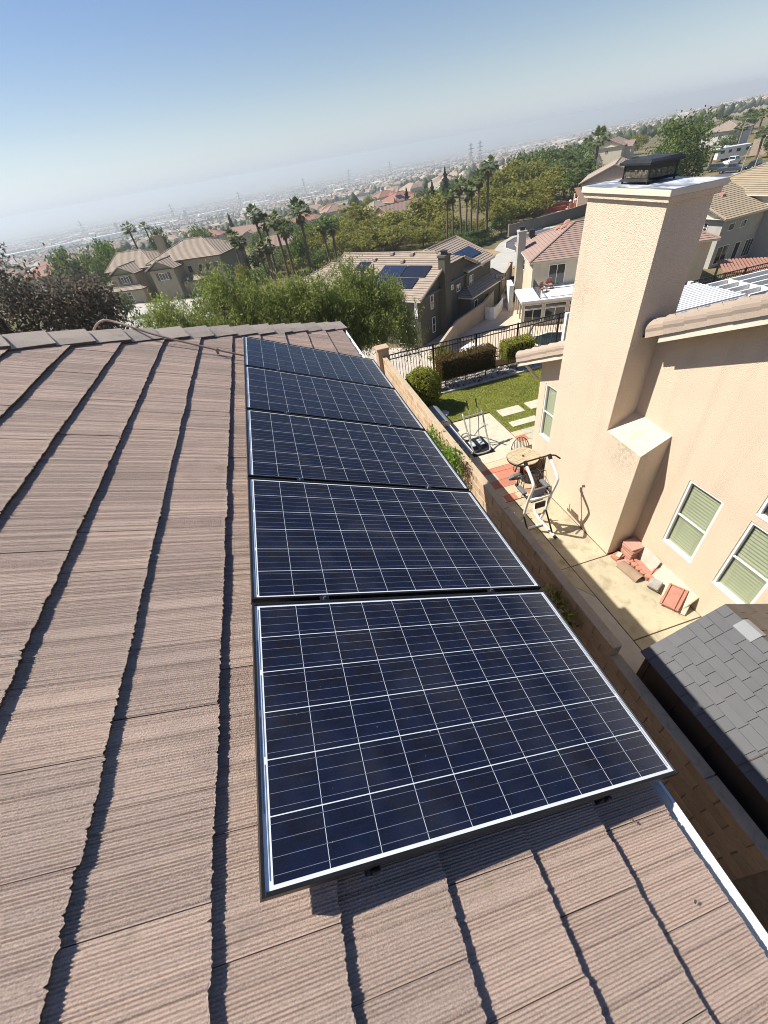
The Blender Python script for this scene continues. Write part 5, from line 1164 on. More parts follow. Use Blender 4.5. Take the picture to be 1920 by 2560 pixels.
SH = [('red tile roof house nearest behind the yellow green trees', 41, 133, 20, 14, 10, ('rt_pink', 'w_pink', 'trim'), 3.0, 'gable', True, False),
      ('red tile roof house with solar panel above the yellow green trees', 57, 186, 25, 13, 10, ('rt_red', 'w_cream', 'trim'), 4.6, 'hip', True, True),
      ('brown red roof house between two left palms', 22, 214, -15, 13, 11, ('rt_red', 'w_white', 'trim'), 5.0, 'hip', True, False),
      ('pink roof house right of the tall left palm', 42, 250, 10, 12, 10, ('rt_pink', 'w_cream', 'trim'), 5.0, 'hip', False, False),
      ('pink roof house behind the leftmost palms', -1, 215, -20, 17, 12, ('rt_pink', 'w_cream', 'trim'), 5.0, 'gable', True, False),
      ('small red roof house left of the palms on the slope', -27, 330, -15, 17, 12, ('rt_red', 'w_pink', 'trim'), 5.0, 'hip', True, False),
      ('low pink roof house seen between palm trunks', 5, 132, -10, 11, 9, ('rt_pink', 'w_pink', 'trim'), 2.8, 'hip', False, False),
      ('small red roof house with arched dormer above the palms', 53, 330, 0, 14, 11, ('rt_red', 'w_pink', 'trim'), 5.0, 'hip', True, False),
      ('tan roof house beside the solar red roof house', 47, 186, 30, 9, 8, ('rt_tan', 'w_cream', 'trim'), 4.0, 'hip', False, False),
      ('orange roof house far up among the trees', 84, 306, 15, 15, 11, ('rt_red', 'w_white', 'trim'), 5.0, 'hip', True, False),
      ('red roof house behind the dark tree at far left', -80, 205, -30, 15, 11, ('rt_red', 'w_pink', 'trim'), 5.0, 'hip', True, False),
      ('second red roof house behind the dark tree at far left', -58, 190, -25, 15, 10, ('rt_red', 'w_tan', 'trim'), 4.0, 'gable', False, False),
      ('brown hip roof house above the parked cars at right', 172, 158, 30, 15, 11, ('rt_tan', 'w_white', 'brown_trim'), 5.2, 'hip', False, False),
      ('pink gabled house at the right edge above the black car', 160, 128, 35, 14, 11, ('rt_tan', 'w_pink', 'trim'), 5.2, 'gable', True, False),
      ('brown gable roof house directly left of the chimney arrestor', 80, 98, 48, 15, 12, ('rt_tan', 'w_pink', 'trim'), 5.2, 'gable', True, False),
      ('pale roof house behind the arrestor on the ridge', 150, 190, 40, 14, 11, ('rt_pink', 'w_cream', 'trim'), 5.0, 'gable', True, False)]
for s in SH: small_house(s[0], s[1], s[2], s[3], s[4], s[5], s[6], s[7], s[8], s[9], None, s[10])
# ------------------------------------------------------------ ground surfaces of the lower terrace
def low(name, pts, k, mat): return sheet(name, pts, GZ + .004 * k, mat)
M['drygrass'] = pm('dry_grass', (0.36, 0.255, 0.12), (0.27, 0.185, 0.085), 1.3, .95, .4, 20)
low('patio', [(18.3, 42.5), (23.5, 45.9), (27.6, 50.6), (34.9, 60.6), (37.5, 58.5), (30, 44), (40, 40), (40, 27), (25.1, 29.7), (15.0, 37.6)], 1, pm('pink_patio_concrete', (0.56, 0.44, 0.325), (0.50, 0.40, 0.30), .8, .9))
low('back_yard', [(-2, 34), (15.0, 34), (15.0, 37.6), (18.2, 42.4), (24, 46.5), (30, 53), (27, 57), (14, 42), (2, 52), (-2, 50)], 2, pm('pale_gravel', (0.50, 0.45, 0.38), (0.38, 0.33, 0.27), 2.5, .95, .5, 20))
low('dry_lawn', [(28, 60), (30.3, 66.6), (34.2, 75.4), (37.6, 80.1), (40.8, 81.7), (42.5, 78.1), (44, 72), (40.6, 64), (35.5, 58.6)], 1, M['drygrass'])
low('driveway', [(26.5, 55.2), (31.8, 66.8), (35.9, 71.6), (40.6, 75.8), (42.6, 76.8), (44.8, 71.8), (40.5, 67.2), (36.6, 64.6), (32.7, 60.1), (28.4, 54.0)], 2, M['driveway'])
low('sidewalk', [(41.5, 79.0), (42.7, 80.5), (45.1, 83.6), (50.2, 87.9), (56.1, 89.7), (62, 88), (60, 70), (44, 69), (42, 74)], 3, M['driveway'])
low('street', [(43.6, 78.4), (46.0, 82.6), (49.0, 85.1), (52.5, 86.2), (58, 87), (140, 115), (140, 100), (90, 78), (60, 68), (46, 69), (43.2, 74.3)], 4, M['asphalt'])
kb = MB().tube([(43.3, 74.3, GZ + .06), (43.55, 78.4, GZ + .06), (46.0, 82.7, GZ + .06), (49.0, 85.2, GZ + .06), (52.5, 86.3, GZ + .06), (58, 87.1, GZ + .06)], .12, 4).build('kerb', M['driveway']); tag(kb, kind='structure')
pool_rim = low('pool_coping', [(23.9, 37.0), (25.2, 38.1), (26.9, 38.3), (28.3, 37.5), (28.3, 35.9), (26.9, 34.3), (25.4, 34.2), (23.9, 35.5)], 5, M['trim'])
t = NT('pool_water'); t.bsdf((0.012, 0.022, 0.026), .08, t.bump(t.noise(t.pos(), 3, 3), .2, .05), 0, .6); low('pool_water', [(24.3, 36.9), (25.4, 37.7), (26.9, 37.9), (27.9, 37.2), (27.9, 36.1), (26.8, 34.7), (25.6, 34.6), (24.3, 35.6)], 6, t.done())
low('left_driveway', [(-34, 97), (-34, 103), (-30, 104), (-24, 98), (-12, 92), (-10, 84), (-24, 80)], 1, M['driveway'])
low('left_street', [(-60, 92), (-34, 97), (-24, 80), (-10, 84), (-10, 70), (-30, 60), (-60, 70)], 2, M['driveway'])
low('right_lawn', [(128.4, 113.2), (136.4, 116.1), (124.2, 105.1), (121.6, 105.4)], 5, pm('green_verge', (0.09, 0.12, 0.03), (0.14, 0.15, 0.05), .6, .95))
low('right_verge', [(134.3, 123.6), (140.7, 125.1), (136.0, 120.1), (129.8, 118.6)], 5, bpy.data.materials['green_verge'])
low('right_drive', [(119.8, 105.0), (123.3, 104.3), (127.7, 103.7), (121.6, 95.6), (115.5, 95.4)], 6, M['driveway'])
# garden walls
def wall_line(name, label, pts, h, t_, mat, cap=None):
    o = thing(name, label, 'wall', (pts[0][0], pts[0][1], GZ)); mb = MB()
    for (x0, y0_), (x1, y1_) in zip(pts[:-1], pts[1:]):
        d = Vector((x1 - x0, y1_ - y0_, 0)).normalized(); n = Vector((-d.y, d.x, 0)) * t_ / 2; a, b = Vector((x0, y0_, GZ - .4)), Vector((x1, y1_, GZ - .4)); hv = Vector((0, 0, h + .4))
        mb.hexa([a - n, b - n, b + n, a + n, a - n + hv, b - n + hv, b + n + hv, a + n + hv])
    w_ = mb.build('wall_body', mat, o, True)
    mc = MB()
    for (x0, y0_), (x1, y1_) in zip(pts[:-1], pts[1:]):
        d = Vector((x1 - x0, y1_ - y0_, 0)).normalized(); n = Vector((-d.y, d.x, 0)) * (t_ / 2 + .03); a, b = Vector((x0, y0_, GZ + h + .002)), Vector((x1, y1_, GZ + h + .002)); hv = Vector((0, 0, .06))
        mc.hexa([a - n, b - n, b + n, a + n, a - n + hv, b - n + hv, b + n + hv, a + n + hv])
    mc.build('coping', cap or mat, o, True)
    for q in (pts[0], pts[-1]): MB().box(q[0] - .22, q[0] + .22, q[1] - .22, q[1] + .22, GZ - .3, GZ + h + .18).build('pilaster', mat, o, True)
wall_line('garden_wall', 'pinkish stucco garden wall between the dark house and the pool yard', [(14.0, 36.5), (18.4, 42.2), (23.5, 46.2), (27.6, 51.0), (34.6, 60.4)], 1.8, .2, stucco('pink_wall', (0.46, 0.36, 0.26), (0.40, 0.315, 0.23), 25, .3))
wall_line('street_wall', 'long grey brown street wall closing the cul de sac', [(49.6, 88.3), (55.0, 89.2), (66, 92), (84, 99)], 1.85, .2, stucco('grey_wall', (0.25, 0.21, 0.165), (0.21, 0.18, 0.145), 25, .3))
# ------------------------------------------------------------ trees
def limbs(mb, base, top, r0, n, rad, rng, zc):
    mb.tube([base, base + (top - base) * .5 + Vector((rng.normal(0, .1), rng.normal(0, .1), 0)), top], [r0, r0 * .75, r0 * .4], 7)
    for i in range(n):
        a = rng.uniform(0, 6.28); h = rng.uniform(.35, .85); p = base + (top - base) * h
        q = p + Vector((math.cos(a) * rad * rng.uniform(.5, .9), math.sin(a) * rad * rng.uniform(.5, .9), zc * rng.uniform(.3, .9)))
        mb.tube([p, (p + q) / 2 + Vector((0, 0, zc * .12)), q], [r0 * .4, r0 * .25, r0 * .08], 5)
# weeping pepper trees just behind the roof
def pepper(label, x, y, top, R, seed, bot=-5.2, dense=1900):
    top += 1.9; R *= 1.25
    rng = np.random.default_rng(seed); g = terr(x, y); T = thing('pepper_tree', label, 'tree', (x, y, g), 0, 'weeping pepper trees below the roof')
    mb = MB(); limbs(mb, Vector((0, 0, -.2)), Vector((.2, .1, top - g - 3.4)), .22, 9, R * .8, rng, 1.3); mb.build('trunk', M['bark'], T)
    P_, D_, S_ = [], [], []
    ncl = 46; cl = rng.normal(size=(ncl, 3)); cl /= np.linalg.norm(cl, axis=1)[:, None]; cl[:, 2] = np.abs(cl[:, 2]) * 1.0 - .25
    cl *= (rng.uniform(.45, 1.0, ncl) ** .6)[:, None]; csh = rng.uniform(0, .9, ncl)
    for i in range(dense):
        k = rng.integers(ncl); c = cl[k] * np.array([R, R, (top - bot) * .50]) + np.array([0, 0, top - (top - bot) * .52]); st = c + rng.normal(0, 1, 3) * np.array([.42, .42, .30])
        L = rng.uniform(.25, 1.15); m = 13; tt = np.linspace(0, 1, m)[:, None]; sw = rng.normal(0, .16, 2)
        pts = st + np.concatenate([sw[None] * tt * 1.2, -L * tt ** 1.1], 1) + rng.normal(0, .07, (m, 3)); P_.append(pts)
        d = np.tile(np.array([sw[0], sw[1], -1.0]), (m, 1)) + rng.normal(0, .75, (m, 3)); D_.append(d); S_.append(np.clip(csh[k] + rng.normal(0, .16, m) + .15 * (1 - tt[:, 0]), 0, 1))
    P_ = np.concatenate(P_); P_[:, 2] -= g
    leaf_obj('crown', P_, np.concatenate(S_), .05, .17, F_['pepper'], T, rng, np.concatenate(D_), .3, .1)
PEP = [('leftmost weeping pepper tree, beside the pale street', -5.7, 27.2, 2.9, 1.8), ('second weeping pepper tree from the left with the highest top', -2.7, 27.0, 4.0, 1.9), ('third weeping pepper tree from the left behind the roof hip', .2, 26.6, 3.0, 1.9),
       ('fourth weeping pepper tree from the left, in front of the palms', 2.6, 26.2, 2.6, 1.9), ('fifth weeping pepper tree from the left, covering the solar house roof', 4.7, 26.8, 2.5, 1.9), ('rightmost weeping pepper tree hanging beside the dark house', 6.5, 26.6, 1.6, 1.75)]
for i, (lb, x, y, tp, R) in enumerate(PEP): pepper(lb, x, y, tp, R, 40 + i)
def broad(label, x, y, g, top, R, mat, n_cl, per, lf, cr, seed, zr=None, group=None, name='broadleaf_tree', cat='tree'):
    rng = np.random.default_rng(seed); T = thing(name, label, cat, (x, y, g), 0, group); H = top - g; zr = zr or H * .42
    mb = MB(); limbs(mb, Vector((0, 0, -.2)), Vector((0, 0, H - zr * .8)), max(.08, H * .018), 9, R * .9, rng, zr * .7); mb.build('trunk', M['bark'], T)
    p, sh, _ = clump_pts(rng, n_cl, per, (R, R, zr), (cr, cr, cr * .8), .5); p[:, 2] += H - zr; sh = np.clip(sh * .65 + rng.normal(.17, .14, len(p)), 0, 1)
    ok = p[:, 2] > .1
    leaf_obj('crown', p[ok], sh[ok], lf * .6, lf, mat, T, rng); return T
broad('dark purplish leafy tree filling the left edge behind the hip', -8.9, 20.0, terr(-8.7, 20), 6.0, 2.6, F_['darkleaf'], 150, 80, .15, .75, 71, 2.4)
broad('tall dark tree cut by the left picture edge', -9.4, 19.0, terr(-9.4, 19), 7.5, 1.4, F_['darkleaf'], 70, 70, .13, .6, 72, 2.6)
broad('lower dark bronze tree right of the dark tree', -6.9, 20.5, terr(-6.9, 20.5), 5.5, 1.3, F_['darkleaf'], 80, 75, .14, .6, 73, 1.6)
# templates for far trees
def template(kind, seed):
    rng = np.random.default_rng(seed)
    if kind == 'round': p, sh, _ = clump_pts(rng, 60, 26, (.5, .5, .36), (.2, .2, .13), .45); p[:, 2] += .62
    elif kind == 'tall': p, sh, _ = clump_pts(rng, 60, 26, (.42, .42, .44), (.2, .2, .12), .35); p[:, 2] += .55
    elif kind == 'cone':
        n = 1500; h = rng.uniform(0, 1, n) ** 1.25; r = (1 - h) * (.42 + .14 * np.sin(h * 42)); a = rng.uniform(0, 6.28, n); r = r * rng.uniform(.35, 1.05, n)
        p = np.stack([r * np.cos(a), r * np.sin(a), .1 + .9 * h], 1); sh = rng.uniform(0, 1, n)
    sh = np.clip(sh * .6 + rng.normal(.2, .15, len(p)), 0, 1); ok = p[:, 2] > .02
    V, F = leaf_cloud(p[ok], .05, .075 if kind != 'cone' else .07, rng, None, .6); return np_mesh('crown', V, F, np.repeat(sh[ok], 4))
tr = MB(); tr.tube([(0, 0, -.03), (0.01, 0, .35), (0, .01, .7)], [.022, .016, .006], 6)
for i in range(5): a = i * 1.3; tr.tube([(0, 0, .3 + .06 * i), (.3 * math.cos(a), .3 * math.sin(a), .55 + .06 * i)], [.009, .003], 4)
TRUNK = tr.mesh('trunk'); TRUNK.materials.append(M['bark'])
TPL = {}
def crown_mesh(kind, mat):
    k = (kind, mat)
    if k not in TPL: TPL[k] = [template(kind, 500 + len(TPL) * 7 + j) for j in range(3)]; [m.materials.append(F_[mat]) for m in TPL[k]]
    return random.choice(TPL[k])
def far_tree(name, label, kind, mat, x, y, H, R, group, g=None):
    T = thing(name, label, 'tree', (x, y, terr(x, y) if g is None else g), random.uniform(0, 6.28), group); T.scale = (R * 2, R * 2, H)
    link('crown', crown_mesh(kind, mat), T); link('trunk', TRUNK, T); return T
random.seed(77)
def row(lst, fmt, name, group, kind=None):
    lst = sorted(lst, key=lambda q: q[3] / q[4] if False else q[2] / q[3])
    for i, (k, m, x, y, H, R) in enumerate(lst): far_tree(name, fmt % ORD[i], k, m, x, y, H, R, group)
Y, G, L = 'yellow', 'green', 'ltgreen'
row([('round', Y, 41.2, 112, 7.0, 5.4), ('round', Y, 40.5, 100, 4.4, 3.6), ('round', Y, 34.3, 104, 4.2, 3.8), ('round', Y, 28.1, 99, 4.2, 3.6), ('round', G, 36.5, 122, 4.2, 3.6), ('round', Y, 12.3, 108, 5.8, 3.4),
     ('tall', L, 8.6, 100, 7.4, 2.4), ('tall', Y, 25.7, 122, 8.0, 5.4), ('round', Y, 24.3, 103, 4.6, 4.8), ('round', Y, 17.1, 101, 4.8, 3.4), ('round', Y, 27.1, 108, 5.4, 3.9), ('round', Y, 21, 110, 5.6, 3.8), ('round', L, 14.0, 118, 6.0, 3.4),
     ('round', Y, 32, 112, 5.6, 4.6), ('round', Y, 46, 118, 6.4, 4.4), ('round', Y, 20, 96, 3.6, 3.2), ('round', Y, 34, 96, 3.4, 3.4), ('round', L, 18, 124, 6.2, 4.0)],
    '%s leafy tree from the left in the belt behind the dark house', 'belt_tree', 'yellow green trees behind the dark house')
row([('tall', Y, 62.3, 118, 9.0, 5.2), ('tall', Y, 70.7, 125, 9.8, 5.6), ('tall', Y, 77.5, 128, 8.8, 5.6), ('round', Y, 80.5, 122, 7.0, 5.2), ('round', Y, 52.6, 97, 5.2, 3.6), ('tall', Y, 60.4, 108, 7.0, 5.0), ('round', Y, 66.2, 110, 6.4, 5.0), ('tall', G, 86.2, 150, 9.8, 4.6),
     ('round', G, 101.0, 160, 9.2, 5.8), ('tall', G, 109.3, 162, 8.8, 5.0), ('round', G, 82.0, 116, 6.0, 4.4), ('round', G, 92.3, 125, 6.0, 5.2), ('round', Y, 56.4, 112, 6.6, 4.6), ('round', L, 88, 118, 5.4, 4.2), ('round', Y, 73, 114, 6.2, 4.8), ('round', G, 98, 140, 8.0, 5.5),
     ('round', Y, 57, 101, 4.6, 3.8), ('round', Y, 64, 103, 4.4, 3.6), ('tall', G, 93, 150, 9.0, 5.0), ('tall', G, 118, 165, 8.4, 5.0)],
    '%s tree from the left in the belt behind the street wall', 'belt_tree', 'trees behind the cul de sac')
for nm_, y0_, sp in (('nearest', 150, 17), ('middle', 205, 21), ('farthest', 275, 27)):
    L3 = []
    for q in range(20):
        xx_ = -80 + q * sp * .92 + random.uniform(-5, 5); yy_ = y0_ + max(0, xx_) * .35 + random.uniform(-14, 14)
        L3.append((random.choice(('round', 'tall', 'round')), random.choice((Y, G, L, G)), xx_, yy_, random.uniform(4, 7.0), random.uniform(2.6, 4.4)))
    row(L3, '%%s tree from the left in the %s row on the hillside below' % nm_, 'hillside_tree', 'trees on the hillside below')
row([('round', L, 43.6, 97, 2.6, 2.2), ('round', Y, 46.7, 98, 2.4, 2.2), ('round', L, 49.8, 92, 3.0, 2.0), ('round', L, 39.5, 92, 2.4, 2.0), ('round', Y, 36, 93, 2.6, 2.0)], '%s low bush from the left under the right palm row', 'low_bush', 'bushes under the right palms')
row([('round', 'green', -46.5, 133, 10.6, 3.8), ('round', 'green', -43.5, 138, 9.4, 2.8), ('round', 'ltgreen', -39.6, 142, 11.2, 3.2), ('round', 'ltgreen', -35.9, 138, 9.0, 2.6), ('tall', 'green', -29.5, 168, 12.0, 2.9), ('round', 'green', -38.8, 128, 7.6, 2.2), ('round', 'green', -21.1, 205, 10.5, 4.9)],
    '%s tree from the left above the tan house roof', 'park_tree', 'trees above the tan house')
for lb, k, m, x, y, H, R in [('bushy shrub at the pale left street corner', 'round', 'green', -25.0, 88, 4.0, 1.5), ('yellow shrub against the right wall of the tan house', 'round', 'yellow', -3.5, 84, 5.2, 1.5),
                             ('rounded dark green tree below the nearest red roof', 'round', 'green', 31.5, 121, 3.8, 2.6)]: far_tree('garden_shrub', lb, k, m, x, y, H, R, 'garden shrubs')
broad('large leafy tree right behind the chimney arrestor', 79.5, 81.5, GZ, 5.4, 4.4, F_['green'], 90, 60, .42, 1.5, 81, 6.0)
broad('leafy tree at the right flank of the large tree behind the chimney', 83.5, 82.5, GZ, 3.9, 2.6, F_['green'], 50, 50, .40, 1.3, 82, 5.2)
broad('lower leafy tree at the left of the large tree behind the chimney', 74.5, 78.5, GZ, 2.2, 2.8, F_['green'], 50, 50, .40, 1.3, 83, 4.4)
row([('round', 'green', 146, 117, 4.4, 2.0), ('round', 'green', 149, 121, 5.2, 2.2), ('round', 'ltgreen', 124.2, 119, 3.2, 1.4), ('round', 'green', 165, 150, 4.4, 2.6)], '%s green bush from the left near the parked cars', 'street_bush', 'bushes near the parked cars')
row([('round', 'green', 210, 205, 6, 4), ('round', 'green', 222, 205, 6.5, 4), ('tall', 'green', 232, 205, 7, 3), ('tall', 'green', 205, 190, 6, 2.6), ('round', 'green', 240, 210, 6.5, 4), ('tall', 'green', 250, 205, 7.5, 3), ('round', 'green', 193, 200, 5.5, 4)], '%s dark tree from the left on the ridge at the right edge', 'ridge_tree', 'trees on the right ridge')
for lb, x, y, H, R in [('tall dark conifer standing above the right palm row', 71.0, 175, 10.5, 2.9), ('second dark conifer left of the tall one', 56.6, 150, 7.8, 2.4), ('round topped dark cypress left of the conifers', 51.4, 160, 7.6, 2.4), ('short dark cypress at the left of the conifers', 49.6, 168, 5.4, 1.9),
                       ('single dark conifer left of the leftmost palms', -9.0, 238, 13.2, 2.1), ('slim dark conifer far behind the tan house', -9.5, 262, 12.6, 2.0)]: far_tree('conifer', lb, 'cone', 'conifer', x, y, H, R, 'dark conifers')
row([('round', L, -1.5, 95, 2.6, 2.2), ('round', G, 2.5, 99, 3.2, 2.6), ('round', Y, 6.5, 96, 2.6, 2.2), ('round', G, 10.5, 97, 3.0, 2.6), ('round', L, 13.5, 99, 3.2, 2.4), ('round', G, 5.0, 104, 4.0, 3.0), ('round', Y, 10.5, 105, 4.2, 3.0), ('round', G, -.5, 106, 4.0, 3.0)], '%s low shrub from the left around the left palm trunks', 'low_bush', 'shrubs around the left palms')
row([('round', L, 27.2, 53.2, 1.7, 1.1), ('round', G, 28.6, 55.0, 1.9, 1.1), ('round', L, 30.0, 56.8, 1.6, 1.1), ('round', G, 25.6, 51.0, 2.4, 1.0)], '%s shrub from the left along the garden wall by the driveway', 'wall_shrub', 'shrubs along the garden wall')
far_tree('rose_shrub', 'thin shrub in the pale gravel yard behind the iron fence', 'round', 'yellow', 14.2, 36.2, 2.0, 1.1, None, GZ)
# hedge on the dry lawn
hg = thing('tall_hedge', 'dark clipped hedge between the dry lawn and the palm row', 'hedge', (40, 86, GZ)); rng = np.random.default_rng(8)
n = 5000; s = rng.uniform(0, 1, n); p = np.stack([36.8 + 8.5 * s + rng.normal(0, 1.0, n), 82.6 + 5.6 * s + rng.normal(0, 1.2, n) + 1.5, rng.uniform(0, 1, n) ** .5 * 1.9], 1) - np.array([40, 86, 0]); leaf_obj('leaves', p, rng.uniform(0, .7, n), .16, .26, F_['green'], hg, rng)
# ------------------------------------------------------------ palms
def palm_crown(seed, feather=False):
    rng = np.random.default_rng(seed); V, F, S = [], [], []
    def fan(d, plen, fl, spread, sh):
        d = d / np.linalg.norm(d); side = np.cross(d, [0, 0, 1.0]); side /= np.linalg.norm(side) + 1e-9; nrm = np.cross(side, d)
        base = d * plen; b = len(V); V.extend([np.array([0, 0, 0.]) + side * .03, -side * .03, base - side * .02, base + side * .02]); F.append((b, b + 1, b + 2, b + 3)); S.extend([sh] * 4)
        m = 9
        for i in range(m):
            a = (i / (m - 1) - .5) * spread; dd = d * math.cos(a) + side * math.sin(a); L = fl * (1 - .25 * abs(a)); mid = base + dd * L * .55 + nrm * .02; tip = base + dd * L + np.array([0, 0, -.22 * L - .1 * abs(a)])
            pw = np.cross(dd, nrm) * .075; b = len(V); V.extend([base, mid + pw, tip, mid - pw]); F.append((b, b + 1, b + 2, b + 3)); S.extend([np.clip(sh + rng.normal(0, .1), 0, 1)] * 4)
    for i in range(40):
        e = math.asin(rng.uniform(-.35, .98)); a = i * 2.4 + rng.normal(0, .2); fan(np.array([math.cos(a) * math.cos(e), math.sin(a) * math.cos(e), math.sin(e)]), rng.uniform(.75, 1.05), rng.uniform(.75, 1.0), 1.9, rng.uniform(.1, .95))
    me = np_mesh('fronds', V, F, S); me.materials.append(F_['palm'])
    V, F, S = [], [], []
    for i in range(26):
        e = -rng.uniform(.7, 1.4); a = i * 2.4; fan(np.array([math.cos(a) * math.cos(e), math.sin(a) * math.cos(e), math.sin(e)]), rng.uniform(.3, .6), rng.uniform(.5, .9), 1.2, rng.uniform(0, 1))
    ms = np_mesh('dead_skirt', V, F, S); ms.materials.append(F_['skirt']); return me, ms
PC = [palm_crown(i) for i in range(4)]
def palm(label, x, y, H, sc, group, lean=0.0, g=None, skirt=True):
    T = thing('palm_tree', label, 'palm tree', (x, y, terr(x, y) if g is None else g), random.uniform(0, 6.28), group)
    rr = .20 * sc; mb = MB(); k = 9; pts = [(lean * (i / (k - 1)) ** 2, .12 * math.sin(i * .7), -.3 + (H + .3) * i / (k - 1)) for i in range(k)]
    mb.tube(pts, [rr * (1.25 if i == 0 else 1.0 - .25 * i / (k - 1) + (.12 if i % 2 else 0)) for i in range(k)], 8); mb.build('trunk', M['palmbark'], T)
    c, s = random.choice(PC)
    o = link('fronds', c, T); o.location = pts[-1]; o.scale = (sc,) * 3
    if skirt: o = link('dead_fronds', s, T); o.location = (pts[-1][0], pts[-1][1], H - .1 * sc); o.scale = (sc * .9,) * 3
lp = sorted([(1.4, 96, 10.7, 1.15), (2.6, 96, 9.2, 1.15), (4.4, 92, 9.4, 1.3), (5.5, 90, 8.2, 1.2), (9.1, 92, 10.1, 1.5), (13.4, 95, 7.1, 1.1), (15.0, 95, 6.7, 1.1), (-3.5, 86, 8.8, .95), (-2.7, 85, 8.1, .95), (.4, 88, 6.3, 1.05), (1.7, 89, 6.3, 1.05)], key=lambda q: q[0] / q[1])
for i, (x, y, H, s) in enumerate(lp): palm('%s palm from the left in the cluster behind the pepper trees' % ORD[i], x, y, H, s, 'left palm cluster', random.uniform(-.2, .3))
for i, (x, y, H, s) in enumerate([(36.2, 88, 8.3, .95), (37.8, 89, 8.2, .95), (40.2, 91, 9.3, 1.1), (41.9, 92, 7.6, .9), (43.5, 93, 8.3, 1.0), (45.8, 95, 9.5, 1.2), (46.9, 93, 11.3, 1.25)]): palm('%s palm from the left in the tall row by the cul de sac' % ORD[i], x, y, H, s, 'right palm row', random.uniform(-.15, .15))
for i, (x, y, H, s, lb) in enumerate([(105.9, 140, 9.6, 2.4, 'large bushy palm left of the chimney top'), (137.9, 190, 7.6, 1.2, 'thin distant palm left of the chimney top'), (82.9, 120, 6.9, 1.6, 'drooping palm left of the red patio roof'), (84.6, 116, 6.8, 1.7, 'drooping palm right above the red patio roof'),
      (126.5, 118, 4.2, 1.2, 'short palm beside the camper'), (144.1, 120, 5.4, 1.6, 'palm at the right edge above the black car'), (169, 150, 5.4, 1.5, 'palm with thin trunk in front of the brown roof house'), (-36.7, 168, 12.4, 1.6, 'dark palm above the tan house roof'), (-36.0, 188, 12.6, 1.3, 'smaller dark palm right of it above the tan house'),
      (203, 190, 5.8, 1.6, 'leftmost palm on the right ridge'), (197, 180, 5.2, 1.6, 'second palm on the right ridge'), (216, 190, 5.9, 1.7, 'third palm on the right ridge'), (214, 185, 6.2, 1.6, 'fourth palm on the right ridge'), (200, 170, 6.6, 1.6, 'rightmost palm on the right ridge')]): palm(lb, x, y, H, s, None, .1, None, False)

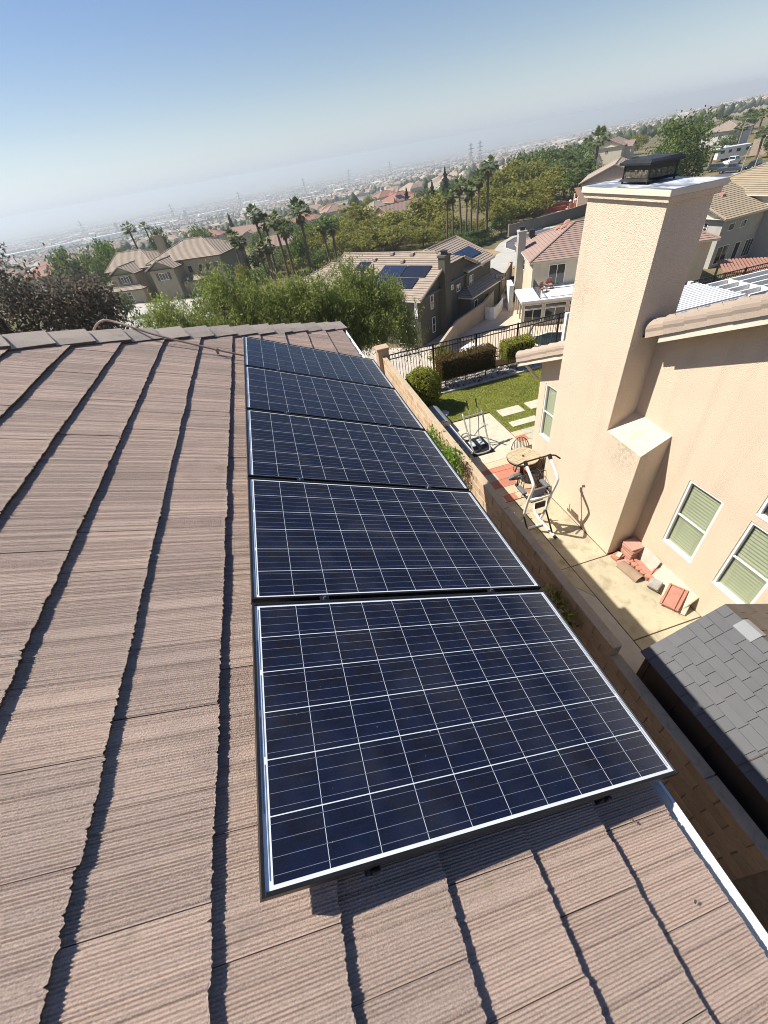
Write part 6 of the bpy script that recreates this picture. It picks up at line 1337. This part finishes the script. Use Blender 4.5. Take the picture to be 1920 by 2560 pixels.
# ------------------------------------------------------------ valley city
def tv(x, y):
    e = y - np.maximum(0, x) * .55 - 112; return np.where(e <= 0, -9.0, -9 - 131 * (1 - np.exp(-np.maximum(e, 0) / 1900)))
def wedge(n, r0, r1, rng, pw=1.6):
    a = rng.uniform(math.atan2(1, 1.45), math.atan2(1, -.62), n); r = (r0 ** pw + (r1 ** pw - r0 ** pw) * rng.uniform(0, 1, n)) ** (1 / pw); return r * np.cos(a), r * np.sin(a)
def field_mask(x, y): return (np.sin(x * .0046 + .7 * np.sin(y * .0031)) * np.sin(y * .0052 + 1.3 + .6 * np.sin(x * .0023)))
def valley():
    rng = np.random.default_rng(5); x, y = wedge(15000, 300, 4600, rng)
    y2_ = np.round(y / 34) * 34 + rng.normal(0, 3, len(y)); x2 = np.round(x / 17) * 17 + rng.normal(0, 2, len(x)); ok = (field_mask(x2, y2_) > -.35) & (y2_ - np.maximum(x2, 0) * .55 > 225)
    ok &= ~((y2_ < 380) & (np.abs(x2) < 95)); x, y = x2[ok], y2_[ok]; n = len(x); g = tv(x, y); th = rng.normal(.15, .25, n) + (rng.uniform(0, 1, n) > .5) * 1.57
    a, b, h, rh_ = rng.uniform(5, 8.5, n), rng.uniform(4.5, 6.5, n), rng.uniform(3, 6, n), rng.uniform(1.6, 2.8, n)
    big = (rng.uniform(0, 1, n) > .985) & (np.hypot(x, y) > 1500); a[big] *= 4.5; b[big] *= 2.2; rh_[big] = .4; h[big] = 9
    def L(u, v, z): return np.stack([x + u * np.cos(th) - v * np.sin(th), y + u * np.sin(th) + v * np.cos(th), g + z], 1)
    Vs = [L(-a, -b, -1), L(a, -b, -1), L(a, b, -1), L(-a, b, -1), L(-a, -b, h), L(a, -b, h), L(a, b, h), L(-a, b, h), L(-a * .45, 0 * b, h + rh_), L(a * .45, 0 * b, h + rh_)]
    V = np.stack(Vs, 1).reshape(-1, 3); i0 = np.arange(n)[:, None] * 10
    walls = np.concatenate([i0 + np.array(f) for f in ((0, 1, 5, 4), (1, 2, 6, 5), (2, 3, 7, 6), (3, 0, 4, 7))]); rf = np.concatenate([i0 + np.array(f) for f in ((4, 5, 9, 8), (6, 7, 8, 9))]); rt = np.concatenate([i0 + np.array(f) for f in ((5, 6, 9), (7, 4, 8))])
    me = bpy.data.meshes.new('valley_houses'); cs = np.repeat(np.where(big, .95, rng.uniform(0, .8, n)), 10)
    F = [tuple(q) for q in walls] + [tuple(q) for q in rf] + [tuple(q) for q in rt]; me.from_pydata([tuple(v) for v in V], [], F)
    at = me.attributes.new('shade', 'FLOAT', 'POINT'); at.data.foreach_set('value', cs.astype(np.float32)); me.polygons.foreach_set('material_index', [0] * len(walls) + [1] * (len(rf) + len(rt))); me.update()
    t = NT('valley_roofs'); cr = t.n('ShaderNodeValToRGB'); t.l(t.attr(), cr.inputs[0]); e = cr.color_ramp.elements; e[0].color = (0.20, 0.165, 0.13, 1); e[1].color = (0.62, 0.60, 0.56, 1); e[1].position = 1.0
    for ps, c in ((.3, (0.30, 0.19, 0.14)), (.5, (0.33, 0.27, 0.21)), (.72, (0.40, 0.34, 0.28))): q = cr.color_ramp.elements.new(ps); q.color = (*c, 1)
    t.bsdf(cr.outputs[0], .9, None, 0, .15); o = link('valley_houses', me, None, [pm('valley_walls', (0.55, 0.50, 0.42), (0.45, 0.40, 0.33), .01, .9), t.done()]); tag(o, 'hazy spread of suburban houses filling the valley floor', 'houses', kind='stuff')
    # trees
    x, y = wedge(26000, 330, 4200, rng, 1.45); st = rng.normal(0, 1, len(x)); ok = (field_mask(x, y) > -.55) & (y - np.maximum(x, 0) * .55 > 165) & ~((y < 330) & (x > -70) & (x < 95) & (rng.uniform(0, 1, len(x)) > .45)); x, y = x[ok], y[ok]; n = len(x); g = tv(x, y)
    R = rng.uniform(1.6, 4.2, n); H = R * rng.uniform(1.5, 2.6, n); ang = np.arange(5) * 2 * np.pi / 5
    ring1 = np.stack([np.stack([x + R * np.cos(q) * rng.uniform(.7, 1.2, n), y + R * np.sin(q) * rng.uniform(.7, 1.2, n), g + H * rng.uniform(.3, .45, n)], 1) for q in ang], 1); ring2 = np.stack([np.stack([x + R * .75 * np.cos(q + .6) * rng.uniform(.6, 1.2, n), y + R * .75 * np.sin(q + .6) * rng.uniform(.6, 1.2, n), g + H * rng.uniform(.65, .85, n)], 1) for q in ang], 1)
    bot = np.stack([x, y, g], 1)[:, None]; top = np.stack([x, y, g + H], 1)[:, None]; V = np.concatenate([bot, ring1, ring2, top], 1).reshape(-1, 3); f = []
    for k in range(5): j = (k + 1) % 5; f += [(0, 1 + j, 1 + k), (1 + k, 1 + j, 6 + k), (1 + j, 6 + j, 6 + k), (6 + k, 6 + j, 11)]
    F = (np.arange(n)[:, None, None] * 12 + np.array(f)[None]).reshape(-1, 3); o = link('valley_trees', np_mesh('valley_trees', V, F, np.repeat(rng.uniform(0, 1, n), 12)), None, foliage('valley_tree_leaf', (0.03, 0.045, 0.02), (0.09, 0.105, 0.045), .15)); tag(o, 'hazy dark green trees between the valley houses', 'trees', kind='stuff')
valley()
def strip(name, pts, w_, mat, dz=1.2):
    mb = MB(); q = smooth_path([(x, y, 0) for x, y in pts], 10); L_, R2 = [], []
    for i, p in enumerate(q):
        d = q[min(i + 1, len(q) - 1)] - q[max(i - 1, 0)]; d.normalize(); nn = Vector((-d.y, d.x, 0)) * w_ / 2; a, b = p + nn, p - nn; L_.append(Vector((a.x, a.y, terr(a.x, a.y) + dz))); R2.append(Vector((b.x, b.y, terr(b.x, b.y) + dz)))
    for i in range(len(q) - 1): mb.poly([L_[i], L_[i + 1], R2[i + 1], R2[i]])
    o = mb.build(name, mat); tag(o, kind='structure')
M['pale_road'] = pm('pale_valley_road', (0.55, 0.52, 0.47), (0.46, 0.43, 0.38), .01, .9); M['field'] = pm('dry_valley_field', (0.24, 0.215, 0.15), (0.19, 0.175, 0.125), .004, .95); M['dirt'] = pm('bare_dirt', (0.36, 0.30, 0.23), (0.30, 0.25, 0.19), .006, .95)
strip('valley_road', [(-700, 1500), (-300, 1560), (200, 1750), (700, 1900), (1500, 1900), (2600, 2100)], 26, M['pale_road'], 3)
strip('valley_field', [(250, 2050), (800, 2250), (1500, 2350), (2200, 2350)], 260, M['field'], 2)
strip('valley_wash', [(500, 1080), (1100, 1250), (1700, 1380), (2400, 1500)], 120, M['dirt'], 2)
strip('valley_road', [(500, 1000), (1100, 1170), (1700, 1300), (2400, 1420)], 18, M['pale_road'], 4)
strip('valley_road', [(-1300, 1750), (-800, 1800), (-350, 1950), (100, 2150)], 30, M['pale_road'], 4)
strip('valley_field', [(-560, 900), (-400, 960), (-240, 1060)], 90, M['dirt'], 2)
M['wh_roof'] = pm('white_warehouse', (0.78, 0.78, 0.76), (0.66, 0.66, 0.64), .02, .6)
for i, (x, y, a, b) in enumerate(((-640, 1500, 120, 28), (-520, 1535, 90, 24), (-420, 1570, 110, 26), (-300, 1640, 90, 26), (-760, 1480, 60, 24), (-130, 2050, 120, 30), (60, 2150, 70, 30))):
    o = MB().box(-a / 2, a / 2, -b / 2, b / 2, -3, 11).box(-a / 2 + 2, a / 2 - 2, -b / 2 + 2, b / 2 - 2, 11.01, 11.8).build('warehouse', M['wh_roof']); o.location = (x, y, terr(x, y)); o.rotation_euler = (0, 0, .25); tag(o, '%s long white warehouse from the left in the hazy valley' % ORD[(1, 2, 3, 4, 0, 5, 6)[i]], 'warehouse', 'white warehouses in the valley')
for lb, x, y, h in (('left of two thin white towers in the valley', -430, 1800, 34), ('right of two thin white towers in the valley', -208, 1830, 32)):
    T = thing('white_tower', lb, 'tower', (x, y, terr(x, y))); MB().box(-4, 4, -4, 4, -2, h).build('shaft', M['wh_roof'], T); MB().box(-4.6, 4.6, -4.6, 4.6, h + .01, h + 2).build('crown_block', M['wh_roof'], T)
def pylon(label, x, y, h):
    T = thing('transmission_tower', label, 'transmission tower', (x, y, terr(x, y)), .4, 'power line towers'); b = h * .10; mb = MB()
    for sx_ in (-1, 1):
        for sy in (-1, 1): mb.tube([(sx_ * b, sy * b, -1), (sx_ * b * .3, sy * b * .3, h * .6), (sx_ * b * .12, sy * b * .12, h)], .32, 4)
    for k in range(7):
        z0, z1 = h * k / 7, h * (k + 1) / 7; f0, f1 = [b * (1 - .7 * min(z / (h * .6), 1)) if z < h * .6 else b * (.3 - .18 * (z - h * .6) / (h * .4)) for z in (z0, z1)]
        for s in (-1, 1): mb.tube([(-f0, s * f0, z0), (f1, s * f1, z1)], .2, 3); mb.tube([(s * f0, -f0, z0), (s * f1, f1, z1)], .2, 3)
    mb.build('lattice', M['pyl'], T); ma = MB()
    for z, w_ in ((.62, .16), (.76, .20), (.90, .15)): ma.tube([(-w_ * h, 0, h * z), (0, 0, h * z + 1.2), (w_ * h, 0, h * z)], .5, 4)
    ma.build('cross_arms', M['pyl'], T)
M['pyl'] = pm('pylon_steel', (0.34, 0.35, 0.36), None, .1, .7)
for i, (x, y, h) in enumerate(((-560, 1900, 58), (-265, 1960, 56), (-20, 2000, 56), (235, 2040, 56), (430, 2100, 56), (620, 2150, 56))): pylon('%s power line tower from the left in the hazy valley' % ORD[i], x, y, h)
pylon('nearer power line tower left of the tallest palm, left of the pair', 455, 990, 40); pylon('nearer power line tower left of the tallest palm, right of the pair', 472, 985, 40)
# ------------------------------------------------------------ vehicles
M['carglass'] = pm('car_glass', (0.01, 0.012, 0.014), None, 3, .08, spec=.8); M['tyre'] = pm('tyre', (0.012, 0.012, 0.012), None, 3, .8); M['rim'] = pm('alloy_rim', (0.4, 0.4, 0.4), None, 3, .4, metal=.6)
M['lampglass'] = pm('head_lamp', (0.6, 0.6, 0.58), None, 3, .2); M['tail'] = pm('tail_lamp', (0.35, 0.02, 0.015), None, 3, .3)
def paint(n, c): return pm(n, c, tuple(q * .95 for q in c), 2, .25, spec=.6)
def vehicle(name, label, cat, x, y, rz, col, kind, z=GZ + .03):
    V = thing(name, label, cat, (x, y, z), R_(rz), 'vehicles parked along the right street'); p = paint(name + '_paint', col)
    if kind == 'suv': Lh, W, prof, cab = 2.35, .92, [(-2.35, .35), (2.3, .35), (2.35, .8), (1.3, 1.0), (-2.3, 1.02)], [(-2.25, 1.0), (1.25, 1.0), (.55, 1.68), (-2.0, 1.70)]
    elif kind == 'pickup': Lh, W, prof, cab = 2.85, .98, [(-2.85, .45), (2.8, .45), (2.85, .95), (1.5, 1.14), (-2.8, 1.14)], [(-.75, 1.12), (1.45, 1.12), (.8, 1.86), (-.6, 1.88)]
    else: Lh, W, prof, cab = 2.3, .90, [(-2.3, .3), (2.25, .3), (2.3, .65), (1.1, .90), (-1.9, .95), (-2.3, .9)], [(-1.7, .92), (1.05, .9), (.25, 1.42), (-1.1, 1.43)]
    MB().prism([(a, -W, b) for a, b in prof], (0, 2 * W, 0)).build('body', p, V, bevel=.06, seg=2)
    c = MB(); wi = W * .80; q = cab; c.hexa([(q[0][0], -W * .95, q[0][1]), (q[1][0], -W * .95, q[1][1]), (q[1][0], W * .95, q[1][1]), (q[0][0], W * .95, q[0][1]), (q[3][0], -wi, q[3][1]), (q[2][0], -wi, q[2][1]), (q[2][0], wi, q[2][1]), (q[3][0], wi, q[3][1])]); cb_ = c.build('cabin', p, V, bevel=.04)
    for s in (-1, 1):
        for f0, f1 in ((.06, .47), (.53, .92)):
            def pt(f, h): 
                xb = q[0][0] + (q[1][0] - q[0][0]) * f; xt = q[3][0] + (q[2][0] - q[3][0]) * f; hh = h; return (xb + (xt - xb) * hh, s * (W * .95 + (wi - W * .95) * hh + .012), q[0][1] + (q[3][1] - q[0][1]) * hh)
            MB().poly([pt(f0, .16), pt(f1, .16), pt(f1, .86), pt(f0, .86)]).build('side_window', M['carglass'], cb_)
    for e in (0, 1):
        xb, zb, xt, zt = (q[1][0], q[1][1], q[2][0], q[2][1]) if e == 0 else (q[0][0], q[0][1], q[3][0], q[3][1]); sg = 1 if e == 0 else -1
        def pw(yv, h): return (xb + (xt - xb) * h + sg * .015, yv * (W * .86 + (wi * .9 - W * .86) * h), zb + (zt - zb) * h + .008)
        MB().poly([pw(-1, .12), pw(1, .12), pw(1, .9), pw(-1, .9)]).build('windscreen', M['carglass'], cb_)
    for a in (-Lh * .62, Lh * .62):
        for s in (-1, 1):
            wv = MB().tube([(a, s * (W - .2), .36), (a, s * (W + .02), .36)], .36, 16).build('wheel', M['tyre'], V); MB().tube([(a, s * (W + .021), .36), (a, s * (W + .03), .36)], .2, 10).build('rim', M['rim'], wv)
    for s in (-1, 1): MB().box(Lh - .06, Lh + .012, s * W * .72 - .16, s * W * .72 + .16, .62, .78).build('headlight', M['lampglass'], V); MB().box(-Lh - .012, -Lh + .06, s * W * .78 - .1, s * W * .78 + .1, .62, .86).build('tail_light', M['tail'], V)
    MB().box(Lh - .05, Lh + .03, -W * .9, W * .9, .38, .52).build('bumper', M['tyre'] if kind != 'car' else p, V)
vehicle('parked_suv', 'dark green suv parked at the kerb left of the dark pickup', 'car', 123.6, 112.6, -62, (0.03, 0.045, 0.04), 'suv')
vehicle('parked_pickup', 'dark grey pickup truck parked at the kerb beyond the chimney', 'pickup', 121.6, 106.9, -62, (0.05, 0.055, 0.065), 'pickup')
vehicle('white_pickup', 'white pickup truck parked on the lawn drive behind the dark pickup', 'pickup', 134.5, 118.6, 10, (0.78, 0.78, 0.76), 'pickup')
vehicle('black_car', 'black car parked on the sloping driveway at the right edge', 'car', 126.2, 104.9, -160, (0.012, 0.012, 0.014), 'suv')
rv = thing('camper_trailer', 'white camper trailer parked in front of the brown roof house', 'camper', (143.6, 128.2, GZ), R_(-20), 'vehicles parked along the right street'); wp = paint('camper_white', (0.80, 0.80, 0.77))
MB().prism([(-4.2, -1.2, .6), (3.2, -1.2, .6), (4.6, -1.2, 1.6), (4.6, -1.2, 3.0), (4.2, -1.2, 3.3), (-4.2, -1.2, 3.3)], (0, 2.4, 0)).build('body', wp, rv, bevel=.1, seg=2)
for a, w_ in ((-3, 1.0), (-1, .8), (1.2, 1.1), (3.6, .7)): MB().box(a - w_ / 2, a + w_ / 2, -1.225, -1.202, 1.9, 2.6).build('side_window', M['carglass'], rv)
MB().box(.0, .7, -1.23, -1.203, .8, 2.7).build('door', M['white'], rv); MB().box(-2.2, -1.2, -.4, .4, 3.301, 3.6).build('roof_unit', wp, rv)
for a in (-1.4, -.4): MB().tube([(a, -1.22, .38), (a, 1.22, .38)], .38, 14).build('wheel', M['tyre'], rv)
# ------------------------------------------------------------ street lamps
def lamp(label, x, y, h):
    L_ = thing('street_lamp', label, 'street lamp', (x, y, GZ), 0, 'street lamps'); MB().tube([(0, 0, -.2), (0, 0, h)], [.11, .06], 8).build('pole', M['concrete2'], L_); MB().tube([(0, 0, h), (.5, .2, h + .25), (1.1, .5, h + .25)], .04, 6).build('arm', M['concrete2'], L_); MB().box(.9, 1.45, .35, .68, h + .16, h + .30).build('lamp_head', M['trim'], L_, bevel=.03)
lamp('leaning grey lamp post beside the parked pickup', 115.0, 98.2, 5.2); lamp('grey lamp post in front of the black car', 121.5, 100.6, 6.4); lamp('tall lamp post beside the camper', 158.0, 139.6, 8.0)
for i, (x, y) in enumerate(((69.5, 97.9), (71.0, 98.2))):
    L_ = thing('yard_lamp', ('left of two short white globe lamps by the red patio', 'right of two short white globe lamps by the red patio')[i], 'lamp', (x, y, GZ)); MB().tube([(0, 0, -.1), (0, 0, 2.2)], .05, 6).build('pole', M['concrete2'], L_); MB().lathe([(.08, 2.2), (.24, 2.3), (.26, 2.45), (.12, 2.62)], 10).build('globe', M['white'], L_)
# ------------------------------------------------------------ red brick patio beyond the cul de sac
rp = thing('brick_patio', 'red brick patio with low walls and red roofed shelter beyond the street wall', 'patio', (72, 101, GZ))
MB().prism([(62.2, 99.0, -.02), (72.2, 96.7, -.02), (80, 103, -.02), (79, 112, -.02), (69, 107, -.02)], (0, 0, .05)).build('paving', pm('pale_brick_paving', (0.50, 0.36, 0.26), (0.44, 0.31, 0.22), .6, .9), rp, False).location = (-72, -101, 0)
mr_ = pm('red_brick', (0.24, 0.07, 0.05), (0.19, 0.055, 0.04), 1.5, .9)
for (x0, y0_, x1, y1_, h) in ((67.0, 104.6, 72.6, 104.0, .9), (69.5, 106.0, 74.5, 106.4, 1.3), (73.0, 103.4, 75.4, 101.4, 1.2), (70.8, 108.6, 78, 108.2, .9)):
    d = Vector((x1 - x0, y1_ - y0_, 0)); n_ = Vector((-d.y, d.x, 0)).normalized() * .25; a, b = Vector((x0 - 72, y0_ - 101, 0)), Vector((x1 - 72, y1_ - 101, 0)); hv = Vector((0, 0, h)); MB().hexa([a - n_, b - n_, b + n_, a + n_, a - n_ + hv, b - n_ + hv, b + n_ + hv, a + n_ + hv]).build('brick_wall', mr_, rp)
mb = MB(); tiled(mb, [(72.5, 99.5, -6.5), (78.5, 95.0, -6.5), (80.5, 101, -5.4), (75.8, 106.2, -5.4)], .5); mb.build('shelter_roof', [M['rt_red'], M['rt_gap']], rp, True)
for x, y in ((72.8, 99.8), (78.2, 95.6), (76, 105.6), (80, 101)): MB().box(x - .2, x + .2, y - .2, y + .2, GZ, -6.4).build('shelter_post', M['w_pink'], rp, True)
# ------------------------------------------------------------ pool yard things
bh = thing('basketball_hoop', 'portable basketball hoop standing by the garden wall', 'basketball hoop', (27.7, 50.4, GZ), R_(-25)); MB().tube([(0, 0, 0), (0, 0, 3.0)], .055, 8).build('pole', M['black'], bh); MB().tube([(0, 0, 2.6), (0, -.45, 2.95)], .04, 6).build('arm', M['black'], bh)
fr_ = MB()
for a in ((-.62, .62, 2.65, 2.70), (-.62, .62, 3.40, 3.46), (-.62, -.56, 2.70, 3.40), (.56, .62, 2.70, 3.40), (-.26, .26, 3.10, 3.14), (-.26, .26, 2.80, 2.83), (-.26, -.22, 2.83, 3.10), (.22, .26, 2.83, 3.10)): fr_.box(a[0], a[1], -.52, -.47, a[2], a[3])
fr_.build('backboard_frame', M['black'], bh); MB().box(-.56, .56, -.498, -.492, 2.70, 3.40).build('backboard', glass_mat('acrylic', (.75, .78, .8), 1.5, .05), bh); MB().tube([(.23 * math.cos(a), -.76 + .23 * math.sin(a), 2.78) for a in np.linspace(0, 5.8, 14)], .014, 5, closed=True).build('rim', M['paver_red'], bh); MB().hexa([(-.4, -.3, 0), (.4, -.3, 0), (.4, .6, 0), (-.4, .6, 0), (-.3, -.2, .25), (.3, -.2, .25), (.3, .5, .2), (-.3, .5, .2)]).build('base', M['black'], bh)
def bin_(label, x, y, rz, col):
    b = thing('wheelie_bin', label, 'bin', (x, y, GZ), R_(rz), 'bins beside the pool house'); m = pm('bin_plastic', col, None, 4, .5); MB().hexa([(-.27, -.3, .05), (.27, -.3, .05), (.27, .3, .05), (-.27, .3, .05), (-.33, -.38, 1.0), (.33, -.38, 1.0), (.33, .38, 1.0), (-.33, .38, 1.0)]).build('bin_body', m, b, bevel=.03); MB().box(-.36, .36, -.42, .40, 1.003, 1.09).build('lid', m, b, bevel=.03)
    for s in (-1, 1): MB().tube([(s * .22, .30, .12), (s * .30, .30, .12)], .12, 10).build('wheel', M['tyre'], b)
bin_('blue recycling bin by the garden wall under the gate', 30.6, 53.2, 20, (0.01, 0.03, 0.16)); bin_('second blue bin tucked behind the first', 31.2, 53.9, 20, (0.01, 0.03, 0.14)); bin_('black bin in front of the white side box', 29.2, 50.6, 15, (0.02, 0.02, 0.02)); bin_('second black bin next to the white side box', 29.0, 49.6, 15, (0.02, 0.02, 0.02))
wf = thing('white_screen_fence', 'white vinyl screen fence with curved end panel in the pool yard', 'fence', (24.6, 45.3, GZ)); pts = [(23.6, 45.9), (23.9, 45.4), (24.3, 45.15), (24.7, 45.3)]
mb = MB()
for (a, b) in zip(pts[:-1], pts[1:]): mb.hexa([(a[0], a[1], GZ), (b[0], b[1], GZ), (b[0], b[1] + .06, GZ), (a[0], a[1] + .06, GZ), (a[0], a[1], GZ + 1.35), (b[0], b[1], GZ + 1.35), (b[0], b[1] + .06, GZ + 1.35), (a[0], a[1] + .06, GZ + 1.35)])
mb.build('curved_panel', M['white'], wf, True)
for i in range(7):
    f = i / 7; x, y = 24.75 + 2.1 * f, 45.4 + 2.4 * f; MB().hexa([(x, y, GZ + .05), (x + .26, y + .30, GZ + .05), (x + .22, y + .34, GZ + .05), (x - .04, y + .04, GZ + .05), (x, y, GZ + 1.35), (x + .26, y + .30, GZ + 1.35), (x + .22, y + .34, GZ + 1.35), (x - .04, y + .04, GZ + 1.35)]).build('board', M['white'], wf, True)
gt = thing('arched_gate', 'black arched iron gate at the end of the side passage', 'gate', (34.7, 57.6, GZ)); d = Vector((1.5, -1.64, 0)); o0 = Vector((33.94, 58.43, GZ))
for i in range(15): f = i / 14; p = o0 + d * f; MB().tube([p + Vector((0, 0, .05)), p + Vector((0, 0, 1.5 + .35 * math.sin(math.pi * f)))], .02, 4).build('bar', M['iron'], gt, True)
MB().tube([o0 + d * (i / 12) + Vector((0, 0, 1.5 + .35 * math.sin(math.pi * i / 12))) for i in range(13)], .035, 5).build('arch_rail', M['iron'], gt, True); MB().tube([o0 + Vector((0, 0, .15)), o0 + d + Vector((0, 0, .15))], .03, 5).build('bottom_rail', M['iron'], gt, True)
pt_ = thing('wooden_pallet_table', 'slatted wooden pallet table in the lower yard behind the fence', 'table', (18.3, 39.6, GZ), R_(-22))
for i in range(7): MB().box(-.9 + i * .26, -.72 + i * .26, -.5, .5, .62, .66).build('slat', M['brown_trim'], pt_)
for x in (-.8, .8):
    for y in (-.4, .4): MB().box(x - .05, x + .05, y - .05, y + .05, 0, .62).build('leg', M['brown_trim'], pt_)
tp = MB(); n = 12
tp.lathe([(1.25, 0), (1.2, .45), (.95, .75), (.5, .92), (.1, .96)], n); rr = random.Random(2); tp.v = [(a * (1.15 + rr.uniform(-.08, .08)), b * (.62 + rr.uniform(-.05, .05)), c * (1 + rr.uniform(-.12, .08))) for a, b, c in tp.v]
o = tp.build('tarp_cover', M['white'], smooth=True); o.location = (18.2, 37.5, GZ); o.rotation_euler = (0, 0, -.35); tag(o, 'white tarp covered heap behind the long clipped hedge', 'tarp')
ds = thing('dolphin_statue', 'grey leaping dolphin fountain statue at the pool edge', 'statue', (24.6, 37.9, GZ)); MB().lathe([(.35, 0), (.3, .25), (.18, .35)], 10).build('pedestal', M['boulder'], ds)
MB().tube([(0, 0, .3), (.05, 0, .7), (.2, 0, 1.05), (.45, 0, 1.25), (.72, 0, 1.22)], [.10, .16, .18, .13, .04], 8).build('dolphin_body', M['boulder'], ds, smooth=True); MB().hexa([(.1, -.02, 1.1), (.3, -.02, 1.2), (.3, .02, 1.2), (.1, .02, 1.1), (.05, -.01, 1.4), (.1, -.01, 1.42), (.1, .01, 1.42), (.05, .01, 1.4)]).build('fin', M['boulder'], ds); MB().hexa([(-.25, -.3, .42), (.05, -.02, .35), (.05, .02, .35), (-.25, .3, .42), (-.25, -.3, .46), (.05, -.02, .4), (.05, .02, .4), (-.25, .3, .46)]).build('tail', M['boulder'], ds)
sd = thing('satellite_dish', 'grey satellite dish on the side wall of the pool house', 'satellite dish', (31.3, 51.3, -5.0), R_(-30)); MB().tube([(.6, .6, -.6), (.3, .3, -.2), (0, 0, .5)], .03, 6).build('mast', M['boulder'], sd)
mb = MB(); mb.lathe([(.02, 0), (.3, .05), (.5, .14), (.51, .15), (.3, .07), (.02, .03)], 16); o = mb.build('dish', M['galv'], sd); o.location = (0, 0, .6); o.rotation_euler = (.9, 0, .5)
for i, (x, y, rz, lb) in enumerate(((28.6, 42.5, .3, 'red brown cushioned balcony chair nearer the railing'), (29.8, 43.2, -.2, 'red brown cushioned balcony chair nearer the sliding door'))):
    c = thing('balcony_chair', lb, 'chair', (x, y, GZ + 2.62), rz, 'balcony chairs'); MB().box(-.3, .3, -.3, .3, .36, .46).build('seat', M['terra'], c, bevel=.03); MB().box(-.3, .3, .24, .34, .46, 1.0).build('backrest', M['terra'], c, bevel=.03)
    for sx_ in (-1, 1):
        MB().box(sx_ * .32 - .03, sx_ * .32 + .03, -.3, .3, .58, .64).build('armrest', M['wire'], c)
        for sy in (-1, 1): MB().tube([(sx_ * .28, sy * .26, .36), (sx_ * .30, sy * .30, 0)], .025, 5).build('leg', M['wire'], c)
bk = thing('black_cabinet', 'tall black cabinet on the side wall under the satellite dish', 'cabinet', (36.3, 58.6, GZ)); MB().box(-.55, .55, -.4, .4, 0, 2.6).build('cabinet_body', M['black'], bk, bevel=.03); MB().box(-.5, .5, -.43, -.402, .1, 2.5).build('cabinet_door', M['rail'], bk)
# rust coloured pergola beyond the fence at right
pg = thing('rust_pergola', 'rust coloured slatted pergola roof beyond the fence at the right edge', 'pergola', (48, 35, GZ), R_(-40))
for i in range(22): MB().box(-3.2 + i * .30, -3.02 + i * .30, -2.6, 2.6, 2.80, 2.88).build('slat', M['rt_red'], pg)
for y in (-2.3, 2.3): MB().box(-3.3, 3.4, y - .06, y + .06, 2.62, 2.795).build('beam', M['terra'], pg)
for x in (-3, 3.1):
    for y in (-2.3, 2.3): MB().box(x - .09, x + .09, y - .09, y + .09, 0, 2.615).build('post', M['brown_trim'], pg)
# ------------------------------------------------------------ haze
t = NT('haze_air'); v = t.n('ShaderNodeVolumePrincipled'); v.inputs['Color'].default_value = (0.655, 0.725, 0.785, 1); v.inputs['Density'].default_value = 0.00036; v.inputs['Anisotropy'].default_value = 0.25
t.l(v.outputs[0], t.out.inputs['Volume'])
hz = MB().box(-15600, 15600, -6200, 16400, -143, 14).build('haze', t.m); tag(hz, 'thin grey blue smog over the valley', 'haze', kind='stuff')
